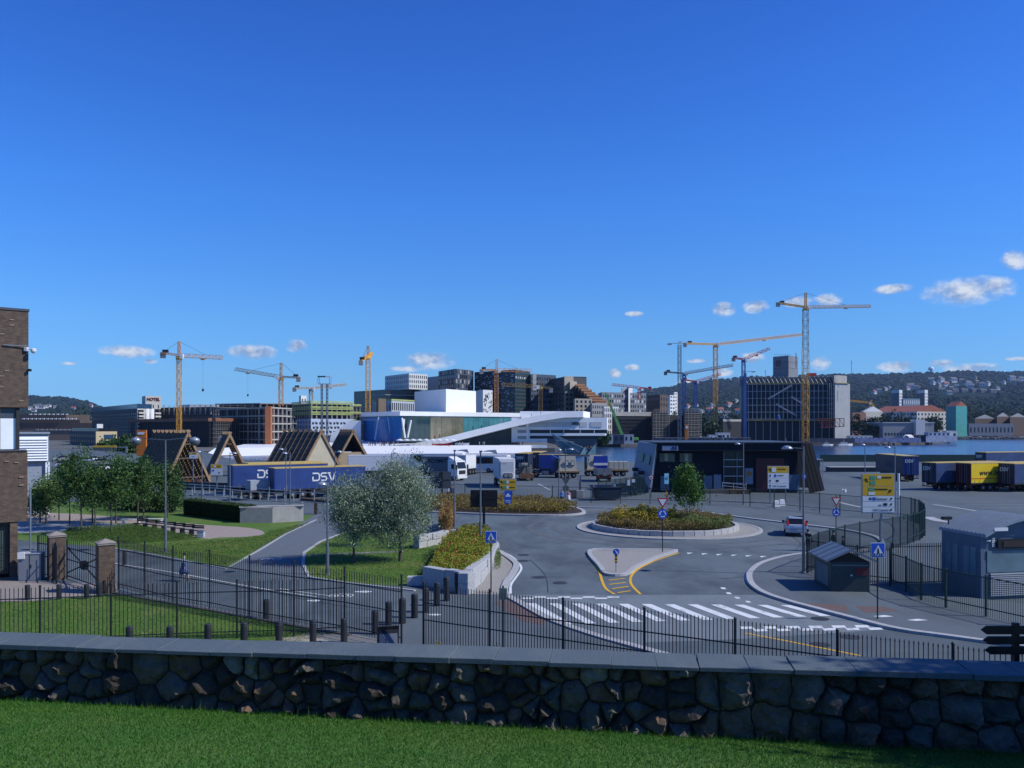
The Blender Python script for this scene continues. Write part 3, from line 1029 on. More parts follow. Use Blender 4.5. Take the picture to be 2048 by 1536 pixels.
_hb2 = MB().box(-5, 5, -4, 4, -3, 6).mesh('wall', HY)
_rf = MB().add([(-5.5, -4.6, 5.6), (5.5, -4.6, 5.6), (5.5, 4.6, 5.6), (-5.5, 4.6, 5.6), (-5.5, 0, 9), (5.5, 0, 9)],
   [(0, 1, 5, 4), (2, 3, 4, 5), (1, 2, 5), (3, 0, 4), (3, 2, 1, 0)])
_rg, _rr = _rf.mesh('roof', HG), _rf.mesh('roof', HR)
_wns = [MB().box(*q).mesh('window', SHUT) for q in ((-3.6, -1.4, -4.12, -3.9, 2, 4.2), (1.4, 3.6, -4.12, -3.9, 2, 4.2), (4.9, 5.12, -1.2, 1.2, 2, 4.2))]
CLEAR = []
def hill_house(at, px, t, s=1.0, body=None, roof=None, rz=0.0, label='', group=''):
 p = at(px, t)
 CLEAR.append((px, YH - (p.z + 3 - HC) * F / p.y, s))
 h = thing('hillside_house', label, 'house', p, rz, group)
 h.scale = (s, s, s)
 link('wall', body or _hb, h)
 link('roof', roof or _rg, h)
 for w_ in _wns:
  link('window', w_, h)
 return h
GR1 = 'houses scattered over the right hillside'
LB = {0: 'small white house with grey roof among trees on the right hillside', 1: 'small white house with red roof among trees on the right hillside', 2: 'small ochre house among trees on the right hillside'}
def t_for(at, px, py):
 best, bt = 1e9, .5
 for k in range(1, 100):
  p = at(px, k / 100)
  e = abs((YH - (p.z + 3 - HC) * F / p.y) - py)
  if e < best:
   best, bt = e, k / 100
 return bt
for px, py, s, k in [(1862, 762, 2.2, 0), (1882, 763, 2.4, 0), (1893, 768, 1.6, 0), (1906, 763, 2.4, 0), (1923, 763, 1.7, 2), (1866, 768, 1.8, 0), (1877, 772, 1.8, 2), (1891, 771, 2.0, 1), (1936, 770, 2.2, 0), (1942, 774, 1.8, 0),
     (1913, 774, 1.6, 0), (1902, 778, 1.5, 2), (1953, 765, 1.6, 2), (1964, 771, 1.8, 0), (1975, 770, 2.0, 0), (1820, 776, 2.2, 0), (1824, 771, 1.5, 0), (1831, 776, 1.6, 0), (1837, 776, 1.4, 1), (1770, 780, 1.6, 0),
     (1778, 778, 1.6, 0), (1815, 778, 1.4, 1), (1884, 784, 2.0, 2), (1898, 787, 1.5, 0), (2023, 760, 2.6, 0), (2030, 766, 2.2, 2), (2006, 767, 2.0, 0), (2042, 760, 2.0, 0), (1758, 783, 1.5, 0), (1748, 786, 1.5, 1),
     (1880, 757, 1.6, 0), (1950, 757, 1.6, 2), (1960, 783, 1.4, 0), (1995, 778, 1.3, 0), (1540, 772, 1.4, 1), (1440, 823, 1.3, 1), (1455, 829, 1.2, 0), (1478, 826, 1.4, 1), (1402, 826, 1.2, 0), (1418, 821, 1.2, 1),
     (1424, 814, 1.3, 0), (1448, 838, 1.3, 0), (1375, 815, 1.3, 1), (1392, 812, 1.1, 0), (1458, 812, 1.5, 1), (1472, 803, 1.2, 0), (1486, 812, 1.3, 1)]:
 hill_house(hillR, px, t_for(hillR, px, py), s * 1.0, [_hb, _hb, _hb2][k], [_rg, _rr, _rg][k], rh.uniform(-.5, .9), LB[k], GR1)
for px, py, s, k in [(72, 815, 1.5, 0), (78, 813, 1.5, 0), (84, 816, 1.4, 0), (92, 814, 1.3, 0), (98, 812, 1.2, 0), (60, 818, 1.3, 0), (110, 815, 1.2, 2), (147, 818, 1.3, 1), (182, 812, 1.4, 1), (68, 822, 1.2, 0)]:
 hill_house(hillL, px, t_for(hillL, px, py), s * 1.0, [_hb, _hb, _hb2][k], [_rg, _rr, _rg][k], rh.uniform(-.5, .9),
   LB[k].replace('right', 'left'), 'houses scattered over the left hillside')
# row of terraces: stepped white gables
for i, (px, py) in enumerate([(1908, 783), (1926, 783), (1947, 783), (1964, 783), (1983, 784)]):
 p = hillR(px, t_for(hillR, px, py))
 CLEAR.append((px, py, 5))
 t = thing('terrace_house', 'dark terraced house with white gable end in the hillside row', 'house', p, .5, 'row of terraced houses on the right hillside')
 MB().box(-14, 14, -6, 6, -8, 9).b('wall', mat('dark_boards', (.06, .065, .08)), t)
 MB().box(14.05, 15, -6.3, 6.3, -8, 12).b('gable_wall', HW, t)
 MB().add([(-14, -6.6, 9.02), (14, -6.6, 9.02), (14, 6.6, 9.02), (-14, 6.6, 9.02), (-14, 0, 12), (14, 0, 12)], [(0, 1, 5, 4), (2, 3, 4, 5), (1, 2, 5), (3, 0, 4), (3, 2, 1, 0)]).b('roof', HG, t)
p = hillR(1862, .99)
t = thing('hilltop_tower', 'small white hilltop dome on the ridge line', 'tower', p)
MB().lathe([(6, -8), (6, 22), (14, 24), (14, 32), (10, 38), (2, 42)], (0, 0, 0), 14).b('dome', WHITE, t)
sp = []
for i in range(9000):
 t = rh.random() ** .8
 px = rh.uniform(1200, 2150)
 p = hillR(px, t)
 py = YH - (p.z + 6 - HC) * F / p.y
 if any(abs(px - hx) < 5 + 2 * hs and -3.5 < py - hy < 6 + hs for hx, hy, hs in CLEAR):
  continue
 sp.append((p - Vector((0, 0, 2)), rh.uniform(5, 9) * (1 + t), rh.uniform(9, 16) * (.8 + .5 * t)))
blob_trees('forest', 'dark wooded hillside far beyond the harbour on the right', sp)
sp = []
for i in range(2600):
 t = rh.random() ** .8
 px = rh.uniform(30, 420)
 p = hillL(px, t)
 py = YH - (p.z + 6 - HC) * F / p.y
 if any(abs(px - hx) < 5 + 2 * hs and -3.5 < py - hy < 6 + hs for hx, hy, hs in CLEAR):
  continue
 sp.append((p - Vector((0, 0, 2)), rh.uniform(5, 9) * (1 + t), rh.uniform(9, 15) * (.8 + .5 * t)))
blob_trees('forest', 'dark wooded hillside far behind the station on the left', sp)
# ================================================================== generic city block helpers
def footprint(pl, pc, pr, Yl, Yc, Yr):
 a, c, b = Vector((wx(pl, Yl), Yl, 0)), Vector((wx(pc, Yc), Yc, 0)), Vector((wx(pr, Yr), Yr, 0))
 return a, c, b, a + b - c
def block(name, label, pl, pc, pr, Yl, Yc, Yr, top, m, cat='building', z0=-.3, part='wall', parent=None, capm=None):
 a, c, b, d = footprint(pl, pc, pr, Yl, Yc, Yr)
 z1 = wz(top, Yc)
 if parent is None:
  parent = thing(name, label, cat, (c.x, c.y, max(z0, -.3)))
 MB().prism([a, c, b, d], z0, z1).b(part, m, parent, world=1)
 if capm:
  ce = (a + b) / 2
  MB().prism([ce + (q - ce) * 1.015 for q in (a, c, b, d)], z1 + .02, z1 + .5).b('parapet', capm, parent, world=1)
 return parent, a, c, b, d, z1
GD = glass_mat('dark_glass', (.018, .024, .034), rough=.12)
GB = glass_mat('blue_glass', (.03, .07, .14), rough=.1)
GT = glass_mat('teal_glass', (.02, .055, .065), rough=.1)
FW = mat('white_facade', (.70, .70, .69), var=.05)
FG = mat('grey_facade', (.33, .33, .34), var=.08)
FD = mat('charcoal_facade', (.045, .048, .056), var=.2, vs=.2)
FB = mat('beige_facade', (.40, .36, .29), var=.08)
FBR = mat('brown_facade', (.11, .075, .055), var=.15)
RUST = mat('rust_terrace', (.34, .16, .07), var=.2)
STEEL = mat('pale_steel', (.48, .50, .52), rough=.4, var=.1)
YG = mat('yellow_green_boards', (.42, .47, .16), var=.25, vs=.6)
SCAF = mat('scaffold_grey', (.25, .25, .24), var=.2)
CONCD = mat('dark_concrete', (.12, .11, .10), var=.2, vs=.3)
CONCL = mat('pale_concrete', (.45, .42, .37), var=.12, vs=.3)
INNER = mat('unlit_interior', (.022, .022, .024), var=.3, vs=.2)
def speckle(parent, p0, p1, z0, z1, n, ms, wr, hr, name='facade_panels', rng=random, proud=.12):
 """hundreds of small facade panels as one joined part per colour"""
 d, nn, L_ = facing(p0, p1)
 mbs = [MB() for _ in ms]
 rows = int((z1 - z0) / (hr * 1.9))
 for i in range(n):
  w = rng.uniform(*wr)
  u0 = rng.uniform(0, L_ - w)
  zz = z0 + (rng.randrange(max(1, rows)) + .3) * (z1 - z0) / max(1, rows)
  k = rng.randrange(len(ms))
  a = Vector((p0[0], p0[1], 0)) + d * u0
  q = [a, a + d * w, a + d * w + nn * (proud + .05 * k), a + nn * (proud + .05 * k)]
  mbs[k].prism(q, zz, zz + hr)
 for mb, m in zip(mbs, ms):
  if mb.v:
   tag(mb.b(name, m, parent, world=1), kind='stuff')
rc = random.Random(31)
# ------------------------------------------------------------------ white cube on a dark glass office
t, a, c, b, d, z1 = block('office_building', 'long dark glass office block behind the opera house', 708, 770, 885, 655, 620, 650, 779, GD)
for k in range(7):
 z = z1 - 4 - k * 4.1
 for (u, v) in ((a, c), (c, b)):
  L_ = (v - u).length
  panel('floor_band', u, v, 0, L_, z, z + .5, FG, t, .15)
t, a, c, b, d, z1 = block('office_building', 'white cube office with rows of small windows above dark glass block', 770, 818, 855, 655, 620, 634, 746.5, FW, z0=wz(778, 620))
window_grid(t, a, c, wz(777, 620), z1 - .6, 13, 3, .42, .62, GD)
window_grid(t, c, b, wz(777, 620), z1 - .6, 9, 3, .42, .62, GD)
t, a, c, b, d, z1 = block('office_building', 'plain pale grey slab between the white cube and patterned tower', 850, 878, 881, 690, 670, 690, 752, FG)
# chequered tower
t, a, c, b, d, z1 = block('office_tower', 'dark tower with chequered slanted window panels', 877, 911, 947, 650, 620, 640, 737.5, mat('slate_blue_facade', (.07, .085, .11), var=.2))
for (u, v, n) in ((a, c, 9), (c, b, 9)):
 L_ = (v - u).length
 for r in range(9):
  for k in range(n):
   if (r + k) % 2 == 0 or rc.random() < .25:
    zz = z1 - 3.2 - r * 3.5
    panel('window', u, v, L_ * (k + .15) / n, L_ * (k + .85) / n, zz, zz + 2.6, rc.choice([GD, GD, GB, FG]), t, .1)
# black fleck tower
t, a, c, b, d, z1 = block('office_tower', 'tall black office tower flecked with pale panels beside the white honeycomb block', 949, 1030, 1060, 640, 610, 632, 739, FD)
for r in range(24):
 zz = z1 - 2 - r * 1.8
 panel('floor_band', a, c, 0, (c - a).length, zz, zz + .8, GD, t, .06)
speckle(t, a, c, 2, z1 - 1, 480, [FG, FW, GB], (.6, 2.2), .55, rng=rc, proud=.12)
for r in range(16):
 zz = z1 - 3 - r * 2.7
 panel('floor_band', c, b, 0, (b - c).length, zz, zz + 1.5, GT, t, .06)
window_grid(t, c, b, z1 - 6.2, z1 - 4.6, 7, 1, .5, .8, FW, name='sign_letter')
# white honeycomb
t, a, c, b, d, z1 = block('office_building', 'narrow white block with irregular honeycomb cut-outs', 953, 966, 985, 560, 548, 556, 779.5, FW)
d_, n_, L_ = facing(c, b)
for i in range(46):
 u, zz, s = rc.uniform(.5, L_ - .8), rc.uniform(z1 - 15.5, z1 - .8), rc.uniform(.35, .8)
 q0 = Vector((c.x, c.y, 0)) + d_ * u + Vector((0, 0, zz)) + n_ * .08
 k = rc.choice([3, 4, 5])
 a0 = rc.uniform(0, 6)
 MB().extrude([q0 + d_ * s * math.cos(a0 + 2 * math.pi * j / k) + Vector((0, 0, 1.1 * s * math.sin(a0 + 2 * math.pi * j / k))) for j in range(k)], -n_ * .1).b('cut_out', GD, t, world=1)
# blue-white window grid block left of the fly tower
t, a, c, b, d, z1 = block('office_building', 'low pale blue block with tall window strips left of the fly tower', 745, 783, 832, 500, 480, 505, 801, mat('pale_blue_facade', (.5, .55, .62), var=.06))
window_grid(t, c, b, 1, z1 - .5, 13, 4, .5, .75, GD)
window_grid(t, a, c, 1, z1 - .5, 6, 4, .5, .75, GB)
block('concrete_core', '', 752, 757, 772, 474, 470, 474, 797, mat('brown_concrete', (.2, .15, .1), var=.3), parent=t, part='concrete_core')
mb = MB()
ribbon(mb, [a, c, b], .6, z1 + .02, z1 + .9)
mb.b('edge_protection', YG, t, world=1)
# stepped apartment blocks to the right of the black tower
t, a, c, b, d, z1 = block('apartment_block', 'dark blue glass apartment slab with pale end strip behind crane', 1055, 1062, 1112, 640, 625, 640, 748, mat('steel_blue_facade', (.075, .10, .135), var=.15, vs=.2))
window_grid(t, c, b, 4, z1 - 1, 10, 10, .6, .5, [GD, GB, GD])
panel('end_strip', c, b, 1.5, 5.0, z1 - 12, z1 + .5, FG, t, .2)
t, a, c, b, d, z1 = block('apartment_block', 'brown grey stepped apartment block with beige corner', 1098, 1130, 1172, 640, 600, 622, 753, mat('umber_facade', (.075, .07, .068), var=.12))
for k, (l, r, tp) in enumerate(((1128, 1147, 752), (1139, 1154, 762), (1130, 1162, 783))):
 block('', '', l, l + 1, r, 600, 594 - k * 4, 599, tp, FB, parent=t, part='beige_bay')
window_grid(t, a, c, 6, z1 - 2, 5, 9, .5, .5, GD)
pA, pB = Vector((wx(1130, 585.5), 585.5, 0)), Vector((wx(1162, 590), 590, 0))
window_grid(t, pA, pB, 14, wz(785, 586), 4, 6, .5, .5, GD, proud=.3)
block('pixel_tower', '', 1146, 1147, 1173, 640, 625, 630, 753, FD, parent=t, part='pixel_tower')
t, a, c, b, d, z1 = block('apartment_block', 'beige stepped apartment front with square windows above the opera roof', 1147, 1150, 1184, 570, 560, 566, 797, FB)
window_grid(t, c, b, wz(835, 560), z1 - .5, 4, 4, .48, .55, GD)
block('', '', 1183, 1184, 1192, 566, 562, 566, 806, FB, parent=t, part='step_bay')
block('', '', 1191, 1192, 1197, 566, 562, 566, 820, FB, parent=t, part='step_bay')
t = thing('terraced_block', 'rust coloured stepped roof terraces descending to the right', 'apartment block', (wx(1190, 590), 590, -.3))
for k in range(9):
 l, r, tp = 1150 + k * 5.6, 1170 + k * 7.0, 768 + k * 5.3
 aa, cc, bb, dd2 = footprint(l, l + 1, r, 600, 578 - k * 1.2, 585 - k * 1.2)
 zt = wz(tp, 580)
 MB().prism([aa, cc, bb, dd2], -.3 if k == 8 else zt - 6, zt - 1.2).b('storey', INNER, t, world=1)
 MB().prism([aa, cc, bb, dd2], zt - 1.15, zt).b('terrace_edge', RUST, t, world=1)
t, a, c, b, d, z1 = block('apartment_block', 'grey apartment block with dark windows under the rust terraces', 1180, 1184, 1215, 556, 548, 556, 806, FG)
window_grid(t, c, b, 2, z1 - .6, 7, 6, .42, .5, GD)
t, a, c, b, d, z1 = block('apartment_block', 'white apartment block with small dark windows behind green boom', 1205, 1208, 1238, 545, 536, 542, 813, FW)
window_grid(t, c, b, .5, z1 - .4, 8, 6, .42, .6, GD)
t, a, c, b, d, z1 = block('apartment_block', 'wide grey and white chequered apartment block under red crane', 1196, 1204, 1292, 720, 690, 715, 784, mat('blue_grey_facade', (.24, .26, .29), var=.1))
window_grid(t, c, b, 4, z1 - 1, 19, 8, .5, .55, [GD, FW, GD, GB], shift=.35, rng=rc)
block('', '', 1243, 1244, 1258, 712, 704, 712, 776, FG, parent=t, part='roof_house')
block('', '', 1256, 1257, 1265, 712, 702, 712, 774, FW, parent=t, part='roof_house')
t, a, c, b, d, z1 = block('apartment_block', 'brown apartment block with lighter brown lit side', 1293, 1320, 1336, 690, 665, 680, 789, FBR)
window_grid(t, c, b, 6, z1 - 1, 3, 6, .4, .55, GD)
window_grid(t, a, c, z1 - 5, z1 - 1.4, 7, 1, .3, .6, FG)
t, a, c, b, d, z1 = block('apartment_tower', 'slim white apartment tower with balconies beyond the brown block', 1336, 1340, 1350, 900, 880, 890, 790, FW)
window_grid(t, c, b, 12, z1, 2, 8, .6, .4, GD)
t, a, c, b, d, z1 = block('apartment_tower', 'slim white tower farther back on the hill foot', 1346, 1349, 1355, 1100, 1090, 1100, 784, FW)
window_grid(t, c, b, 20, z1, 1, 8, .3, .5, GD)
# scaffolded low blocks on the far quay
def scaffold(parent, p0, p1, z0, z1, bay=2.4, lift=2.0, m=SCAF, out=1.0, name='scaffolding'):
 d, n, L_ = facing(p0, p1)
 mb = MB()
 p = Vector((p0[0], p0[1], 0))
 k = max(1, int(L_ / bay))
 for i in range(k + 1):
  q = p + d * (L_ * i / k) + n * out
  mb.bar(q + Vector((0, 0, z0)), q + Vector((0, 0, z1)), .16)
 lv = max(1, int((z1 - z0) / lift))
 for j in range(lv + 1):
  z = z0 + (z1 - z0) * j / lv
  mb.bar(p + n * out + Vector((0, 0, z)), p + d * L_ + n * out + Vector((0, 0, z)), .9, .12)
  mb.bar(p + n * (out + .45) + Vector((0, 0, z + 1)), p + d * L_ + n * (out + .45) + Vector((0, 0, z + 1)), .08)
 return tag(mb.b(name, m, parent, world=1), kind='stuff')
t, a, c, b, d, z1 = block('construction_block', 'dark netted construction block with pale parapet behind the green boom', 1224, 1228, 1303, 530, 520, 530, 832, mat('dark_netting', (.03, .03, .034), var=.3))
scaffold(t, c, b, 0, z1 - 1, m=mat('dark_scaffold', (.07, .07, .075)))
panel('parapet_band', c, b, 0, (b - c).length, z1 + .05, z1 + 2.6, CONCL, t, .5)
t, a, c, b, d, z1 = block('construction_block', 'scaffolded block with pale decks on the far quay', 1302, 1304, 1336, 527, 518, 526, 825, INNER)
scaffold(t, c, b, 0, z1 + 1, m=CONCL)
t, a, c, b, d, z1 = block('construction_block', 'dark gap block between two scaffolded fronts', 1336, 1337, 1368, 535, 528, 534, 830, mat('dark_netting', (.03, .03, .034)))
t, a, c, b, d, z1 = block('construction_block', 'narrow scaffolded block left of the yellow crane', 1366, 1368, 1400, 529, 520, 528, 823, INNER)
scaffold(t, c, b, 0, z1 + 1, m=CONCL)
# ================================================================== construction area, left half
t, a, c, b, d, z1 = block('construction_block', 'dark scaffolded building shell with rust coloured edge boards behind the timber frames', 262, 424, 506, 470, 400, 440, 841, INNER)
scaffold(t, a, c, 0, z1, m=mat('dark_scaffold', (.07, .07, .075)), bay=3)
scaffold(t, c, b, 0, z1, m=SCAF, bay=2)
for (u, v) in ((a, c), (c, b)):
 panel('edge_board', u, v, 0, (v - u).length, z1 - .4, z1 + 1.2, mat('rust_boards', (.22, .10, .055), var=.3, vs=.4), t, 1.8)
sg = panel('site_banner', c, b, 5, 12.5, wz(883, 415), wz(872, 415), WHITE, t, 2.4)
panel('banner_picture', c, b, 8.8, 12.2, wz(882, 415), wz(873, 415), mat('navy_print', (.03, .03, .16)), t, 2.46, -2.4)
t, a, c, b, d, z1 = block('construction_block', 'grey unfinished upper storey with loose props behind the rust edged shell', 268, 430, 510, 500, 470, 490, 814, CONCD)
scaffold(t, a, c, 10, z1, m=SCAF, bay=3)
scaffold(t, c, b, 10, z1, m=SCAF, bay=3)
for k in range(16):
 q = a.lerp(c, (k + .5) / 16) + Vector((0, -2.2, 0))
 MB().bar(q + Vector((0, 0, z1 - 4)), q + Vector((0, 0, z1 + rc.uniform(.3, 1.8))), .5).b('prop', CONCL, t, world=1)
def open_floors(name, label, pl, pc, pr, Yl, Yc, Yr, top, floors, slabm, colm=CONCL, cols=6, z0=-.3, railm=None, parent=None):
 a, c, b, d = footprint(pl, pc, pr, Yl, Yc, Yr)
 z1 = wz(top, Yc)
 t = parent or thing(name, label, 'construction block', (c.x, c.y, -.3))
 ce = (a + b) / 2
 inn = [ce + (q - ce) * .9 for q in (a, c, b, d)]
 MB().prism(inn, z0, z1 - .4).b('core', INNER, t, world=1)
 fh = (z1 - z0) / floors
 for k in range(1, floors + 1):
  MB().prism([a, c, b, d], z0 + fh * k - .55, z0 + fh * k).b('floor_slab', slabm, t, world=1)
 for (u, v) in ((a, c), (c, b)):
  dd, nn, L_ = facing(u, v)
  for k in range(cols + 1):
   q = u + dd * (.4 + (L_ - .8) * k / cols) - nn * .5
   MB().bar(q + Vector((0, 0, z0)), q + Vector((0, 0, z1)), .55).b('column', colm, t, world=1)
  if railm:
   for k in range(1, floors + 1):
    z = z0 + fh * k
    mb = MB()
    for zz in (.35, .95):
     mb.bar(u + nn * .2 + Vector((0, 0, z + zz)), v + nn * .2 + Vector((0, 0, z + zz)), .12, .42)
    mb.b('edge_protection', railm, t, world=1)
 return t, a, c, b, z1
t, a, c, b, z1 = open_floors('construction_block', 'open concrete frame with orange stair strip behind the timber roofs', 432, 540, 584, 440, 400, 425, 814, 5, CONCL, cols=5)
o1 = Vector((wx(530, 398), 398, 0))
MB().prism([o1, o1 + Vector((2.6, .3, 0)), o1 + Vector((2.6, 3, 0)), o1 + Vector((0, 2.7, 0))], -.3, z1 + .3).b('stair_strip', mat('orange_netting', (.42, .15, .06), var=.2), t, world=1)
scaffold(t, a, c, 0, z1 - 1, m=SCAF, bay=4, lift=4)
t, a, c, b, z1 = open_floors('construction_block', 'rounded concrete frame with yellow green edge boards above the pale perforated facade', 584, 622, 706, 470, 440, 455, 806, 3, YG, cols=8, z0=wz(838, 440), railm=YG)
t2, a, c, b, d, z1 = block('office_building', 'pale blue facade with staggered square windows under the yellow green floors', 594, 622, 706, 462, 438, 452, 837.5, mat('ice_blue_facade', (.5, .57, .68), var=.05))
for r in range(5):
 for k in range(11):
  L_ = (b - c).length
  u0 = L_ * (k + .3 + .25 * (r % 2)) / 12
  zz = 1.6 + r * 2.25 - (1.2 if r == 0 else 0)
  panel('window', c, b, u0, u0 + 1.0, zz, zz + 1.15, GD, t2, .06)
  if k % 2 == 0:
   panel('window', c, b, u0 + 1.5, u0 + 1.8, zz + .3, zz + 1.5, GD, t2, .06)
window_grid(t2, a, c, 1, z1 - .5, 5, 5, .3, .5, GD)
t, a, c, b, d, z1 = block('roof_house', 'small white lift tower above the yellow green floors', 598, 602, 613, 480, 476, 480, 791, FW)
window_grid(t, c, b, wz(803, 476), wz(797, 476), 2, 1, .4, .8, GD)
t, a, c, b, z1 = open_floors('construction_block', 'low shuttered concrete roof works beneath the middle left crane', 430, 520, 600, 520, 505, 515, 806, 6, CONCL, cols=6)
t, a, c, b, d, z1 = block('office_building', 'distant flat white roofed block behind the concrete frames', 360, 380, 560, 600, 590, 600, 809, FW)
t, a, c, b, z1 = open_floors('construction_block', 'rear concrete frame with brown infill next to the dark glass office', 660, 700, 722, 480, 468, 478, 812, 5, CONCD, cols=3, railm=YG)
# ================================================================== hotel, station, cream house
t, a, c, b, d, z1 = block('hotel', 'long dark office wing ending in a pale hotel front with balconies', 184, 274, 319, 560, 460, 476, 817, mat('taupe_facade', (.085, .08, .08), var=.12, vs=.3))
window_grid(t, a, c, 3, z1 - 2, 24, 8, .45, .5, GD)
MB().prism([a, c, b, d], z1 + .02, z1 + 2.6).b('glass_storey', GB, t, world=1)
d_, n_, L_ = facing(c, b)
panel('end_wall', c, b, 0, L_, -.3, z1, mat('cream_render', (.55, .52, .46), var=.05), t, .3)
for k in range(9):
 for (u0, u1) in ((.2, L_ * .27), (L_ * .74, L_ - .2)):
  z = 2 + k * (z1 - 3) / 9
  panel('balcony', c, b, u0, u1, z, z + .9, mat('cream_render', (.55, .52, .46)), t, 1.3)
  panel('window', c, b, u0, u1, z + 1.0, z + 2.1, GD, t, .36, -.3)
for u0 in (L_ * .33, L_ * .54):
 q = Vector((c.x, c.y, 0)) + d_ * (u0 + 1.2) + n_ * .4
 MB().lathe([(1.35, -.3), (1.35, z1)], (q.x, q.y, 0), 12).b('round_bay', FW, t, world=1, smooth=True)
pa, pc_, pb, pd, zt = None, None, None, None, None
_, pa, pc_, pb, pd, zt = block('', '', 284, 291, 322, 480, 468, 474, 791.5, mat('cream_render', (.55, .52, .46)), parent=t, part='sign_tower', z0=z1)
d2, n2, L2 = facing(pc_, pb)
q = pc_ + d2 * L2 / 2 + n2 * .25 + Vector((0, 0, wz(798.5, 468)))
text('HOTEL', 2.3, mat('dark_red_letters', (.12, .02, .02), var=0), t, q, (R(90), 0, math.atan2(d2.y, d2.x)), world=1, ext=.1, bold=.06)
window_grid(t, pc_, pb, z1 + .3, z1 + 2.4, 3, 1, .2, .9, GD)
BRR = mat('brown_roof', (.10, .075, .06), var=.2, vs=.1)
t = thing('station_hall', 'long brown roofed station hall with roof lights behind the trees', 'station', (wx(110, 620), 620, -.3))
for k, (l, r, y0, y1, yy, mm) in enumerate(((20, 132, 829, 842, 660, BRR), (20, 160, 840, 848, 645, BRR), (20, 185, 846, 862, 630, BRR), (20, 175, 860, 880, 612, mat('tan_facade', (.20, .15, .11))))):
 MB().prism([(wx(l, yy), yy), (wx(r, yy), yy), (wx(r, yy) + 6, yy + 25), (wx(l, yy), yy + 25)], -.3, wz(y0, yy)).b('roof' if k < 3 else 'wall', mm, t, world=1)
for i in range(14):
 px = 45 + i * 8
 MB().box(wx(px, 644), wx(px, 644) + 1.8, 643, 643.9, wz(838.5, 644), wz(836.5, 644)).b('roof_light', WHITE, t, world=1)
for i in range(9):
 px = 60 + i * 9
 MB().box(wx(px, 629), wx(px, 629) + 1.6, 628, 628.9, wz(829.5, 629), wz(827.5, 629)).b('roof_light', WHITE, t, world=1)
for i in range(12):
 px = 70 + i * 9
 MB().box(wx(px, 611), wx(px, 611) + 2.2, 611.4, 612.1, wz(861, 611), wz(858, 611)).b('window', FG, t, world=1)
t, a, c, b, d, z1 = block('office_building', 'low rounded cream office with glass bay and dark wing behind the trees', 140, 196, 233, 470, 430, 440, 863, mat('taupe_facade', (.085, .08, .08)))
q0 = c
d_, n_, L_ = facing(c, b)
panel('cream_front', c, b, -1.5, L_, -.3, z1, mat('cream_front', (.55, .45, .28), var=.05), t, .4)
panel('window', c, b, L_ * .28, L_ * .8, z1 - 4, z1 - 1.6, GB, t, .5, -.41)
panel('window', c, b, L_ * .28, L_ * .8, z1 - 7.4, z1 - 4.6, GB, t, .5, -.41)
MB().prism([a + (b - a) * .05, c + Vector((0, .6, 0)), b + Vector((-.6, .6, 0)), d], z1 + .02, z1 + 1.7).b('roof_storey', GD, t, world=1)
block('', '', 192, 194, 206, 446, 440, 446, 848, FW, parent=t, part='roof_house', z0=z1 + 1.7)
window_grid(t, a, c, .5, z1 - 1, 12, 2, .5, .5, GD)
# ================================================================== opera house
MARB = mat('white_marble', (.88, .88, .87), rough=.55, var=.05, vs=.3)
op = thing('opera_house', 'white marble opera house with sloping roof, glass foyer and square fly tower', 'opera house', (wx(900, 400), 400, -.3))
OGB = glass_mat('foyer_blue_glass', (.02, .17, .46), rough=.12, spec=.4, var=.15, vs=.15)
OGT = glass_mat('foyer_teal_glass', (.07, .24, .26), rough=.12, spec=.5, var=.3, vs=.12)
OGW = mat('oak_wall_behind_glass', (.16, .15, .09), rough=.25, var=.35, vs=.3, spec=.8)
# fly tower
a, c, b, d = footprint(829, 892, 952, 470, 436, 462)
MB().prism([a, c, b, d], 5, wz(778, 436)).b('fly_tower', MARB, op, world=1)
# foyer roof slab with an overhanging corner, and glass below
A0, C0, B0, D0 = footprint(722, 800, 1040, 436, 402, 452)
zr = wz(822.5, 402)
MB().prism([A0, C0, B0, D0], zr - 2.1, zr).b('roof_slab', MARB, op, world=1)
ce = (A0 + B0) / 2
ins = [q + (ce - q) * .03 for q in (A0, C0, B0, D0)]
zg = wz(884, 402)
MB().prism(ins, zg, zr - 2.15).b('foyer_wall', OGT, op, world=1)
d_, n_, L_ = facing(ins[0], ins[1])
nP = 9
for k in range(nP):
 for j in range(2):
  zz0 = zg + (zr - 2.3 - zg) * j / 2
  panel('glass_pane', ins[0], ins[1], L_ * k / nP + .06, L_ * (k + 1) / nP - .06, zz0 + .05, zg + (zr - 2.3 - zg) * (j + 1) / 2 - .05, OGB, op, .14, -.03)
d_, n_, L_ = facing(ins[1], ins[2])
nP = 22
for k in range(nP):
 mm = OGW if 5 <= k < 11 else (GT if k < 5 else OGT)
 panel('glass_pane', ins[1], ins[2], L_ * k / nP + .06, L_ * (k + 1) / nP - .06, zg + .05, zr - 2.3, mm, op, .14, -.03)
for px0, px1, py0, py1 in ((804, 810, 836, 876), (822, 827, 840, 875), (808, 806, 838, 860)):
 MB().tube([P3(px0, py0, 401.0 + (px0 - 800) * .15), P3(px1 - (12 if px0 == 822 else 0), py1, 401.0 + (px0 - 800) * .15)], .45, 8).b('leaning_column', MARB, op, world=1)
for px0, px1 in ((757, 750), (776, 783)):
 MB().tube([P3(px0, 834, 414), P3(px1, 880, 412)], .35, 8).b('leaning_column', mat('pale_blue_column', (.35, .5, .65)), op, world=1)
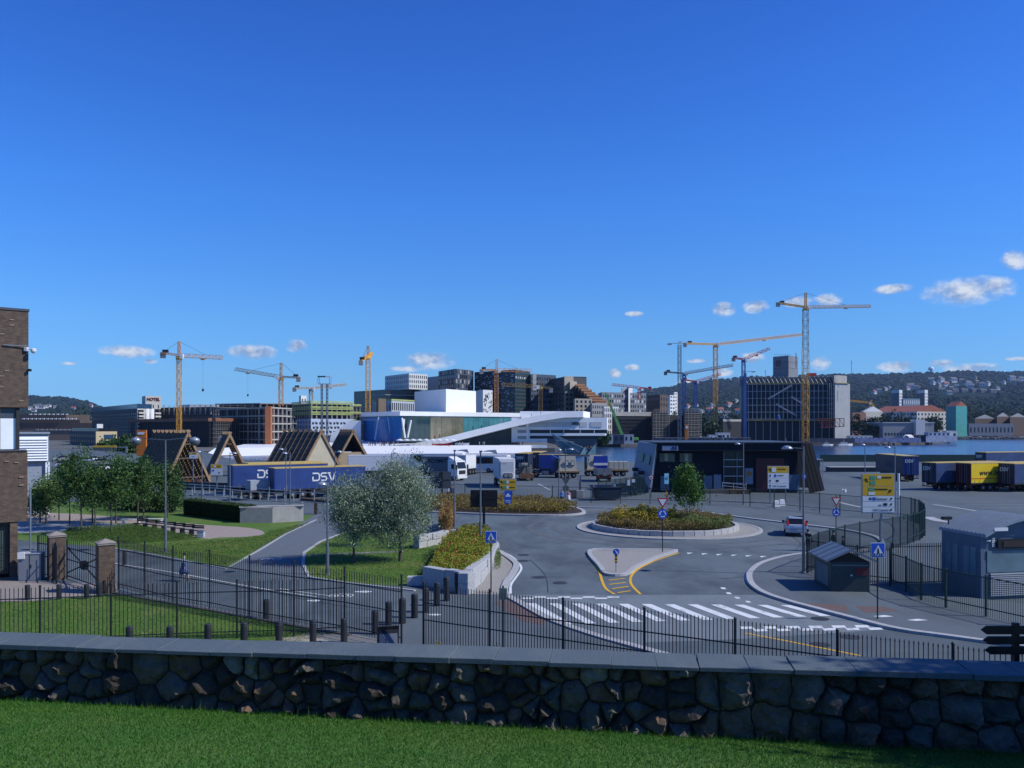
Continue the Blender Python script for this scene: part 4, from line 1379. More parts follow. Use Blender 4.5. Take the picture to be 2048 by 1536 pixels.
# the great ramp: a thick sloping slab rising to the right
def ramp(pts_px, Y0, Y1, thick, name):
 fr = [P3(x, y, Y0 + (Y1 - Y0) * (x - pts_px[0][0]) / (pts_px[-1][0] - pts_px[0][0])) for x, y in pts_px]
 n = len(fr)
 vs, fs = [], []
 back = Vector((6, 30, 0))
 for p in fr:
  vs += [p, p + Vector((0, 0, -thick)), p + back, p + back + Vector((0, 0, -thick))]
 for i in range(n - 1):
  k = 4 * i
  fs += [(k, k + 4, k + 6, k + 2), (k + 1, k + 3, k + 7, k + 5), (k, k + 1, k + 5, k + 4), (k + 2, k + 6, k + 7, k + 3)]
 fs += [(0, 2, 3, 1), (4 * n - 4, 4 * n - 3, 4 * n - 1, 4 * n - 2)]
 mb = MB()
 mb.add(vs, fs)
 return mb.b(name, MARB, op, world=1)
ramp([(742, 896), (830, 886), (900, 872), (960, 857), (1030, 840), (1085, 829), (1130, 822.5), (1166, 822)], 379, 396, 2.9, 'sloping_roof')
# plaza wedge in front of the glass and the white apron at the water
MB().prism([(wx(728, 382), 382), (wx(800, 376), 376), (wx(980, 384), 384), (wx(1000, 420), 420), (wx(722, 436), 436)], -.3, lambda x, y: wz(884, 402) if y > 400 else .5).b('plaza', MARB, op, world=1)
for q_ in ([(430, 318, 333), (565, 336, 351), (735, 354, 373)], [(735, 354, 373), (900, 358, 379), (1062, 366, 384)]):
 mb = MB()
 for (xa, ya, yb), (xc, yc, yd) in zip(q_, q_[1:]):
  mb.add([(wx(xa, yb), ya, -2.3), (wx(xc, yd), yc, -2.3), (wx(xc, yd), yd, .9), (wx(xa, yb), yb, .9), (wx(xa, yb), yb + 6, .9), (wx(xc, yd), yd + 6, .9), (wx(xc, yd), yd + 6, -2.6), (wx(xa, yb), yb + 6, -2.6)],
   [(0, 1, 2, 3), (3, 2, 5, 4), (4, 5, 6, 7), (0, 3, 4, 7), (1, 6, 5, 2), (0, 7, 6, 1)])
 mb.b('quay_slope', MARB, op, world=1)
MB().prism([(wx(436, 333), 333), (wx(565, 351), 351), (wx(720, 371), 371), (wx(722, 430), 430), (wx(500, 420), 420)], -2.4, lambda x, y: .3 + (y - 333) * .012).b('west_slope', MARB, op, world=1)
MB().add([P3(655, 905, 430), P3(722, 890, 430), P3(722, 841, 430), P3(700, 841, 430), P3(662, 868, 430), P3(655, 905, 450), P3(722, 890, 450), P3(722, 841, 450), P3(700, 841, 450), P3(662, 868, 450)],
  [(0, 1, 2, 3, 4), (9, 8, 7, 6, 5), (0, 5, 6, 1), (1, 6, 7, 2), (2, 7, 8, 3), (3, 8, 9, 4), (4, 9, 5, 0)]).b('west_roof', MARB, op, world=1)
# dark glazed wedge below the ramp
MB().extrude([P3(850, 886, 392), P3(1023, 852, 397), P3(1023, 892, 397), P3(850, 893, 392)], (4, 20, 0)).b('lower_glazing', mat('dark_sea_glass', (.035, .045, .045), rough=.2, var=.35, vs=.2), op, world=1)
# workshop wing
Yw = 397
def wing(l, r, y0, y1, m, name, Y=Yw, dep=30, dy=0.0):
 pl_, pr_ = Vector((wx(l, Y), Y, 0)), Vector((wx(r, Y + dy), Y + dy, 0))
 sx = 4 if dep > 5 else 0
 return MB().prism([pl_, pr_, pr_ + Vector((sx, dep, 0)), pl_ + Vector((sx, dep, 0))], wz(y1, Y), wz(y0, Y)).b(name, m, op, world=1)
wing(1023, 1214, 835, 859.5, MARB, 'wing_upper', dy=3)
wing(1023, 1212, 859.6, 866.4, GD, 'window_band', Y=Yw + .8, dy=3)
wing(1023, 1210, 866.5, 871.5, MARB, 'wing_middle', dy=3)
wing(1023, 1198, 871.6, 877.4, GD, 'window_band', Y=Yw + .8, dy=3)
wing(1023, 1094, 877.5, 885, MARB, 'wing_lower', Y=Yw - .2, dy=1)
wing(1094, 1190, 877.5, 892, mat('shadow_glazing', (.07, .085, .11), rough=.2), 'undercroft', Y=Yw + 1.5, dy=3)
for px in (1100, 1127, 1160, 1188):
 wing(px, px + 1.2, 859.6, 866.4, MARB, 'window_pier', Y=Yw + .3 + (px - 1023) * .014, dep=.6)
wing(1023, 1056, 845, 884, MARB, 'wing_gable', Y=Yw - .5, dep=8)
wing(1040, 1166, 822.5, 836, MARB, 'wing_top', Y=Yw + 6, dy=3)
wing(1086, 1149, 831, 834.5, GD, 'window_band', Y=Yw + 5.6, dy=1, dep=2)
wing(1035, 1052, 843, 854, FG, 'louvre_panel', Y=Yw - .62, dep=.1)
wing(1035, 1053, 860, 866, FG, 'louvre_panel', Y=Yw - .62, dep=.1)
wing(1035, 1053, 872, 878, FG, 'louvre_panel', Y=Yw - .62, dep=.1)
PAL = mat('pale_perforated_panel', (.58, .58, .58), var=.06)
for l, r in ((1056, 1080), (1081, 1100), (1101, 1122), (1123, 1143), (1160, 1174), (1181, 1204)):
 wing(l, r, 844, 854, PAL, 'perforated_panel', Y=Yw - .06 + (l - 1023) * .015, dep=.1, dy=.3)
wing(1144, 1158, 844, 850, mat('shadow_glazing', (.07, .085, .11)), 'window', Y=Yw + 1.5, dep=.6)
MB().box(wx(1000, 385), wx(1094, 385), 385, 386, -.3, wz(890, 385)).b('terrace_wall', MARB, op, world=1)
wing(938, 1036, 889, 896, mat('cafe_glass', (.03, .035, .04), rough=.2), 'cafe_glazing', Y=389, dep=3)
wing(910, 938, 886, 897, MARB, 'stair_block', Y=388, dep=3)
# cafe parasols along the apron
pm = MB().lathe([(.03, 0), (.03, 2.3), (1.7, 2.35), (.05, 3.0)], (0, 0, 0), 8)
pcan = MB().lathe([(1.9, 2.3), (1.85, 2.42), (.05, 3.1)], (0, 0, 0), 8).mesh('canopy', WHITE)
ppole = MB().lathe([(.05, 0), (.05, 2.4)], (0, 0, 0), 6).mesh('pole', GREY)
for i in range(9):
 t = thing('cafe_parasol', 'white cafe parasol on the opera quay, %s from the left' % ORD[i], 'parasol', (wx(800 + i * 13, 379.5), 379.5 + i * .2, .9), 0, 'parasols along the opera quay')
 link('canopy', pcan, t)
 link('pole', ppole, t)
redch = MB().box(-.25, .25, -.25, .25, .4, .5).box(-.25, .25, .18, .25, .5, .95).box(-.22, -.17, -.2, -.15, 0, .4).box(.17, .22, -.2, -.15, 0, .4).box(-.22, -.17, .17, .22, 0, .4).box(.17, .22, .17, .22, 0, .4).mesh('cafe_chair', mat('red_chair', (.5, .03, .03), var=0))
for i in range(18):
 o = link('cafe_chair', redch, loc=(wx(865 + i * 2.1, 378.6), 378.6 + rc.uniform(-.4, .4), .9))
 tag(o, 'small red cafe chair under the opera quay parasols', 'chair', 'red cafe chairs on the opera quay')
# ================================================================== unfinished waterfront museum (right)
mu = thing('unfinished_museum', 'unfinished glass and steel museum shell with diagonal stairs and concrete pylon', 'museum', (wx(1590, 540), 540, -.3))
Ym = 540
fl, fr = Vector((wx(1492, Ym + 6), Ym + 6, 0)), Vector((wx(1668, Ym), Ym, 0))
bk = Vector((4, 30, 0))
MUG = glass_mat('shell_glass', (.010, .018, .032), rough=.35, spec=.12, var=.5, vs=.12)
MB().prism([fl, fr, fr + bk, fl + bk], -.3, wz(768, Ym)).b('glass_shell', MUG, mu, world=1)
d_, n_, L_ = facing(fl, fr)
zt, zb = wz(768, Ym), wz(838, Ym)
for k in range(20):
 u = L_ * (k + .5) / 20
 panel('mullion', fl, fr, u - .13, u + .13, zb, zt, STEEL, mu, .3)
 q = fl + d_ * u + n_ * .3
 MB().bar(q + Vector((0, 0, zt)), q + Vector((-1.6, 3.5, 5.2)) + Vector((0, 0, zt - .3)), .3).b('roof_rib', mat('pale_rib', (.5, .5, .42)), mu, world=1)
for j in range(6):
 z = zb + (zt - zb) * j / 5
 panel('transom', fl, fr, 0, L_, z - .12, z + .12, STEEL, mu, .36)
MB().prism([fl + Vector((1, 2, 0)), fr + Vector((-1, 2, 0)), fr + bk, fl + bk], zt + .02, zt + 4.6).b('roof_storey', mat('grey_roof_storey', (.12, .125, .13)), mu, world=1)
panel('site_deck', fl, fr, 0, L_, zb - 1.2, zb - .4, mat('ochre_boards_deck', (.3, .24, .09), var=.3, vs=.5), mu, 2.2)
panel('eaves_deck', fl, fr, 1, L_ * .84, zt + .1, zt + .8, mat('ochre_boards_deck', (.3, .24, .09)), mu, 1.2)
for k in range(12):
 u = L_ * (k + .3) / 12
 panel('column', fl, fr, u, u + .4, -.3, zb - 1.3, CONC, mu, .5)
for (x0, y0, x1, y1) in ((1536, 798, 1584, 770), (1552, 808, 1594, 832), (1582, 793, 1606, 808)):
 MB().bar(P3(x0, y0, Ym - .5), P3(x1, y1, Ym - .5), .4, 1.1).b('diagonal_stair', mat('silver_stair', (.17, .20, .27)), mu, world=1)
a, c, b, d = footprint(1546, 1577, 1596, 566, 556, 566)
MB().prism([a, c, b, d], zt, wz(711, 556)).b('lift_tower', mat('steel_grey_concrete', (.22, .235, .26), var=.12, vs=.2), mu, world=1)
panel('opening', a, c, 2.2, 6.4, wz(732, 556), wz(719, 556), mat('shade_grey', (.10, .11, .12)), mu, .05)
for z in (wz(736, 556), wz(724, 556)):
 for (u, v) in ((a, c), (c, b)):
  panel('joint', u, v, 0, (v - u).length, z, z + .25, CONCD, mu, .06)
MB().bar(P3(1592, 735, 555), P3(1592, 706, 555), .35).b('mast', BLACK2, mu, world=1)
for k in range(8):
 q = P3(1549 + k * 4.4, 711, 557)
 MB().bar(q, q + Vector((0, 0, 1.1)), .18).b('guard_post', BLACK2, mu, world=1)
a, c, b, d = footprint(1664, 1670, 1700, 545, 534, 540)
MB().prism([a, c, b, d], -.3, wz(767, 534)).b('concrete_pylon', mat('pylon_concrete', (.43, .43, .42), var=.07, vs=.4), mu, world=1)
MB().prism([a + Vector((0, 1, 0)), c + Vector((0, 1, 0)), b + Vector((-2, 1, 0)), d], wz(766, 534), wz(750, 534)).b('pylon_head', CONCL, mu, world=1)
panel('slit', c, b, 2.1, 2.5, wz(803, 534), wz(781, 534), CONCD, mu, .05)
panel('pylon_deck', c, b, -.3, 11.5, wz(767, 534), wz(765.4, 534), mat('ochre_boards_deck', (.3, .24, .09)), mu, .6)
for k in range(7):
 z0_ = zb + (zt - zb) * k / 7
 MB().box(wx(1659, 536), wx(1667, 536), 536, 537, z0_, z0_ + .35).b('ladder_deck', STEEL, mu, world=1)
for px in (1659, 1663, 1667):
 MB().bar(P3(px, 838, 535.5), P3(px, 766, 535.5), .28).b('ladder_post', STEEL, mu, world=1)
REDS = mat('red_oxide_steel', (.26, .05, .04), rough=.6, var=.2)
mb = MB()
p0, p1 = P3(1632, 838, 528), P3(1688, 837, 528)
q0, q1 = P3(1640, 855, 528), P3(1688, 853, 528)
mb.bar(p0, p1, .45).bar(q0, q1, .45).bar(p1, q1, .35)
for k in range(6):
 mb.bar(p0.lerp(p1, k / 6), q0.lerp(q1, (k + 1) / 6), .25)
 mb.bar(p0.lerp(p1, (k + 1) / 6), q0.lerp(q1, (k + 1) / 6), .25)
mb.b('red_truss', REDS, mu, world=1)
MB().box(wx(1617, 545), wx(1633, 545), 545, 549, wz(752, 545), wz(746, 545)).b('roof_unit', mat('red_unit', (.5, .04, .03)), mu, world=1)
MB().lathe([(1, 0), (1, 2.6), (.3, 3)], (wx(1557, 537), 537, zb - .3), 10).b('water_tank', mat('blue_plastic', (.03, .12, .4)), mu, world=1)
# ================================================================== tower cranes
CY = mat('crane_yellow', (.85, .42, .05), rough=.5, var=.15, vs=.3)
CO = mat('crane_orange', (.85, .36, .08), rough=.5, var=.15, vs=.3)
CRD = mat('crane_red', (.65, .09, .07), rough=.5, var=.15, vs=.3)
CBL = mat('crane_blue', (.04, .11, .38), rough=.5, var=.15, vs=.3)
CBG = mat('crane_beige', (.55, .40, .24), rough=.5, var=.15, vs=.3)
CWT = mat('counterweight_concrete', (.30, .30, .30), var=.1)
def lattice(p, q, w, ch, dg, seg=None, tri=False, w2=None):
 """four-chord lattice girder"""
 p, q = Vector(p), Vector(q)
 d = (q - p)
 L_ = d.length
 d.normalize()
 up = Vector((0, 0, 1)) if abs(d.z) < .9 else Vector((0, 1, 0))
 a = d.cross(up).normalized()
 b = a.cross(d).normalized()
 w2 = w2 or w
 offs = [a * w / 2 - b * w2 / 2, a * w / 2 + b * w2 / 2, -a * w / 2 + b * w2 / 2, -a * w / 2 - b * w2 / 2]
 if tri:
  offs = [a * w / 2 - b * w2 / 2, b * w2 / 2, -a * w / 2 - b * w2 / 2]
 mb = MB()
 n = seg or max(2, int(L_ / (w * 1.15)))
 for o_ in offs:
  mb.bar(p + o_, q + o_, ch)
 for i in range(n):
  c0, c1 = p + d * (L_ * i / n), p + d * (L_ * (i + 1) / n)
  for k in range(len(offs)):
   o1, o2 = offs[k], offs[(k + 1) % len(offs)]
   mb.bar(c0 + o1, c1 + o2, dg) if (i + k) % 2 == 0 else mb.bar(c0 + o2, c1 + o1, dg)
   mb.bar(c1 + o1, c1 + o2, dg)
 return mb
def crane(label, mx, y_base, y_slew, jib, cjib, apex, Y, mm, jm=None, w=2.0, cab=True, trolley=.6, hook=0, mast_split=None, dY=0.0):
 jm = jm or mm
 base = P3(mx, y_base, Y)
 t = thing('tower_crane', label, 'tower crane', (base.x, base.y, base.z))
 top = P3(mx, y_slew, Y)
 sc = Y / 500
 if mast_split:
  mid = P3(mx, mast_split[0], Y)
  lattice(base, mid, w, .26 * sc, .16 * sc).b('mast', mm, t, world=1)
  lattice(mid, top, w * .9, .24 * sc, .15 * sc).b('upper_mast', mast_split[1], t, world=1)
 else:
  lattice(base, top, w, .26 * sc, .16 * sc).b('mast', mm, t, world=1)
 jt, cj = P3(jib[0], jib[1], Y + dY), P3(cjib[0], cjib[1], Y - dY * .3)
 jr = top + Vector((0, 0, 1.2))
 lattice(jr, jt, 1.3, .2 * sc, .13 * sc, tri=True, w2=1.7).b('jib', jm, t, world=1)
 lattice(jr, cj, 1.5, .26 * sc, .18 * sc, w2=.8).b('counter_jib', jm, t, world=1)
 MB().cbox(cj + Vector((0, 0, -1.0)), (2.2, 1.4, 2.6)).b('counterweight', CWT, t, world=1)
 MB().cbox(cj.lerp(jr, .15) + Vector((0, 0, 1.0)), (2.4, 1.4, 1.3)).b('winch', BLACK2, t, world=1)
 MB().lathe([(1.3, -.8), (1.5, 0), (1.3, .9)], top, 10).b('slewing_ring', mm, t, world=1)
 if cab:
  sgn = 1 if jt.x > jr.x else -1
  MB().cbox(top + Vector((1.5 * sgn, -.8, .6)), (1.6, 1.4, 2.2)).b('cab', WHITE, t, world=1, bevel=.1)
 if apex:
  ap = P3(mx + .5, apex, Y)
  lattice(jr, ap, 1.1, .22 * sc, .13 * sc).b('apex_frame', jm, t, world=1)
  tb = MB()
  tb.bar(ap, jr.lerp(jt, .62) + Vector((0, 0, .8)), .11 * sc)
  tb.bar(ap, cj + Vector((0, 0, .4)), .11 * sc)
  tb.b('tie_bars', BLACK2, t, world=1)
 tr = jr.lerp(jt, trolley) + Vector((0, 0, -1.2))
 MB().cbox(tr, (1.8, 1.2, .7)).b('trolley', jm, t, world=1)
 if hook:
  MB().bar(tr, tr + Vector((0, 0, -hook)), .05 * sc).cbox(tr + Vector((0, 0, -hook)), (.7, .5, 1.2)).b('hook_block', BLACK2, t, world=1)
 return t
crane('yellow tower crane standing behind the largest timber frame', 358, 880, 716, (445, 715), (326, 706), 683, 385, CY, CO, w=1.7, trolley=.55, hook=14)
crane('orange tower crane with jib pointing left above the concrete frames', 562, 812, 758, (471, 738), (597, 755), 726, 450, CO, CBG, w=2.0, trolley=.72, hook=12, dY=20)
crane('low beige flat topped crane beside the floodlight mast', 622, 812, 780, (692, 769), (589, 776), None, 540, CBG, w=2.1, trolley=.55, dY=20)
crane('tall yellow crane with jib turned towards the viewer left of the opera', 736, 830, 716, (744, 706), (722, 722), 692, 455, CY, w=2.2, dY=25, trolley=.4)
crane('yellow tower crane in front of the black fleck tower', 993, 830, 744, (1063, 741), (963, 740), 719, 490, CO, w=2.0, trolley=.6)
crane('brown yellow tower crane with jib pointing left over the black tower', 1081, 832, 777, (1004, 769), (1102, 777), 757, 480, mat('crane_ochre', (.36, .22, .06)), w=2.0, trolley=.5)
crane('small red tower crane above the chequered apartment block', 1279, 800, 778, (1224, 769), (1303, 778), None, 680, CRD, w=2.2, trolley=.4)
crane('blue masted crane with pale red jib beside the thin light mast', 1368, 870, 750, (1466, 730), (1331, 744), None, 610, CBL, mat('crane_pale_red', (.42, .20, .18)), w=2.2, trolley=.6, dY=-15)
crane('short blue and white masted crane with small red jib', 1391, 872, 766, (1441, 748), (1366, 759), None, 640, CBL, CRD, w=2.0, trolley=.6)
crane('yellow flat topped crane with long jib reaching to the tallest crane', 1431, 845, 692, (1604, 669), (1370, 687), None, 560, CY, CY, w=2.5, trolley=.55, dY=30)
crane('blue masted crane with raised red jib left of the museum shell', 1487, 885, 722, (1539, 697), (1467, 716), None, 560, CBL, CRD, w=2.0, trolley=.5)
crane('tallest yellow crane standing in front of the museum shell', 1611, 884, 618, (1741, 612), (1556, 606), 586, 520, CY, CY, w=3.2, trolley=.62, mast_split=(700, mat('crane_faded_yellow', (.42, .33, .16))))
crane('distant yellow crane low behind the pylon on the right', 1742, 830, 808, (1700, 801), (1748, 812), 800, 900, CY, w=2.4)
# thin light mast and floodlight tower
t = thing('light_mast', 'thin lattice light mast with two lamp arms rising behind the black customs hall', 'light mast', (*P3(1359, 975, 128).xy, 0))
lattice((0, 0, 0), (0, 0, wz(690, 128)), .45, .05, .035).b('mast', mat('mast_blue_grey', (.16, .19, .25)), t)
zt = wz(687, 128)
MB().bar((-1.6, 0, zt), (.9, 0, zt + .05), .07).b('lamp_arm', GREY, t)
MB().cbox((-1.5, 0, zt - .1), (.6, .3, .22)).b('floodlight', GREY, t)
MB().cbox((.1, 0, zt + .2), (.5, .3, .3)).b('floodlight', WHITE, t)
t = thing('floodlight_mast', 'blue grey floodlight mast with square lamp platform above the concrete floors', 'light mast', (*P3(649, 940, 178).xy, 0))
zt = wz(768, 178)
for dx in (-.55, .55):
 lattice((dx, 0, 0), (dx, 0, zt), .35, .07, .05).b('mast', mat('mast_blue_grey', (.16, .19, .25)), t)
mb = MB()
for z in (zt, zt + 1.6):
 for s in (-1, 1):
  mb.bar((-1.2, s * .8, z), (1.2, s * .8, z), .07)
  mb.bar((s * 1.2, -.8, z), (s * 1.2, .8, z), .07)
for s in (-1, 1):
 for s2 in (-1, 1):
  mb.bar((s * 1.2, s2 * .8, zt), (s * 1.2, s2 * .8, zt + 1.6), .07)
mb.b('lamp_platform', mat('mast_blue_grey', (.16, .19, .25)), t)
for i in range(5):
 MB().cbox((-1 + i * .55, -.9, zt + 1.5), (.4, .3, .3)).b('floodlight', BLACK2 if i < 3 else WHITE, t)
t = thing('floodlight_mast', 'blue lattice mast with lamp platform left of the museum shell', 'light mast', (wx(1490, 505), 505, -.3))
lattice((0, 0, 0), (0, 0, wz(745, 505)), 1.2, .2, .12).b('mast', CBL, t)
for dx, py in ((6, 742), (5, 755)):
 z = wz(py, 505)
 MB().bar((-2, 0, z), (dx, 0, z), .2).b('lamp_arm', BLACK2, t)
 MB().cbox((dx - 1, 0, z - .3), (2, .6, .5)).b('floodlight', GREY, t)
for px, py, Y, lb in ((1531, 741, 545, 'thin wind mast with ball above the museum roof edge'), (1703, 722, 534, 'thin mast with small lamp above the concrete pylon')):
 t = thing('roof_mast', lb, 'mast', P3(px, 768 if px < 1600 else 752, Y))
 L_ = wz(py, Y) - wz(768 if px < 1600 else 752, Y)
 MB().bar((0, 0, 0), (0, 0, L_), .22).b('pole', GREY, t)
 MB().ell((0, 0, L_), .5, .5, .5, 8, 5).b('lamp', FW, t)
# green telescopic boom
t = thing('mobile_crane', 'mobile crane with long lime green telescopic boom leaning left', 'mobile crane', (wx(1245, 505), 505, -.3))
GRN = mat('lime_green_paint', (.15, .42, .10), rough=.45, var=.08)
p0, p1 = P3(1246, 874, 505), P3(1211, 786, 505)
for k, (f0, f1, w) in enumerate(((0, .4, 1.7), (.39, .72, 1.35), (.71, 1, 1.0))):
 MB().bar(p0.lerp(p1, f0), p0.lerp(p1, f1), w).b('boom_section', GRN, t, world=1)
MB().cbox((wx(1246, 505) + 3, 505, 2.2), (12, 2.6, 1.8)).b('carrier', GRN, t, world=1, bevel=.2)
for k in range(4):
 MB().lathe([(.7, -.3), (.7, .3)], (wx(1246, 505) - 2 + k * 3, 503.6, .5), 12, 'y').b('wheel', BLACK, t, world=1)
# ================================================================== far quay clutter: containers, sheds, boats
def container(px, Y, w, h, z, m, label, group=None, dep=6.0):
 x = wx(px, Y)
 t = thing('site_container', label, 'container', (x, Y, z), 0, group)
 MB().box(0, w, 0, dep, 0, h).b('body', m, t, bevel=.04)
 n = max(2, int(w / 2.4))
 for k in range(n):
  MB().box(w * (k + .3) / n, w * (k + .7) / n, -.05, .01, h * .38, h * .78).b('window', GD, t)
 MB().box(-.04, w + .04, -.06, .02, h - .18, h - .02).b('top_rail', FG, t)
 return t
NAVY = mat('navy_container', (.035, .06, .11), var=.15)
LGREY = mat('light_grey_container', (.42, .45, .5), var=.08)
for i, px in enumerate((1095, 1117, 1139, 1161, 1183)):
 for lv in range(2):
  container(px, 474, 6.1, 2.7, -.3 + lv * 2.75, NAVY, 'navy site container, %s from the left, %s tier by the opera' % (ORD[i], ('lower', 'upper')[lv]), 'stacked navy site containers')
container(1206, 474, 5.6, 5.6, -.3, LGREY, 'tall pale grey site cabin right of the navy containers')
container(1227, 474, 6, 5.4, -.3, NAVY, 'navy site cabin between two pale grey cabins')
container(1248, 474, 5.4, 5.4, -.3, LGREY, 'pale grey site cabin at the end of the container row')
for i, px in enumerate((1310, 1334, 1358, 1383, 1408, 1432, 1456, 1478)):
 container(px, 498, 6.9, 3.4, -.3, mat('slate_container', (.06, .075, .10), var=.15) if i % 3 else NAVY, 'slate blue site cabin, %s along the quay behind the customs hall' % ORD[i], 'cabins behind the customs hall')
container(1418, 512, 8, 4.8, -.3, FW, 'white stacked site office below the yellow crane foot')
container(1435, 512, 7.6, 6.2, -.3, FW, 'taller white stacked site office below the yellow crane foot')
# construction shed with dark netting
t, a, c, b, d, z1 = block('construction_shed', 'dark netted low shed with ragged roof left of the blue mast', 1443, 1446, 1482, 540, 532, 540, 843, mat('dark_netting', (.03, .03, .034)))
panel('parapet_band', c, b, 0, (b - c).length, z1 + .02, z1 + 1.4, CONCL, t, .2)
# right bank
SITE = mat('printed_hoarding', (.22, .25, .42), var=.5, vs=.6)
HOA = mat('white_hoarding', (.55, .58, .66), var=.35, vs=.8)
t = thing('site_hoarding', 'printed blue hoarding along the right construction quay', 'hoarding', (wx(1800, 526), 526, -.3))
for k in range(14):
 l = 1708 + k * 9.6
 Y = 524 + k * .35
 MB().box(wx(l, Y), wx(l + 9.4, Y), Y, Y + .2, -.3, 2.6).b('hoarding_panel', SITE, t, world=1)
t = thing('site_hoarding', 'white printed hoarding at the tip of the right quay', 'hoarding', (wx(1880, 533), 533, -.3))
for k in range(6):
 l = 1852 + k * 10.4
 Y = 532 + k * 2
 MB().box(wx(l, Y), wx(l + 10.2, Y), Y, Y + .2, -.3, 3.6).b('hoarding_panel', HOA, t, world=1)
t = thing('site_hoarding', 'dark lettered hoarding along the museum quay', 'hoarding', (wx(1560, 522), 522, -.3))
for k in range(10):
 l = 1600 + k * 11
 MB().box(wx(l, 522), wx(l + 10.8, 522), 522, 522.2, -.3, 2.4).b('hoarding_panel', mat('dark_hoarding', (.05, .06, .09), var=.3, vs=.6), t, world=1)
for i, (px, Y, w, h, z, m, lb) in enumerate((
  (1700, 528, 14, 4.2, -.3, FW, 'white two storey site cabins beside the pylon'), (1857, 545, 14, 3, 3.0, HOA, 'upper white site cabins at the right quay'),
  (1857, 545, 18, 3.2, -.3, HOA, 'lower white site cabins at the right quay'), (1823, 548, 16, 4.6, -.3, mat('slate_container', (.06, .075, .10)), 'dark slate cabins left of the white quay cabins'),
  (1893, 552, 7, 7.2, -.3, FW, 'white site tower cabin at the right end of the quay'), (1727, 535, 12, 2.4, -.3, mat('red_oxide_steel', (.26, .05, .04)), 'red oxide steel store on the right quay'),
  (1765, 535, 12, 2.2, -.3, CONCD, 'low grey store on the right quay'))):
 container(px, Y, w, h, z, m, lb)
t = thing('white_tent', 'white arched tent tunnel on the construction quay', 'tent', (wx(1812, 533), 533, -.3))
for k in range(5):
 pts_ = [(2.6 * math.cos(math.pi * j / 8), 0, 4.2 * math.sin(math.pi * j / 8) + .2) for j in range(9)]
 MB().tube([(p[0] + k * 1.0, k * .8, p[2]) for p in pts_], .5, 6).b('arch_segment', WHITE, t)
t = thing('warehouse', 'long pale grey warehouse with white roof block on the right bank', 'warehouse', (wx(1830, 640), 640, -.3))
MB().box(wx(1766, 640), wx(1868, 640), 640, 670, -.3, wz(846, 640)).b('wall', FG, t, world=1)
MB().box(wx(1765, 640), wx(1869, 640), 639.5, 671, wz(846, 640) + .02, wz(844.5, 640)).b('roof', FW, t, world=1)
MB().box(wx(1832, 636), wx(1850, 636), 636, 645, -.3, wz(839, 636)).b('stair_block', FW, t, world=1)
for k in range(10):
 MB().box(wx(1770 + k * 6, 640), wx(1773 + k * 6, 640), 639.9, 640.1, 3, 5).b('window', GD, t, world=1)
# long red roofed building and netted neighbour
t, a, c, b, d, z1 = block('apartment_building', 'long white apartment building with red tiled roof behind dark trees', 1740, 1834, 1895, 960, 900, 920, 823, mat('cream_white_facade', (.6, .58, .54)))
rz_ = (a + b + c + d) / 4
MB().add([a + Vector((0, 0, z1)), c + Vector((0, 0, z1)), b + Vector((0, 0, z1)), d + Vector((0, 0, z1)), (a + d) / 2 + Vector((0, 0, z1 + 7)), (c + b) / 2 + Vector((0, 0, z1 + 7))],
  [(0, 1, 5, 4), (1, 2, 5), (2, 3, 4, 5), (3, 0, 4)]).b('roof', HR, t, world=1)
window_grid(t, c, b, 2, z1 - .5, 9, 5, .4, .5, SHUT)
window_grid(t, a, c, 2, z1 - .5, 14, 5, .4, .5, SHUT)
t, a, c, b, d, z1 = block('netted_building', 'building wrapped in turquoise scaffold netting beside red roofs', 1892, 1912, 1934, 900, 880, 890, 812, mat('turquoise_netting', (.06, .33, .32), var=.15, vs=.3))
MB().add([a + Vector((0, 0, z1)), c + Vector((0, 0, z1)), b + Vector((0, 0, z1)), d + Vector((0, 0, z1)), (a + d) / 2 + Vector((0, 0, z1 + 5)), (c + b) / 2 + Vector((0, 0, z1 + 5))],
  [(0, 1, 5, 4), (1, 2, 5), (2, 3, 4, 5), (3, 0, 4)]).b('roof', HR, t, world=1)
t, a, c, b, d, z1 = block('apartment_building', 'low house with red roof left of the dark quay trees', 1700, 1705, 1732, 820, 800, 806, 825, mat('brick_red_wall', (.25, .12, .08)))
t, a, c, b, d, z1 = block('apartment_building', 'pale roofed house beside the quay trees', 1722, 1728, 1765, 830, 810, 820, 823, mat('pale_wall', (.5, .47, .4)))
MB().add([a + Vector((0, 0, z1)), c + Vector((0, 0, z1)), b + Vector((0, 0, z1)), d + Vector((0, 0, z1)), (a + d) / 2 + Vector((0, 0, z1 + 5)), (c + b) / 2 + Vector((0, 0, z1 + 5))],
  [(0, 1, 5, 4), (1, 2, 5), (2, 3, 4, 5), (3, 0, 4)]).b('roof', FW, t, world=1)
for px, lb in ((1783, 'left of the two pale high rise slabs on the hill foot'), (1834, 'right of the two pale high rise slabs on the hill foot')):
 t, a, c, b, d, z1 = block('apartment_tower', lb, px, px + 15, px + 21, 1450, 1420, 1430, 782, mat('shaded_slab', (.16, .15, .16)))
 panel('end_frame', c, b, 0, (b - c).length, 0, z1 + 2, FW, t, .5)
 window_grid(t, c, b, 6, z1 - 2, 3, 12, .3, .5, GD, proud=.7)
 panel('frame_top', a, c, 0, (c - a).length, z1 - 3, z1 + 2, FW, t, .5)
t, a, c, b, d, z1 = block('apartment_building', 'blue grey housing row between the two high rise slabs', 1803, 1806, 1840, 1400, 1380, 1390, 797, mat('blue_housing', (.18, .25, .33)))
window_grid(t, c, b, 8, z1, 8, 4, .4, .5, FW)
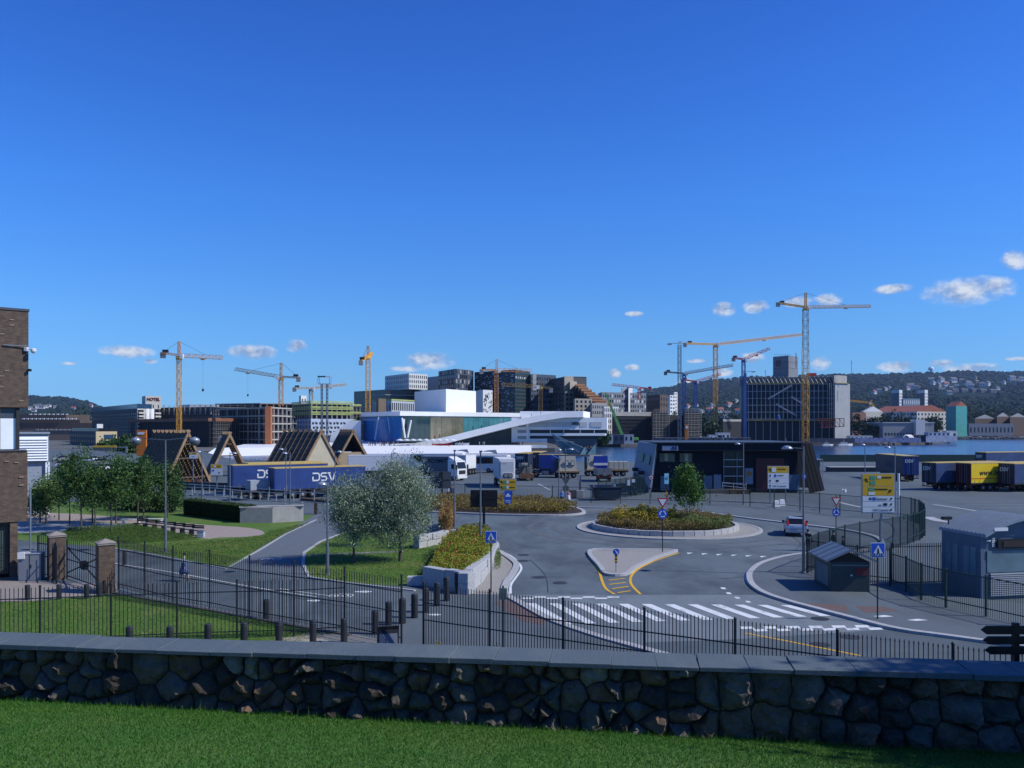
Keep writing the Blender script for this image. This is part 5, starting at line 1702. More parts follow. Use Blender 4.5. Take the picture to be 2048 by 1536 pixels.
for i, (l, r, tp) in enumerate(((1948, 1990, 832), (1992, 2018, 828), (2018, 2052, 829))):
 t, a, c, b, d, z1 = block('quay_shed', ('long grey roofed quay shed on the far right', 'brown gabled quay shed next to the grey one', 'gabled quay shed with pale roof at the right edge')[i], l, l + 2, r, 860, 840, 850, tp + 5, mat('brown_boards', (.11, .07, .05)))
 MB().add([a + Vector((0, 0, z1)), c + Vector((0, 0, z1)), b + Vector((0, 0, z1)), d + Vector((0, 0, z1)), (a + d) / 2 + Vector((0, 0, z1 + 4)), (c + b) / 2 + Vector((0, 0, z1 + 4))],
   [(0, 1, 5, 4), (1, 2, 5), (2, 3, 4, 5), (3, 0, 4)]).b('roof', FG, t, world=1)
t, a, c, b, d, z1 = block('quay_shed', 'long blue grey quay building on the far right bank', 1935, 1938, 2028, 835, 815, 822, 847, mat('blue_grey_shed', (.16, .18, .22)))
window_grid(t, c, b, .5, z1, 12, 1, .4, .4, GD)
# small parked cars and boats along the far right quay
_cb = MB().box(-2, 2, -.8, .8, .3, .9).box(-1.2, 1.3, -.72, .72, .9, 1.45)
for i in range(16):
 px = 1945 + i * 6.6
 m = [FW, FG, NAVY, FD][rc.randrange(4)]
 t = thing('far_parked_car', 'tiny parked car on the far right quay road', 'car', (wx(px, 800), 800 + rc.uniform(0, 6), -.29), 0, 'cars parked on the far right quay')
 link('body', MB().box(-2, 2, -.8, .8, .3, .95).mesh('body', m), t)
 MB().box(-1.2, 1.3, -.72, .72, .951, 1.45).b('cabin', GD, t)
 MB().lathe([(.32, -.1), (.32, .1)], (-1.2, -.8, .32), 8, 'y').lathe([(.32, -.1), (.32, .1)], (1.2, -.8, .32), 8, 'y').b('wheels', BLACK, t)
_hull = [(-6, 0), (-5.6, -1.4), (2, -1.5), (6, 0), (2, 1.5), (-5.6, 1.4)]
for px, Y, s, lb in ((1690, 512, .8, 'white motor boat moored by the museum quay'), (1655, 513, .6, 'small white boat left of the museum quay steps'), (1575, 514, .9, 'white work boat behind the customs hall roof'),
     (1450, 490, 1.0, 'white boat with bridge moored behind the customs hall'), (1500, 492, .8, 'low white boat moored near the blue mast foot')):
 t = thing('boat', lb, 'boat', (wx(px, Y), Y, -1.9), .1)
 t.scale = (s, s, s)
 MB().prism(_hull, 0, lambda x, y: 1.1 + max(0, x) * .06).b('hull', WHITE, t)
 MB().box(-3.5, 1.5, -1, 1, 1.15, 2.6).b('cabin', FW, t)
 MB().box(-3.2, 1.55, -1.03, -.99, 1.7, 2.3).b('window', GD, t)
 MB().bar((-1, 0, 2.6), (-1, 0, 5), .12).b('mast', WHITE, t)
# glass and steel raft sculpture in the basin
t = thing('glass_sculpture', 'angular glass and steel raft sculpture floating before the containers', 'sculpture', (wx(1150, 330), 330, -2))
GS = glass_mat('sea_green_glass', (.12, .25, .30), rough=.1, var=.3, vs=.3)
STF = mat('sculpture_frame', (.35, .40, .45), rough=.3, var=.1)
for tri_ in (((1103, 866), (1140, 884), (1172, 914)), ((1103, 866), (1172, 914), (1130, 912)), ((1112, 880), (1148, 884), (1130, 908)), ((1140, 884), (1168, 896), (1160, 914)), ((1158, 914), (1170, 894), (1180, 914)), ((1172, 914), (1192, 888), (1194, 910))):
 mb = MB()
 mb.extrude([P3(x, y, 330 + (i * 1.2)) for i, (x, y) in enumerate(tri_)], (0, .3, 0)).b('glass_facet', GS, t, world=1)
 mb = MB()
 q = [P3(x, y, 329.9 + i * 1.2) for i, (x, y) in enumerate(tri_)]
 for i in range(3):
  mb.bar(q[i], q[(i + 1) % 3], .14)
 mb.b('steel_edge', STF, t, world=1)
MB().prism([(wx(1118, 328), 328), (wx(1196, 328), 328), (wx(1196, 336), 336), (wx(1118, 336), 336)], -2.3, -1.5).b('raft', CONCD, t, world=1)
# gravel mound and slope by the workshop wing, shrubs are planted later
mb = MB()
mb.add([P3(1010, 905, 386), P3(1060, 890, 388), P3(1110, 889, 390), P3(1130, 903, 386), P3(1010, 905, 392), P3(1130, 903, 396), P3(1085, 884, 396)],
 [(0, 1, 4), (1, 2, 6), (2, 3, 5), (2, 5, 6), (1, 6, 4), (4, 6, 5), (0, 3, 2, 1)])
tag(mb.b('gravel_mound', mat('grey_spoil', (.15, .15, .15), var=.2, vs=.4)), kind='structure')
# ================================================================== brick building at the left edge
bm_ = bpy.data.materials.new('dark_brick')
bm_.use_nodes = True
_nt = bm_.node_tree
_b = _nt.nodes['Principled BSDF']
_b.inputs['Roughness'].default_value = .85
_tc = _nt.nodes.new('ShaderNodeTexCoord')
_mp = _nt.nodes.new('ShaderNodeMapping')
_mp.inputs['Rotation'].default_value = (R(90), 0, 0)
_nt.links.new(_tc.outputs['Object'], _mp.inputs['Vector'])
_br = _nt.nodes.new('ShaderNodeTexBrick')
_br.inputs['Scale'].default_value = 1.0
_br.inputs['Brick Width'].default_value = .25
_br.inputs['Row Height'].default_value = .08
_br.inputs['Mortar Size'].default_value = .008
_br.inputs['Color1'].default_value = (.085, .058, .043, 1)
_br.inputs['Color2'].default_value = (.13, .085, .06, 1)
_br.inputs['Mortar'].default_value = (.075, .062, .054, 1)
_nt.links.new(_mp.outputs[0], _br.inputs['Vector'])
_nz = _nt.nodes.new('ShaderNodeTexNoise')
_nz.inputs['Scale'].default_value = 3.0
_nz.inputs['Detail'].default_value = 4
_nt.links.new(_tc.outputs['Object'], _nz.inputs['Vector'])
_mx = _nt.nodes.new('ShaderNodeMixRGB')
_mx.blend_type = 'MULTIPLY'
_mx.inputs[0].default_value = .8
_nt.links.new(_br.outputs['Color'], _mx.inputs[1])
_rp = _nt.nodes.new('ShaderNodeValToRGB')
_rp.color_ramp.elements[0].position, _rp.color_ramp.elements[1].position = .3, .75
_rp.color_ramp.elements[0].color = (.6, .6, .6, 1)
_rp.color_ramp.elements[1].color = (1.35, 1.3, 1.2, 1)
_nt.links.new(_nz.outputs['Fac'], _rp.inputs[0])
_nt.links.new(_rp.outputs[0], _mx.inputs[2])
_nt.links.new(_mx.outputs[0], _b.inputs['Base Color'])
_bu = _nt.nodes.new('ShaderNodeBump')
_bu.inputs['Strength'].default_value = .5
_bu.inputs['Distance'].default_value = .02
_nt.links.new(_br.outputs['Fac'], _bu.inputs['Height'])
_nt.links.new(_bu.outputs[0], _b.inputs['Normal'])
_bu.invert = True
BRICK = bm_
# face seen runs from the frame's left edge back to the corner at column 58
bc = Vector((wx(57, 51), 51, 0))                                # the corner
bn = bc + Vector((-4.2, -3.4, 0))                               # towards the camera, out of frame
brot = math.atan2(3.4, 4.2)
bb_ = thing('brick_building', 'dark brown brick building with slot window at the left edge', 'building', (bc.x, bc.y, 0), brot)
# local: x runs along the face (0 at the corner, negative to the left), y goes in
zt = wz(623, 51)
z1_, z2_, z3_ = wz(815, 51), wz(902, 51), wz(1042, 51)
MB().box(-9, .0, 0, 8, z1_, zt).b('upper_storey', BRICK, bb_)
MB().box(-9, .05, -.05, 8.05, zt + .002, zt + .14).b('roof_edge', mat('roof_flashing', (.08, .09, .11)), bb_)
MB().box(-9, -1.45, .1, 8, z2_, z1_ - .002).b('window_storey', BRICK, bb_)
MB().box(-.62, -.45, .15, 8, z2_, z1_ - .002).b('window_post', mat('dark_frame', (.03, .032, .036)), bb_)
MB().box(-1.45, -.62, .3, .36, z2_ + .12, z2_ + 1.95).b('window', mat('painted_reflection_pane', (.95, .98, 1.0), rough=.12, var=.1, vs=.8, spec=1), bb_)  # near-white base colour stands in for the bright reflection in the pane
MB().box(-1.45, -.62, .3, .36, z2_ + 1.97, z1_ - .05).b('window_blind', mat('dark_slate_glass', (.07, .09, .12), rough=.2), bb_)
MB().box(-1.55, -.10, -.05, .5, z2_ + .0, z2_ + .09).b('window_sill', mat('roof_flashing', (.08, .09, .11)), bb_)
MB().box(-9, -.05, 0.02, 8, z3_, z2_ - .002).b('middle_storey', BRICK, bb_)
MB().box(-9, -1.7, .05, 8, -.1, z3_ - .002).b('ground_storey', BRICK, bb_)
MB().box(-.95, -.55, .1, 8, -.1, z3_ - .002).b('ground_pier', BRICK, bb_)
MB().box(-1.7, -.95, .45, .5, .3, z3_ - .05).b('grille_window', mat('grey_green_glass', (.07, .10, .10), rough=.2), bb_)
for k in range(6):
 MB().bar((-1.62 + k * .13, .3, .3), (-1.62 + k * .13, .3, z3_ - .1), .025).b('grille_bar', BLACK2, bb_)
for k in range(5):
 z = .5 + k * .38
 MB().bar((-1.7, .3, z), (-.95, .3, z), .025).b('grille_bar', BLACK2, bb_)
MB().box(-9, 0, -.04, .1, -.1, .12).b('plinth', mat('brown_edging', (.16, .13, .11)), bb_)
# proud pale bricks catch the light
rbk = random.Random(8)
PBR = mat('pale_brick', (.30, .22, .15), var=.2)
pbm = MB().box(-.12, .12, -.035, .02, -.035, .035).mesh('proud_brick', PBR)
for i in range(46):
 x, z = rbk.uniform(-2.2, -.15), rbk.uniform(3.4, zt - .3)
 if z2_ - .1 < z < z1_ + .1:
  continue
 link('proud_brick', pbm, bb_, loc=(round(x / .25) * .25 - .13, 0, round(z / .08) * .08 + .04))
MB().tube([(.09, -.05, 0), (.09, -.05, wz(975, 51))], .05, 8).b('downpipe', GREY, bb_)
cc = thing('security_camera', 'white dome security camera on a bracket at the brick building corner', 'camera', (bc.x, bc.y, wz(699, 51)), 0)
MB().bar((-1.0, -.9, .2), (.1, -.12, .2), .05).b('conduit', GREY, cc)
MB().box(-.15, .05, -.25, -.02, -.12, .12).b('junction_box', WHITE, cc, bevel=.02)
MB().bar((.0, -.15, 0), (.35, -.15, .02), .05).b('bracket', WHITE, cc)
MB().ell((.38, -.15, -.10), .15, .15, .15, 12, 8).b('dome', WHITE, cc, smooth=True)
MB().lathe([(.16, -.12), (.16, .0), (.1, .05)], (.38, -.15, .0), 12).b('housing', WHITE, cc)
cc = thing('security_camera', 'small black camera on the brick wall below the white dome camera', 'camera', (bc.x, bc.y, wz(740, 51)), 0)
MB().bar((-.05, -.08, 0), (.1, -.08, 0), .04).b('bracket', BLACK, cc)
MB().box(.06, .2, -.2, 0, -.09, .06).b('camera_body', BLACK, cc, bevel=.02)
# silver louvred plant unit behind the building
lv = thing('plant_unit', 'silver louvred ventilation unit on grey columns beside the brick building', 'ventilation unit', (*P3(66, 1000, 88).xy, 0), R(30))
w_ = 56 / F * 88
z0_, z1_ = wz(925, 88), wz(868, 88)
SILV = mat('silver_panel', (.92, .93, .95), rough=.4, var=.04)
MB().box(-w_ / 2, w_ / 2, .1, 2.6, z0_, z1_).b('casing', mat('blue_grey_casing', (.32, .36, .42)), lv)
for k in range(9):
 z = z0_ + .2 + k * (z1_ - z0_ - .5) / 9
 MB().add([(-w_ / 2 + .1, .06, z), (w_ / 2 - .1, .06, z), (w_ / 2 - .1, -.14, z - .02), (-w_ / 2 + .1, -.14, z - .02), (-w_ / 2 + .1, .08, z + .3), (w_ / 2 - .1, .08, z + .3)],
   [(0, 1, 2, 3), (3, 2, 5, 4), (0, 3, 4), (1, 5, 2)]).b('louvre', SILV, lv)
MB().box(-w_ / 2 - .1, w_ / 2 + .1, -.1, 2.7, z1_ + .01, z1_ + .2).b('roof', mat('blue_grey_casing', (.32, .36, .42)), lv)
MB().box(-w_ / 2 + .2, w_ / 2 - .3, .3, 2.3, 0, z0_ - .01).b('lower_casing', mat('blue_grey_casing', (.32, .36, .42)), lv)
for x in (-w_ / 2 + .1, w_ / 2 - .25, w_ / 2):
 MB().bar((x, .1, 0), (x, .1, z0_), .16).b('column', SILV, lv)
# grey street cabinet with small white box
cb = thing('street_cabinet', 'grey metal street cabinet with small white box before the brick building', 'cabinet', G(62, 1160), R(12))
MB().box(-.62, .62, -.25, .45, 0, 1.55).b('casing', mat('cabinet_grey', (.22, .24, .27), var=.08), cb, bevel=.03)
MB().box(-.66, .66, -.28, .48, 1.56, 1.62).b('lid', mat('cabinet_lid', (.45, .47, .5)), cb)
MB().box(-.015, .015, -.262, -.24, .1, 1.5).b('door_gap', BLACK, cb)
MB().box(.06, .1, -.29, -.25, .75, .95).b('handle', BLACK, cb)
MB().box(-.62, -.25, -.34, -.251, 1.3, 1.68).b('meter_box', WHITE, cb)
# ================================================================== iron gate with brick piers
def brick_pier(px, py, h, w, label):
 p = G(px, py)
 t = thing('gate_pier', label, 'gate pier', p, R(36))
 MB().box(-w / 2, w / 2, -w / 2, w / 2, 0, h - .22).b('shaft', BRICK, t)
 MB().box(-w / 2 - .05, w / 2 + .05, -w / 2 - .05, w / 2 + .05, h - .218, h - .12).b('cap_course', mat('cap_stone', (.3, .26, .23)), t)
 e = w / 2 + .08
 MB().add([(-e, -e, h - .118), (e, -e, h - .118), (e, e, h - .118), (-e, e, h - .118), (0, 0, h + .1)], [(0, 1, 4), (1, 2, 4), (2, 3, 4), (3, 0, 4), (3, 2, 1, 0)]).b('cap', mat('cap_stone', (.3, .26, .23)), t)
 return p
pA = brick_pier(113, 1158, 2.75, .85, 'left brown brick gate pier with pale cap beside the street cabinet')
pB = brick_pier(211, 1185, 2.85, .82, 'right brown brick gate pier with pale cap beside the road fence')
MB().box(-.12, .12, -.5, -.42, 1.9, 2.3).b('entry_phone', GREY, None).name
ep = bpy.data.objects['entry_phone']
ep.location = pA
tag(ep, 'small grey entry phone on the left gate pier', 'entry phone')
def gate_leaf(p0, p1, h, label, star=True, n=16):
 t = thing('iron_gate', label, 'gate', p0)
 d = p1 - p0
 L_ = d.length
 d.normalize()
 for k in range(n + 1):
  q = d * (L_ * k / n)
  MB().bar(q + Vector((0, 0, .1)), q + Vector((0, 0, h + .15 * math.sin(math.pi * k / n))), .028).b('bar', BLACK2, t)
 for z in (.16, h * .5, h * .8):
  MB().bar(Vector((0, 0, z)), d * L_ + Vector((0, 0, z)), .05).b('rail', BLACK2, t)
 if star:
  c = d * L_ * .52 + Vector((0, -.04, h * .48))
  for a in (-1, 1):
   MB().bar(d * .1 + Vector((0, -.04, h * .48 - a * h * .33)), d * (L_ - .1) + Vector((0, -.04, h * .48 + a * h * .33)), .06).b('diagonal', BLACK2, t)
  MB().lathe([(.28, -.03), (.28, .03)], c, 12, 'y').b('boss', BLACK2, t)
 for q in (Vector(), d * L_):
  MB().bar(q, q + Vector((0, 0, h)), .07).b('stile', BLACK2, t)
 return t
gate_leaf(pA + Vector((.5, .25, 0)), pB + Vector((-.45, .55, 0)), 2.3, 'closed black iron gate with star bracing between the brick piers')
gate_leaf(pA + Vector((.15, -.5, 0)), pA + Vector((.85, -1.6, 0)), 2.2, 'open black iron gate leaf in front of the left brick pier', star=False, n=5)
gate_leaf(pA + Vector((-1.6, .9, 0)), pA + Vector((-.5, .3, 0)), 2.5, 'narrow black iron gate between cabinet and left brick pier', star=False, n=7)
# ================================================================== picket fences
_pk = {}
def picket_mesh(h, r, m, ball):
 k = (round(h, 2), r, m.name, ball)
 if k not in _pk:
  mb = MB().box(-r, r, -r, r, 0.08, h)
  if ball:
   mb.add([(-r * 2, 0, h + .03), (0, -r * 2, h + .03), (r * 2, 0, h + .03), (0, r * 2, h + .03), (0, 0, h + .13), (0, 0, h - .03)], [(0, 1, 4), (1, 2, 4), (2, 3, 4), (3, 0, 4), (1, 0, 5), (2, 1, 5), (3, 2, 5), (0, 3, 5)])
  _pk[k] = mb.mesh('picket', m)
 return _pk[k]
def picket_fence(label, pts, h, sp, post_sp, rails, r=.012, pr=.045, m=BLACK2, ball=True, first_post=True, ph=.1, joined=False):
 t = thing('picket_fence', label, 'fence', pts[0])
 o0 = Vector(pts[0])
 me = picket_mesh(h, r, m, ball)
 post = MB().tube([(0, 0, 0), (0, 0, h + ph)], pr, 8).ell((0, 0, h + ph + .04), pr * 1.25, pr * 1.25, pr * 1.25, 8, 5).mesh('post', m)
 for a, b in zip(pts, pts[1:]):
  a, b = Vector(a), Vector(b)
  d = b - a
  L_ = d.length
  d.normalize()
  rz = math.atan2(d.y, d.x)
  nb = max(1, round(L_ / post_sp))
  for k in range(nb + 1):
   if k == 0 and a != o0:
    continue
   link('post', post, t, loc=a - o0 + d * (L_ * k / nb))
  n = int(L_ / sp)
  jm = MB()
  for k in range(1, n):
   q = a - o0 + d * (L_ * k / n)
   if min(abs(L_ * k / n - L_ * j / nb) for j in range(nb + 1)) < sp * .35:
    continue
   if joined:
    jm.bar(q + Vector((0, 0, .08)), q + Vector((0, 0, h)), r * 2)
   else:
    link('picket', me, t, loc=q, rot=(0, 0, rz))
  if joined:
   tag(jm.b('pickets', m, t), kind='stuff')
  for z in rails:
   for k in range(nb):
    u0, u1 = a - o0 + d * (L_ * k / nb), a - o0 + d * (L_ * (k + 1) / nb)
    MB().bar(u0 + Vector((0, 0, z)), u1 + Vector((0, 0, z)), .03, .04).b('rail', m, t)
 return t
# right-hand fence in front of the crossing
rf0, rf1 = Vector((wx(847, 33.4), 33.4, 0)), Vector((12.4, 23.9, 0))
dv = (rf1 - rf0).normalized()
picket_fence('long black picket fence running right in front of the zebra crossing', [rf0, rf0 + dv * (rf1 - rf0).length, rf1 + dv * 5.0], 2.78, .125, 3.1, (.35, 1.45, 2.12))
# roadside fence from the right gate pier to the gap
picket_fence('black picket fence along the cycle road from gate pier to the gap', [G(237, 1178), G(346, 1206), G(419, 1217), G(499, 1234), G(588, 1250), G(689, 1266), G(803, 1290)], 2.75, .155, 3.0, (.3, 1.35, 2.2), ball=False)
# front lawn fence
picket_fence('black spear topped picket fence at the near side of the small lawn', [G(-60, 1300), G(80, 1294), G(222, 1287), G(354, 1281), G(474, 1277), G(588, 1274), G(689, 1267)], 2.35, .155, 2.9, (.3, 2.0))
tg = thing('fence_tag', 'green box sign on a post behind the picket fence', 'sign', G(1006, 1300))
MB().bar((0, 0, 0), (0, 0, 2.6), .07).b('post', DGREEN, tg)
MB().box(-.16, .16, -.06, .03, 2.05, 2.5).b('sign_plate', mat('pale_green_plate', (.10, .16, .14)), tg)
# ================================================================== bollards
_bd = MB().lathe([(.13, 0), (.13, .86), (.125, .9), (.11, .92)], (0, 0, 0), 14).mesh('body', mat('bollard_anthracite', (.022, .026, .032), rough=.55, var=.1))
_bt = MB().lathe([(.133, .80), (.133, .835)], (0, 0, 0), 14).mesh('band', mat('bollard_band', (.05, .055, .06)))
def bollard(px, py, label, s=1.0, sz=1.0, group='bollards by the fences'):
 t = thing('bollard', label, 'bollard', G(px, py), 0, group)
 t.scale = (s, s, sz)
 link('body', _bd, t)
 link('band', _bt, t)
for i, (px, top) in enumerate(((259, 1253), (340, 1253), (416, 1248), (488, 1245), (558, 1243), (626, 1240), (688, 1237))):
 pyb = (top - YH * 1.0 / 9 * 1.0) / (1 - 1.0 / 9) if False else None
 h = .92 * 1.12
 yb = (top - YH * h / HC) / (1 - h / HC)
 bollard(px, yb, 'dark bollard before the small lawn, %s counted from the left' % ORD[i], 1.1, 1.12)
for i, (px, yb, h) in enumerate(((750, 1268, 47), (777, 1250, 46), (805, 1247, 50), (829, 1236, 48), (852, 1225, 49), (874, 1212, 47), (893, 1202, 48), (915, 1187, 42))):
 sc = (yb - YH) / HC
 bollard(px, yb, 'tall dark bollard in the slanting row by the granite planter, %s from the viewer' % ORD[i], 1.25, h / sc / .92)
for i, (px, yb) in enumerate(((55, 1200), (118, 1199), (173, 1198), (198, 1194))):
 bollard(px, yb, 'dark bollard on the gate forecourt, %s from the left' % ORD[i], 1.0, .85)
bollard(532, 1238, 'dark bollard with pale edge standing on the cycle road', 1.2, 1.0)
bollard(249, 1130, 'single dark bollard at the far road edge behind the fence', .9, 1.0)
o = thing('a_frame_board', 'folding pavement board leaning open beside the fence gap', 'sign board', G(776, 1308), R(15))
for s in (-1, 1):
 M = Matrix.Translation((0, s * .28, 0)) @ Matrix.Rotation(s * .28, 4, 'X')
 MB().box(-.42, .42, -.02, .02, 0, 1.15, M).b('frame', BLACK, o)
 MB().box(-.36, .36, -.035 if s < 0 else .022, -.022 if s < 0 else .035, .1, .85, M).b('panel', mat('blue_grey_panel', (.13, .15, .2)), o)
# ================================================================== street lamps
POLE = mat('lamp_pole', (.20, .22, .25), rough=.45, var=.1, metal=.4)
HEADM = mat('lamp_head', (.42, .45, .5), rough=.3, var=.1, metal=.4)
def lamp(px, py, top, label, side=1, z=0.0, style='disc', dark=False, arm=.75, Y=None):
 p = G(px, py, z) if Y is None else Vector((wx(px, Y), Y, z))
 t = thing('street_lamp', label, 'street lamp', p, 0)
 h = wz(top, p.y) - z
 m = BLACK2 if dark else POLE
 MB().tube([(0, 0, 0), (0, 0, h * .3), (0, 0, h * .301), (0, 0, h)], [.1, .1, .07, .05], 8).b('pole', m, t)
 MB().lathe([(.17, 0), (.17, .06), (.11, .1)], (0, 0, 0), 10).b('base_plate', m, t)
 if style == 'disc':
  MB().bar((0, 0, h - .12), (side * arm * .6, 0, h - .08), .05).b('arm', m, t)
  MB().lathe([(.02, .16), (.2, .12), (.34, 0), (.33, -.05), (.26, -.07)], (side * arm, 0, h - .1), 14).b('lamp_head', HEADM, t, smooth=True)
 elif style == 'fin':
  MB().box(-.09, .13, -.09, .09, h, h + .14).b('neck', m, t)
  MB().extrude([(.08, -.2, h + .05), (side * .7, -.2, h + .05), (side * 1.25, -.2, h - .14), (side * 1.12, -.2, h + .2), (side * .5, -.2, h + .16)], (0, .4, 0)).b('lamp_head', HEADM, t)
 elif style == 'twin':
  MB().bar((0, 0, h), (-2.05, 0, h + .15), .06).b('arm', m, t)
  MB().bar((0, 0, h), (2.05, 0, h + .2), .06).b('arm', m, t)
  for s in (-1, 1):
   MB().ell((s * 2.1, 0, h - .12), .36, .36, .3, 14, 8).b('lamp_globe', mat('dark_globe', (.10, .12, .15), rough=.15, spec=.8), t, smooth=True)
   MB().lathe([(.37, 0), (.3, .2), (.05, .32)], (s * 2.1, 0, h - .1), 14).b('globe_hood', HEADM, t, smooth=True)
 return t
lamp(331, 1106, 880, 'tall grey lamp post with two round heads on the park lawn', style='twin')
lamp(655, 1150, 965, 'grey lamp post with small left head in front of the willows', side=-1, arm=.35)
lamp(909, 1062, 903, 'grey lamp post with silver blade head behind the granite planter', side=1, style='fin')
lamp(961, 1102, 905, 'near grey lamp post with silver blade head above the yellow flowers', side=1, style='fin')
lamp(1607, 1146, 893, 'tall grey lamp post with flat left head beside the green fence', side=-1, z=.12, arm=1.0)
lamp(1487, 1010, 886, 'grey lamp post with left head in front of the customs hall', side=-1, arm=.7)
lamp(1730, 1000, 888, 'slim grey lamp post left of the two seen behind the large sign', side=-1, arm=.3)
lamp(1790, 1022, 893, 'slim grey lamp post just right of the large route sign', side=-1, arm=.8)
lamp(1118, 1012, 898, 'slim grey lamp post with white ball head by the walking couple', side=-1, arm=.0)
lamp(1131, 1016, 897, 'slim grey lamp post carrying two turned away signs', side=1, arm=.6)
lamp(460, 1000, 905, 'slim grey lamp post before the yellow and white route sign', side=1, arm=.5, Y=100)
lamp(404, 1000, 902, 'slim grey lamp post beside the first timber frame', side=-1, arm=.4, Y=105)
lamp(572, 985, 897, 'grey lamp post, left of the pair before the blue trailer', side=-1, arm=.6, Y=104)
lamp(580, 1012, 905, 'grey lamp post, right of the pair before the blue trailer', side=-1, arm=.6)
lamp(670, 985, 902, 'grey lamp post with right head crossing the blue trailer lettering', side=1, arm=.5, Y=98)
lamp(783, 960, 905, 'dark lamp post with short left arm near the white trailer', side=1, arm=.5, Y=118)
# ================================================================== road signs
SBLUE = mat('sign_blue', (.02, .10, .55), rough=.4, var=0)
SWHITE = mat('sign_white', (.78, .78, .78), rough=.4, var=0)
SRED = mat('sign_red', (.50, .02, .02), rough=.4, var=0)
SYEL = mat('sign_yellow', (.75, .42, .015), rough=.4, var=0)
SGREEN = mat('sign_green', (.10, .35, .22), rough=.4, var=0)
SBLK = mat('sign_black', (.012, .012, .014), rough=.5, var=0)
SBACK = mat('sign_back', (.10, .105, .115), rough=.5, var=.1)
def poly_part(name, pts, m, t, y, thick=.012):
 return MB().extrude([(x, y, z) for x, z in pts], (0, thick, 0)).b(name, m, t)
def circ(cx, cz, r, n=20, a0=0.0, a1=2 * math.pi):
 return [(cx + r * math.cos(a0 + (a1 - a0) * k / n), cz + r * math.sin(a0 + (a1 - a0) * k / n)) for k in range(n)]
def ring_arc(t, cx, cz, r, w, a0, a1, m, y, name='arrow_arc'):
 n = 8
 o_ = [(cx + r * math.cos(a0 + (a1 - a0) * k / n), cz + r * math.sin(a0 + (a1 - a0) * k / n)) for k in range(n + 1)]
 i_ = [(cx + (r - w) * math.cos(a0 + (a1 - a0) * k / n), cz + (r - w) * math.sin(a0 + (a1 - a0) * k / n)) for k in range(n, -1, -1)]
 poly_part(name, o_ + i_, m, t, y, .006)
def sign_pole(px, py, h, label, z=0.0, r=.035, rz=0.0, m=None):
 t = thing('road_sign', label, 'road sign', G(px, py, z), rz)
 MB().tube([(0, 0, 0), (0, 0, h)], r, 8).b('post', m or BLACK2, t)
 return t
def give_way(t, z, s=.9, back=False):
 a = s * .866
 if back:
  poly_part('sign_plate', [(-s / 2, z), (0, z - a), (s / 2, z)], SBACK, t, -.06)
  return
 poly_part('sign_plate', [(-s / 2, z), (0, z - a), (s / 2, z)], SRED, t, -.06)
 k = .66
 zc = z - a / 3
 poly_part('sign_face', [(-s / 2 * k, zc + a / 3 * k), (0, zc - a * 2 / 3 * k), (s / 2 * k, zc + a / 3 * k)], SWHITE, t, -.075)
def roundabout_disc(t, z, r=.36):
 poly_part('sign_plate', circ(0, z, r), SBLUE, t, -.06)
 for k in range(3):
  a = math.pi / 2 + k * 2 * math.pi / 3
  ring_arc(t, 0, z, r * .66, r * .2, a + .25, a + 1.55, SWHITE, -.07)
  e = a + 1.55
  c = (math.cos(e) * r * .56, z + math.sin(e) * r * .56)
  d = (-math.sin(e), math.cos(e))
  n = (math.cos(e), math.sin(e))
  q = r * .2
  poly_part('arrow_head', [(c[0] + n[0] * q, c[1] + n[1] * q), (c[0] + d[0] * q * 1.3, c[1] + d[1] * q * 1.3), (c[0] - n[0] * q, c[1] - n[1] * q)], SWHITE, t, -.071, .006)
def ped_sign(px, py, h, label, z=0.0, s=.72, rz=0.0):
 t = sign_pole(px, py, h, label, z, rz=rz)
 b = h - s * 1.05
 poly_part('sign_border', [(-s / 2, b), (s / 2, b), (s / 2, h), (-s / 2, h)], SWHITE, t, -.055)
 e = s / 2 - .03
 poly_part('sign_plate', [(-e, b + .03), (e, b + .03), (e, h - .03), (-e, h - .03)], SBLUE, t, -.065)
 poly_part('sign_triangle', [(-s * .40, b + s * .14), (s * .40, b + s * .14), (0, b + s * .90)], SWHITE, t, -.075)
 # walking figure and stripes
 c = b + s * .14
 poly_part('figure_head', circ(.0, c + s * .50, s * .045, 10), SBLK, t, -.085)
 poly_part('figure_body', [(-s * .055, c + s * .43), (s * .06, c + s * .43), (s * .07, c + s * .22), (-s * .05, c + s * .22)], SBLK, t, -.085)
 poly_part('figure_leg', [(-s * .05, c + s * .225), (s * .02, c + s * .225), (-s * .08, c + s * .03), (-s * .15, c + s * .03)], SBLK, t, -.084)
 poly_part('figure_leg', [(s * .0, c + s * .225), (s * .07, c + s * .225), (s * .15, c + s * .03), (s * .08, c + s * .03)], SBLK, t, -.086)
 for k in (-.28, .28):
  poly_part('crossing_mark', [(k * s - .05, c + .01), (k * s + .04, c + .01), (k * s * .82 + .03, c + .11), (k * s * .82 - .03, c + .11)], SBLK, t, -.085)
 return t
ped_sign(982, 1186, 3.38, 'blue pedestrian crossing sign beside the granite planter', s=.63)
ped_sign(1755, 1238, 3.55, 'blue pedestrian crossing sign on the right pavement before the green kiosk', z=.12, s=.66)
t = sign_pole(1325, 1104, 3.85, 'red give way sign above a blue roundabout disc on the splitter island', z=.12)
give_way(t, 3.85, .85)
roundabout_disc(t, 2.72)
t = sign_pole(1672, 1092, 3.9, 'red give way sign above a blue roundabout disc behind the green fence')
give_way(t, 3.7, .8)
roundabout_disc(t, 2.55, .32)
t = sign_pole(1131.5, 1016, 4.0, 'dark back of a give way sign and disc on the lamp post by the couple')
give_way(t, 3.35, .95, True)
poly_part('sign_plate', circ(0, 2.2, .36), SBACK, t, -.06)
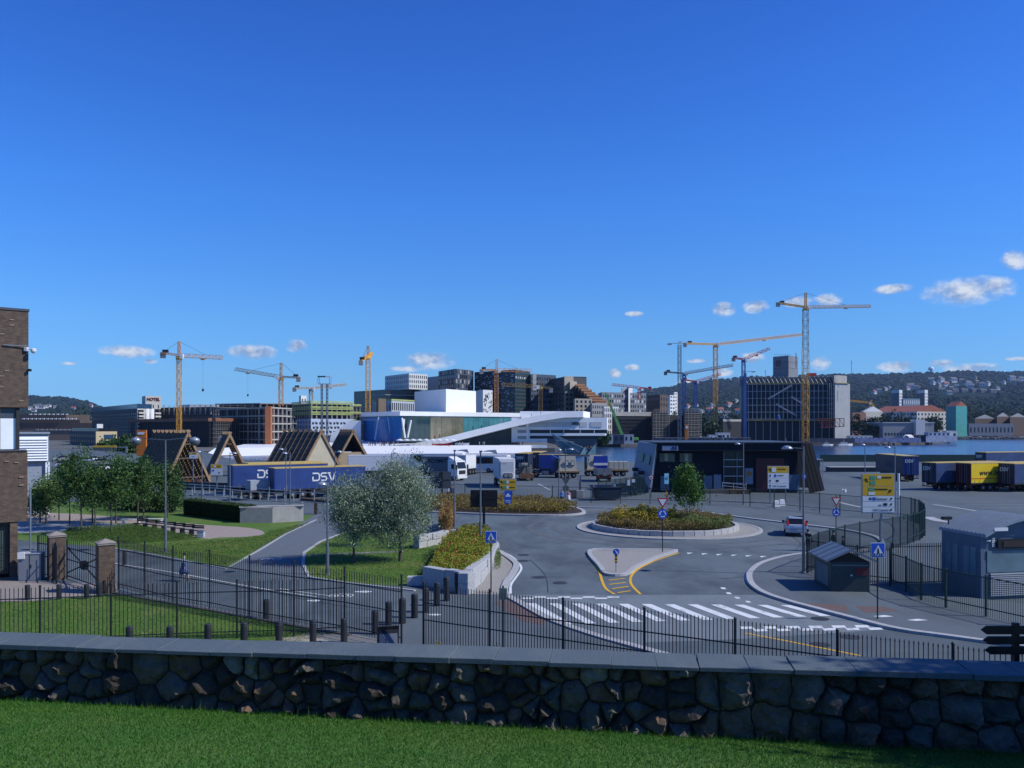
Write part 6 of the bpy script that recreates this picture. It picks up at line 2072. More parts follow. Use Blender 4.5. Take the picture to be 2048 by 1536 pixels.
# keep right
t = thing('keep_right_sign', 'small blue keep right disc on a yellow and black post on the splitter island', 'road sign', G(1232, 1143, .12))
MB().tube([(0, 0, 0), (0, 0, 1.1)], .03, 8).b('post', GREY, t)
MB().box(-.07, .07, -.07, .07, .55, 1.02).b('black_marker', SBLK, t)
for k in range(2):
 MB().box(-.072, .072, -.075, .072, .62 + k * .2, .72 + k * .2).b('yellow_band', SYEL, t)
poly_part('sign_plate', circ(0, 1.22, .2), SBLUE, t, -.05)
poly_part('arrow', [(-.1, 1.33), (-.07, 1.36), (.06, 1.21), (.1, 1.25), (.11, 1.1), (-.03, 1.12), (.02, 1.17)], SWHITE, t, -.065)
# speed limit 40
t = sign_pole(1302, 996, 2.9, 'round white and red speed limit 40 sign beside the customs hall')
poly_part('sign_plate', circ(0, 2.6, .33), SRED, t, -.06)
poly_part('sign_face', circ(0, 2.6, .24), SWHITE, t, -.075)
text('40', .3, SBLK, t, (0, -.09, 2.6), (R(90), 0, 0), ext=.003, bold=.006)
# bus stop blade
t = sign_pole(1333, 1000, 3.3, 'pale blue bus stop blade with black bus symbol at the customs hall')
CYAN = mat('pale_cyan', (.35, .72, .85), rough=.4, var=0)
poly_part('sign_plate', [(-.27, 2.0), (.27, 2.0), (.27, 3.3), (-.27, 3.3)], CYAN, t, -.06)
poly_part('bus_symbol', circ(0, 2.7, .18, 14), SBLK, t, -.075)
poly_part('bus_window', [(-.11, 2.68), (.11, 2.68), (.11, 2.78), (-.11, 2.78)], SWHITE, t, -.082)
MB().box(-.06, .06, -.08, .05, .5, 1.1).b('yellow_marker', SYEL, t)
# small blue squares
t = sign_pole(1608, 1000, 3.2, 'small blue square sign beside the slanted customs hall fins')
poly_part('sign_plate', [(-.25, 2.65), (.25, 2.65), (.25, 3.2), (-.25, 3.2)], SBLUE, t, -.05)
poly_part('symbol', [(-.14, 2.84), (.14, 2.84), (.14, 3.0), (-.14, 3.0)], SWHITE, t, -.06)
t = sign_pole(501, 985, 1.7, 'small blue square sign with white symbol in front of the grey trailer', m=GREY)
poly_part('sign_plate', [(-.36, 1.1), (.36, 1.1), (.36, 1.75), (-.36, 1.75)], SBLUE, t, -.05)
poly_part('symbol', circ(0, 1.48, .16, 10), SWHITE, t, -.06)
def route_sign(px, py, l, r, top, bot, label, rows, rz=0.0, posts=(0.15, .85), dirx=-1, single=None, Y=None, framew=.06):
 """big direction sign: rows = list of (height share, colour, [items])"""
 p = G(px, py) if Y is None else Vector((wx(px, Y), Y, 0))
 Yy = p.y
 t = thing('route_sign', label, 'direction sign', p, rz)
 w = (r - l) / F * Yy
 x0 = (l - px) / F * Yy
 zt_, zb_ = wz(top, Yy), wz(bot, Yy)
 MB().box(x0 - framew, x0 + w + framew, 0, .12, zb_ - framew, zt_ + framew).b('frame', HEADM, t)
 z = zt_
 H_ = zt_ - zb_
 for share, col, items in rows:
  zz = z - H_ * share
  MB().box(x0, x0 + w, -.03, -.001, zz + .025, z - .01).b('sign_panel', col, t)
  for it in items:
   kind, u, v, su, svv, cm = it
   ax, az = x0 + w * u, zz + (z - zz) * v
   if kind == 'box':
    MB().box(ax - su * w / 2, ax + su * w / 2, -.045, -.032, az - svv * (z - zz) / 2, az + svv * (z - zz) / 2).b('route_badge', cm, t)
   elif kind == 'arrow':
    s = svv * (z - zz) / 2
    a = su
    pts_ = [(-.25, -1), (.25, -1), (.25, .1), (.7, .1), (0, 1), (-.7, .1), (-.25, .1)]
    poly_part('arrow', [(ax + s * (x * math.cos(a) - y * math.sin(a)), az + s * (x * math.sin(a) + y * math.cos(a))) for x, y in pts_], cm, t, -.045)
   else:
    text(kind, svv * (z - zz), cm, t, (ax, -.045, az), (R(90), 0, 0), ext=.004, align='CENTER')
  z = zz
 for f in posts:
  MB().bar((x0 + w * f, .16, 0), (x0 + w * f, .16, zt_), .12).b('post', GREY, t)
 return t
route_sign(1768, 1105, 1725, 1788, 948, 1025, 'large yellow and white route sign with arrows behind the green fence', [
 (.32, SYEL, [('arrow', .12, .5, .7, .4, SBLK), ('box', .32, .7, .17, .3, SGREEN), ('box', .32, .28, .17, .3, SGREEN), ('box', .52, .75, .12, .22, SWHITE), ('box', .76, .72, .3, .1, SBLK)]),
 (.25, SYEL, [('box', .28, .72, .17, .34, SGREEN), ('box', .28, .26, .2, .3, SWHITE), ('box', .58, .7, .42, .12, SBLK), ('arrow', .86, .5, -.7, .5, SBLK)]),
 (.145, SWHITE, [('box', .24, .5, .06, .4, SBLK), ('box', .36, .5, .1, .55, SBLUE), ('Sentrum', .61, .5, 0, .6, SBLK), ('arrow', .9, .5, -.7, .6, SBLK)]),
 (.145, SWHITE, [('box', .55, .35, .09, .15, SBLK), ('box', .72, .5, .12, .45, SBLK), ('arrow', .9, .5, -.7, .6, SBLK)]),
 (.14, SWHITE, [('Toll Customs', .58, .5, 0, .55, SBLK), ('arrow', .9, .5, -.7, .6, SBLK)])], posts=(.62,))
t = thing('steel_post', 'tall pale steel post at the right edge of the large route sign', 'post', G(1797, 1034))
MB().tube([(0, 0, 0), (0, 0, wz(947, G(1797, 1034).y))], .12, 10).b('post', SWHITE, t)
route_sign(1557, 1006, 1536, 1577, 933, 977, 'yellow and white route sign in front of the red customs hall door', [
 (.3, SYEL, [('arrow', .1, .5, .5, .6, SBLK), ('box', .28, .5, .2, .7, SWHITE), ('box', .65, .6, .4, .12, SBLK)]),
 (.23, SWHITE, [('arrow', .1, .5, 0, .6, SBLK), ('box', .35, .5, .1, .5, SBLUE), ('box', .6, .5, .3, .14, SBLK)]),
 (.24, SWHITE, [('arrow', .1, .5, 0, .6, SBLK), ('box', .45, .5, .14, .35, SBLK)]),
 (.23, SWHITE, [('arrow', .1, .5, 0, .6, SBLK), ('Toll Customs', .55, .5, 0, .5, SBLK)])], posts=(.12, .88))
route_sign(1014, 1026, 1000, 1032, 958.5, 980, 'yellow two row direction sign above the long planting bed', [
 (.5, SYEL, [('arrow', .1, .5, .6, .6, SBLK), ('box', .3, .5, .2, .55, SGREEN), ('box', .48, .5, .14, .5, SWHITE), ('box', .76, .5, .34, .14, SBLK)]),
 (.5, SYEL, [('arrow', .1, .5, .6, .6, SBLK), ('box', .3, .5, .2, .55, SGREEN), ('box', .48, .5, .14, .5, SWHITE), ('box', .76, .5, .34, .14, SBLK)])], posts=(.5,))
t = thing('parking_sign', 'blue panel with white car symbol under the yellow direction sign', 'road sign', G(1016, 1026))
z0_, z1_ = wz(1008, G(1016, 1026).y), wz(982, G(1016, 1026).y)
MB().box(-.38, .38, -.04, 0, z0_, z1_).b('sign_panel', SBLUE, t)
zc_ = (z0_ + z1_) / 2 + .2
poly_part('car_symbol', [(-.24, zc_ - .12), (.24, zc_ - .12), (.24, zc_ + .05), (.15, zc_ + .07), (.09, zc_ + .22), (-.09, zc_ + .22), (-.15, zc_ + .07), (-.24, zc_ + .05)], SWHITE, t, -.055)
MB().box(-.26, .26, -.055, -.041, z0_ + .18, z0_ + .24).b('text_bar', SWHITE, t)
MB().box(-.26, .26, -.055, -.041, z0_ + .34, z0_ + .4).b('text_bar', SWHITE, t)
MB().bar((0, .03, 0), (0, .03, z1_), .09).b('post', GREY, t)
for l, r, tp, bt, px, pyb, lb in ((941, 995, 980, 1014, 968, 1075, 'black back of a large sign panel on a dark post behind the lamp'), (862, 902, 943, 977, 884, 1000, 'dark backs of tall sign boards left of the white truck')):
 p = G(px, pyb)
 t = thing('sign_board', lb, 'sign', p)
 MB().box(wx(l, p.y) - p.x, wx(r, p.y) - p.x, -.05, .05, wz(bt, p.y), wz(tp, p.y)).b('sign_panel', SBLK if l > 930 else SBACK, t)
 MB().bar((0, -.1, 0), (0, -.1, wz(tp, p.y)), .2).b('post', SBLK if l > 930 else BLACK2, t)
 MB().box(wx(l, p.y) - p.x + .1, wx(r, p.y) - p.x - .1, -.08, -.051, (wz(bt, p.y) + wz(tp, p.y)) / 2, (wz(bt, p.y) + wz(tp, p.y)) / 2 + .06).b('stiffener', BLACK2, t)
route_sign(433, 985, 422, 444, 929, 951, 'yellow and white route sign on a single post left of the long blue trailer', [(.35, SYEL, [('box', .35, .5, .2, .5, SWHITE), ('box', .7, .5, .3, .15, SBLK)]), (.65, SWHITE, [('box', .2, .7, .2, .2, SBLUE), ('box', .75, .4, .1, .16, SBLK)])], posts=(.5,), Y=118)
route_sign(387, 965, 379, 394, 905, 917, 'small yellow and white sign before the first timber frame', [(.35, SYEL, [('box', .6, .5, .4, .15, SBLK)]), (.65, SWHITE, [('box', .5, .5, .4, .12, GREY)])], posts=(.45,), Y=125)
# overhead sign gantry behind the trees
t = thing('sign_gantry', 'grey overhead road gantry with sign panels beyond the park trees', 'gantry', (*P3(230, 960, 190).xy, 0))
MB().bar(P3(145, 897, 190), P3(254, 894, 190), .25).b('beam', GREY, t, world=1)
for px in (145, 253):
 q = P3(px, 895, 190)
 MB().bar((q.x, q.y, 0), q, .3).b('post', GREY, t, world=1)
MB().box(wx(186, 189), wx(232, 189), 189, 189.2, wz(901, 189), wz(895, 189)).b('sign_panel', SBACK, t, world=1)
MB().box(wx(186, 189), wx(232, 189), 189, 189.2, wz(894.8, 189), wz(891, 189)).b('sign_panel', SYEL, t, world=1)
# orange pillars
for px, l, r, tp, bt, Y, lb in ((282, 273, 292, 860, 912, 210, 'tall orange advertising pillar with white mark behind the lamp heads'), (1374, 1370.5, 1376.5, 848, 879, 300, 'narrow orange banner beside the thin light mast')):
 t = thing('orange_pillar', lb, 'banner', (wx(px, Y), Y, 0 if px < 1000 else -2))
 ORM = mat('orange_panel', (.62, .17, .015), rough=.5, var=.05)
 MB().box(wx(l, Y), wx(r, Y), Y, Y + .6, wz(bt, Y), wz(tp, Y)).b('panel', ORM, t, world=1)
 MB().bar((wx(px, Y), Y + .8, -2), (wx(px, Y), Y + .8, wz(tp, Y)), .3).b('post', GREY, t, world=1)
 w = wx(r, Y) - wx(l, Y)
 MB().extrude([(wx(l, Y) + w * .1, Y - .02, wz(tp + 9, Y)), (wx(l, Y) + w * .75, Y - .02, wz(tp + 9, Y)), (wx(l, Y) + w * .9, Y - .02, wz(tp + 4, Y)), (wx(l, Y) + w * .15, Y - .02, wz(tp + 4.5, Y))], (0, -.06, 0)).b('mark', SWHITE, t, world=1)
# fingerpost close to the wall
fp = thing('fingerpost', 'black fingerpost with three pointed boards behind the right end of the wall', 'fingerpost', (wx(2031, 13.6), 13.6, 0))
MB().bar((0, 0, 0), (0, 0, wz(1245, 13.6)), .085).b('post', mat('fingerpost_black', (.008, .009, .011), rough=.4, var=0), fp)
for k, (y0, y1) in enumerate(((1250, 1267), (1271, 1287), (1291, 1307))):
 z0_, z1_ = wz(y1, 13.6), wz(y0, 13.6)
 L0 = [-.58, -.55, -.52][k]
 MB().extrude([(L0, -.06, (z0_ + z1_) / 2), (L0 + .09, -.06, z1_), (.62, -.06, z1_), (.62, -.06, z0_), (L0 + .09, -.06, z0_)], (0, .03, 0)).b('pointer_board', mat('fingerpost_black', (.008, .009, .011)), fp)
# ================================================================== black customs hall 44
ch = thing('customs_hall', 'black flat roofed customs hall numbered 44 with slanting ends', 'customs hall', G(1450, 985))
Yc = 117.0
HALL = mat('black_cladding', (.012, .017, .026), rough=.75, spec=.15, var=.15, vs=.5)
ROOFG = mat('hall_roof', (.07, .085, .105), rough=.5, var=.1)
def hp(px, py, Y=Yc):
 return P3(px, py, Y)
fx = [wx(1308, Yc), wx(1600, Yc)]
zR = wz(886, Yc)
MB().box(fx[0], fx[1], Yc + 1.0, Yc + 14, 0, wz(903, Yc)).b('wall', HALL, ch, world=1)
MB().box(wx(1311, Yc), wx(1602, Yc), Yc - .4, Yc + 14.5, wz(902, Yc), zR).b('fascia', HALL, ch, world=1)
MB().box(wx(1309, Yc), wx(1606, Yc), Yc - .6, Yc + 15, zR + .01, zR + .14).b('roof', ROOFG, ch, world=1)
# slanting left wing: leaning slab, lit blue grey
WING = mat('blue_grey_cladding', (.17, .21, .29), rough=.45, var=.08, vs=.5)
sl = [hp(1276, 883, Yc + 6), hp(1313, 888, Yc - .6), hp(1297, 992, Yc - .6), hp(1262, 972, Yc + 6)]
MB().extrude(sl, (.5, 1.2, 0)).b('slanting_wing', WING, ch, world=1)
def on(u, v):                                                   # point on the leaning face
 a = sl[0].lerp(sl[1], u)
 b = sl[3].lerp(sl[2], u)
 return a.lerp(b, v) + Vector((-.06, -.12, 0))
for (u0, u1, v0, v1) in ((.18, .44, .22, .40), (.56, .80, .24, .42)):
 MB().extrude([on(u0, v0), on(u1, v0), on(u1, v1), on(u0, v1)], (-.03, -.05, 0)).b('window', GD, ch, world=1)
MB().extrude([on(.08, .68), on(.55, .74), on(.9, .86), on(.85, .97), on(.1, .95)], (-.03, -.05, 0)).b('doorway', SBLK, ch, world=1)
for u, v in ((.15, .60), (.5, .62)):
 MB().cbox(on(u, v) + Vector((-.2, -.3, 0)), (.75, .5, .5)).b('canopy', SBLK, ch, world=1)
# slanting fins at the right
for k in range(4):
 x = 1598 + k * 7.5
 MB().bar(hp(x, 886, Yc + 1 - k * .5), hp(x + 25, 986 - k * 1.5, Yc - k * .5), .22, .5).b('slanting_fin', mat('fin_black', (.012, .014, .02), rough=.7), ch, world=1)
MB().extrude([hp(1588, 900, Yc + 3), hp(1612, 886, Yc + 3), hp(1634, 976, Yc + 3), hp(1590, 975, Yc + 3)], (-2, 6, 0)).b('slanting_wall', mat('fin_back', (.028, .032, .04), rough=.8), ch, world=1)
# number panel, windows, doors
MB().box(wx(1323, Yc), wx(1355, Yc), Yc - .5, Yc - .42, wz(901, Yc), wz(891, Yc)).b('number_panel', mat('number_panel_blue', (.20, .26, .38)), ch, world=1)
text('44', .75, mat('dark_blue_number', (.015, .03, .11), var=0), ch, (wx(1347, Yc), Yc - .52, wz(896, Yc)), (R(90), 0, 0), world=1, ext=.02, bold=.03)
for l, r, tp, bt in ((1321, 1352, 907, 924), (1362, 1387, 907, 924)):
 MB().box(wx(l, Yc), wx(r, Yc), Yc + .86, Yc + .97, wz(bt, Yc), wz(tp, Yc)).b('window', mat('lit_grey_window', (.12, .12, .10), rough=.2, var=.3, vs=.8), ch, world=1)
 MB().box(wx(l + 10, Yc), wx(l + 17, Yc), Yc + .8, Yc + .858, wz(bt - 2, Yc), wz(tp + 1, Yc)).b('window_blind', mat('cream_blind', (.4, .36, .26)), ch, world=1)
for px in (1449.5, 1476, 1489):
 MB().box(wx(px, Yc), wx(px, Yc) + .12, Yc + .7, Yc + .95, 0, wz(903, Yc)).b('stair_frame', mat('stair_steel', (.16, .2, .24)), ch, world=1)
for py in (920.5, 934.5, 953.5, 968):
 MB().box(wx(1449.6, Yc), wx(1489.4, Yc), Yc + .6, Yc + .69, wz(py, Yc), wz(py, Yc) + .1).b('stair_frame', STEEL, ch, world=1)
MB().box(wx(1450, Yc), wx(1489, Yc), Yc + .96, Yc + .99, .2, wz(903, Yc)).b('stair_glass', GD, ch, world=1)
for l, r, tp, m, nm in ((1410, 1427, 952, mat('blue_grey_door', (.12, .16, .22)), 'door'), (1430, 1445, 950, mat('grey_blue_board', (.22, .25, .31)), 'notice_board'), (1493, 1509, 937, mat('grey_blue_board', (.22, .25, .31)), 'poster_board'), (1323, 1340, 953, mat('blue_grey_door', (.12, .16, .22)), 'door'), (1580, 1602, 950, mat('blue_grey_door', (.12, .16, .22)), 'side_door')):
 MB().box(wx(l, Yc), wx(r, Yc), Yc + .7, Yc + .95, .3 if nm != 'poster_board' else wz(969, Yc), wz(tp, Yc)).b(nm, m, ch, world=1)
MB().box(wx(1515, Yc), wx(1572, Yc), Yc + .75, Yc + .95, .1, wz(917, Yc)).b('red_door', mat('dark_red_door', (.085, .012, .014), rough=.5, var=.1), ch, world=1)
MB().lathe([(.35, 0), (.35, .04)], (wx(1501, Yc), Yc + .64, wz(948, Yc)), 14, 'y').b('poster_disc', mat('orange_disc', (.4, .18, .05)), ch, world=1)
MB().box(wx(1404, Yc), wx(1492, Yc), Yc - 1.4, Yc + .9, 0, .5).b('loading_step', CONCD, ch, world=1)
for z in (.9, 1.35):
 MB().bar((wx(1440, Yc), Yc - 1.3, z + .2), (wx(1487, Yc), Yc - 1.3, z - .15), .06).b('handrail', STEEL, ch, world=1)
for px in (1440, 1462, 1487):
 MB().bar((wx(px, Yc), Yc - 1.3, .4), (wx(px, Yc), Yc - 1.3, 1.5), .06).b('handrail_post', STEEL, ch, world=1)
for px in (1452, 1475):
 MB().box(wx(px, Yc), wx(px, Yc) + 1.2, Yc - 2.2, Yc - 1.6, .45, .55).box(wx(px, Yc), wx(px, Yc) + .08, Yc - 2.2, Yc - 1.6, 0, .45).box(wx(px, Yc) + 1.12, wx(px, Yc) + 1.2, Yc - 2.2, Yc - 1.6, 0, .45).b('step_bench', mat('brown_bench', (.1, .06, .04)), ch, world=1)
# ================================================================== bin kiosk and gatehouse on the right
ks = thing('bin_kiosk', 'dark green kiosk hut with pitched grey roof on the right pavement', 'kiosk', G(1690, 1182, .12), R(0))
pk = [G(1662, 1183, .12), G(1737, 1184, .12)]
kw = 2.05
KG = mat('kiosk_green', (.04, .058, .062), rough=.55, var=.25, vs=2)
kr_ = R(-4)
ks.location = pk[0]
ks.rotation_euler = (0, 0, kr_)
kd = 3.2
MB().box(0, kw, 0, kd, 0, 1.62).b('casing', KG, ks, bevel=.03)
MB().add([(0, .0, 1.622), (kw, 0, 1.622), (kw / 2, 0, 2.1), (0, kd, 1.622), (kw, kd, 1.622), (kw / 2, kd, 2.1)], [(0, 1, 2), (5, 4, 3), (0, 3, 4, 1), (1, 4, 5, 2), (2, 5, 3, 0)]).b('gable', SBLK, ks)
KR = mat('kiosk_roof', (.15, .19, .23), rough=.4, var=.1)
for s in (-1, 1):
 e0 = Vector((kw / 2, -.25, 2.22))
 e1 = Vector((kw / 2 + s * (kw / 2 + .3), -.25, 1.62))
 MB().extrude([e0, e1, e1 + Vector((0, kd + .4, 0)), e0 + Vector((0, kd + .4, 0))], (0, 0, .07)).b('roof_side', KR, ks)
 for k in range(4):
  f = Vector((0, .1 + k * (kd + .1) / 3.4, .085))
  MB().bar(e0 + f, e1 + f, .05).b('roof_rib', KR, ks)
MB().box(.05, kw - .08, -.02, .0, 1.4, 1.46).b('lintel', mat('kiosk_trim', (.16, .2, .2)), ks)
MB().box(kw * .62, kw * .95, -.025, -.003, .9, 1.32).b('red_notice', mat('faded_red', (.16, .03, .035)), ks)
MB().box(kw * .5, kw * .55, -.025, -.003, .85, .92).b('white_label', SWHITE, ks)
MB().box(-.02, .0, .5, kd - .5, .2, 1.3).b('side_panel', mat('kiosk_trim', (.16, .2, .2)), ks)
gh = thing('gatehouse', 'blue grey gatehouse booth with curved ribbed roof at the right edge', 'gatehouse', (0, 0, 0))
gp = G(1962, 1200)
gh.location = (gp.x, gp.y, 0)
GHB = mat('gatehouse_blue', (.10, .14, .20), rough=.5, var=.12)
GHR = mat('gatehouse_roof', (.24, .29, .35), rough=.45, var=.08)
gw, gd_, ghh = 5.4, 3.0, 3.3
gh.rotation_euler = (0, 0, R(11))
# local x right along the front, y back
MB().box(0, gw, 0, gd_, 0, 2.05).b('lower_wall', GHB, gh)
MB().box(0, gw, .02, gd_ - .02, 2.05, ghh).b('upper_wall', GHB, gh)
arc = [(gw * k / 12, ghh + .15 + .85 * math.sin(math.pi * (k / 12))) for k in range(13)]
MB().add([(x, -.35, z) for x, z in arc] + [(x, gd_ + .2, z) for x, z in arc] + [(x, -.35, z - .16) for x, z in arc] + [(x, gd_ + .2, z - .16) for x, z in arc],
  [(k, k + 1, k + 14, k + 13) for k in range(12)] + [(26 + k + 1, 26 + k, 26 + k + 13, 26 + k + 14) for k in range(12)] + [(k + 1, k, 26 + k, 26 + k + 1) for k in range(12)] + [(13 + k, 13 + k + 1, 39 + k + 1, 39 + k) for k in range(12)]
  + [(0, 13, 39, 26), (12, 38, 51, 25)]).b('curved_roof', GHR, gh)
for k in range(12):
 y = -.2 + k * (gd_ + .2) / 11
 mb = MB()
 for (x0, z0_), (x1, z1_) in zip(arc, arc[1:]):
  mb.bar((x0, y, z0_ + .03), (x1, y, z1_ + .03), .05)
 mb.b('roof_rib', GHR, gh)
MB().add([(x, -.02, z - .17) for x, z in arc] + [(x, -.02, ghh) for x, z in arc] + [(x, .1, z - .17) for x, z in arc] + [(x, .1, ghh) for x, z in arc],
  [(k, k + 1, k + 14, k + 13) for k in range(12)] + [(26 + k + 1, 26 + k, 26 + k + 13, 26 + k + 14) for k in range(12)]).b('gable', GHB, gh)
MB().box(.35, gw, -.03, .015, 1.42, 2.55).b('window', glass_mat('gatehouse_glass', (.14, .22, .26), rough=.1, spec=.6), gh)
MB().box(.9, gw, -.14, -.035, 2.68, 3.15).b('display_board', SBLK, gh)
MB().box(1.2, gw, -.17, -.145, 2.74, 3.05).b('display_face', mat('display_brown', (.05, .035, .03), rough=.3), gh)
for k in range(5):
 MB().box(.62, .78, -.06, -.02, 2.78 + k * .1, 2.83 + k * .1).b('status_lamp', SWHITE, gh)
MB().box(.3, .55, -.05, -.01, 3.05, 3.12).b('label_plate', SWHITE, gh)
for k in range(2):
 MB().box(.5 + k * 2.4, 1.3 + k * 2.4, -.37, -.355, ghh + .32 + .35 * k, ghh + .5 + .35 * k).b('label_plate', SWHITE, gh)
for k in range(12):
 MB().box(.5, gw, -.12 - .0 * k, -.02, .2 + k * .1, .26 + k * .1).b('louvre', mat('louvre_grey', (.40, .43, .46)), gh)
for yy in (.35, 1.7):
 MB().box(-.03, .0, yy, yy + .9, 1.2, 2.7).b('side_window', glass_mat('gatehouse_glass', (.05, .10, .13)), gh)
 MB().box(-.05, -.031, yy + .42, yy + .48, 1.2, 2.7).b('window_bar', GHB, gh)
for x, y in ((.2, gd_ - .3), (gw - 1.2, 1.0)):
 z = ghh + .25 + .8 * math.sin(math.pi * x / gw)
 MB().bar((x, y, z), (x, y, z + .3), .05).b('bracket', SBLK, gh)
 MB().cbox((x - .12, y, z + .35), (.55, .2, .16)).b('floodlight', SBLK, gh)
# ================================================================== dark green mesh fences
def mesh_fence(label, pts, h, post_sp, z=0.0, bar=.11, m=DGREEN, rails=(.25, .97), br=.02, heavy=False, cat='fence'):
 pts = [Vector(p) for p in pts]
 t = thing('mesh_fence', label, cat, (pts[0].x, pts[0].y, z))
 o0 = pts[0]
 post = MB().box(-.04, .04, -.04, .04, 0, h + .06).mesh('post', m)
 link('post', post, t, loc=(0, 0, 0))
 for a, b in zip(pts, pts[1:]):
  d = b - a
  L_ = d.length
  d.normalize()
  nb = max(1, round(L_ / post_sp))
  for k in range(nb):
   u0, u1 = a - o0 + d * (L_ * k / nb), a - o0 + d * (L_ * (k + 1) / nb)
   link('post', post, t, loc=(u1.x, u1.y, 0), rot=(0, 0, math.atan2(d.y, d.x)))
   mb = MB()
   n = max(2, int((u1 - u0).length / bar))
   for i in range(1, n):
    q = u0.lerp(u1, i / n)
    mb.bar((q.x, q.y, .08), (q.x, q.y, h), br)
   for zf in rails:
    mb.bar((u0.x, u0.y, h * zf), (u1.x, u1.y, h * zf), .045)
   tag(mb.b('mesh_panel', m, t), kind='stuff')
 return t
mesh_fence('dark fence between the long planting bed and the lorry yard', GL([(840, 996), (930, 999), (1024, 1002), (1105, 1004), (1182, 1006)]), 1.9, 4.6, bar=.16, br=.012, m=BLACK2)
mesh_fence('dark fence from the couple to the front of the customs hall', GL([(1182, 1006), (1300, 1008), (1420, 1010), (1500, 1013)]), 1.9, 4.0, bar=.16, br=.012, m=BLACK2)
mesh_fence('dark green fence bending right behind the silver car', GL([(1500, 1013), (1600, 1022), (1680, 1030), (1745, 1036), (1800, 1039)]), 2.1, 3.0, bar=.13, br=.012)
mesh_fence('curved dark green mesh fence round the far gate bay', GL([(1800, 1039), (1822, 1044), (1838, 1050), (1848, 1060), (1850, 1072), (1840, 1081), (1815, 1090), (1786, 1097), (1760, 1102)]), 2.3, 1.6, bar=.10, br=.014)
mesh_fence('green mesh fence between the lamp post and the large sign', GL([(1760, 1102), (1720, 1110), (1690, 1118), (1660, 1128), (1637, 1138), (1614, 1150)]), 2.3, 2.0, bar=.10, br=.014)
mesh_fence('dark railing fence between kiosk and pedestrian sign', GL([(1614, 1150), (1660, 1160), (1715, 1168), (1780, 1176)]), 2.2, 2.6, bar=.12, br=.025, m=BLACK2)
mesh_fence('dark sliding gate between sign and blue gatehouse', GL([(1783, 1170), (1908, 1166)]), 2.35, 4.2, bar=.14, br=.03, m=BLACK2, rails=(.05, .92), cat='gate')
mesh_fence('dark green fence sloping down to the right below the gatehouse', GL([(1780, 1176), (1812, 1188), (1842, 1205), (1892, 1220), (1972, 1238), (2060, 1258)]), 2.0, 3.0, bar=.11, br=.016)
mesh_fence('green mesh gate bay beside the leaning customs wing', GL([(1196, 1002), (1230, 998), (1262, 993), (1290, 989)]), 2.5, 1.6, bar=.09, br=.02)
t = thing('gate_notices', 'pale notice plate on the green mesh gate bay', 'notice', G(1227, 998))
MB().box(-.25, .25, -.1, -.06, 1.0, 1.9).b('plate', mat('pale_green_plate2', (.45, .52, .48)), t)
t = thing('gate_notices', 'white and yellow notice plates near the leaning wing', 'notice', G(1256, 994))
MB().box(-.25, .25, -.1, -.06, 1.5, 2.2).b('plate', SWHITE, t)
MB().box(.5, .9, -.1, -.06, 1.9, 2.3).b('plate', SWHITE, t)
MB().box(.1, .25, -.1, -.06, 2.2, 2.5).b('plate', SYEL, t)
# white concrete blocks
for px, py, lb in ((1552, 1014, 'white painted concrete block, left of the pair in the yard'), (1563, 1012, 'white painted concrete block, right of the pair in the yard')):
 t = thing('concrete_block', lb, 'concrete block', G(px, py), R(6))
 MB().add([(-.35, -.3, 0), (.35, -.3, 0), (.35, .3, 0), (-.35, .3, 0), (-.28, -.2, .75), (.28, -.2, .75), (.28, .2, .75), (-.28, .2, .75)],
   [(0, 3, 2, 1), (4, 5, 6, 7), (0, 1, 5, 4), (1, 2, 6, 5), (2, 3, 7, 6), (3, 0, 4, 7)]).b('block', WHITE, t, bevel=.03)
 MB().box(-.12, .12, -.26, -.2, .05, .3).b('lifting_slot', CONCD, t)
for px, py, m, lb in ((1160, 996, CONC, 'grey concrete post base block with meter pole'), (1146, 995, CONCD, 'dark concrete block left of the meter pole'), (1192, 996, CONCD, 'dark concrete block below the orange cone')):
 t = thing('concrete_block', lb, 'concrete block', G(px, py), R(0))
 MB().box(-.5, .5, -.3, .3, 0, 1.0).b('block', m, t, bevel=.06)
 if px == 1160:
  MB().box(-.12, .12, -.12, .12, 1.0, 2.9).b('meter_pole', SBACK, t)
  MB().box(-.3, -.02, -.13, .1, 2.2, 3.0).b('meter_head', FG, t)
# dark skip and bins behind the fence
t = thing('dark_skip', 'dark blue skip behind the mesh gate bay', 'skip', G(1214, 1000), R(4))
MB().add([(-1.4, -.8, .2), (1.4, -.8, .2), (1.4, .8, .2), (-1.4, .8, .2), (-1.8, -.9, 1.6), (1.8, -.9, 1.6), (1.8, .9, 1.6), (-1.8, .9, 1.6)], [(0, 3, 2, 1), (0, 1, 5, 4), (1, 2, 6, 5), (2, 3, 7, 6), (3, 0, 4, 7), (4, 5, 6, 7)]).b('bin', mat('skip_blue', (.02, .035, .06)), t)
MB().bar((-1.8, -.9, 1.6), (1.8, -.9, 1.6), .1).b('rim', BLACK2, t)
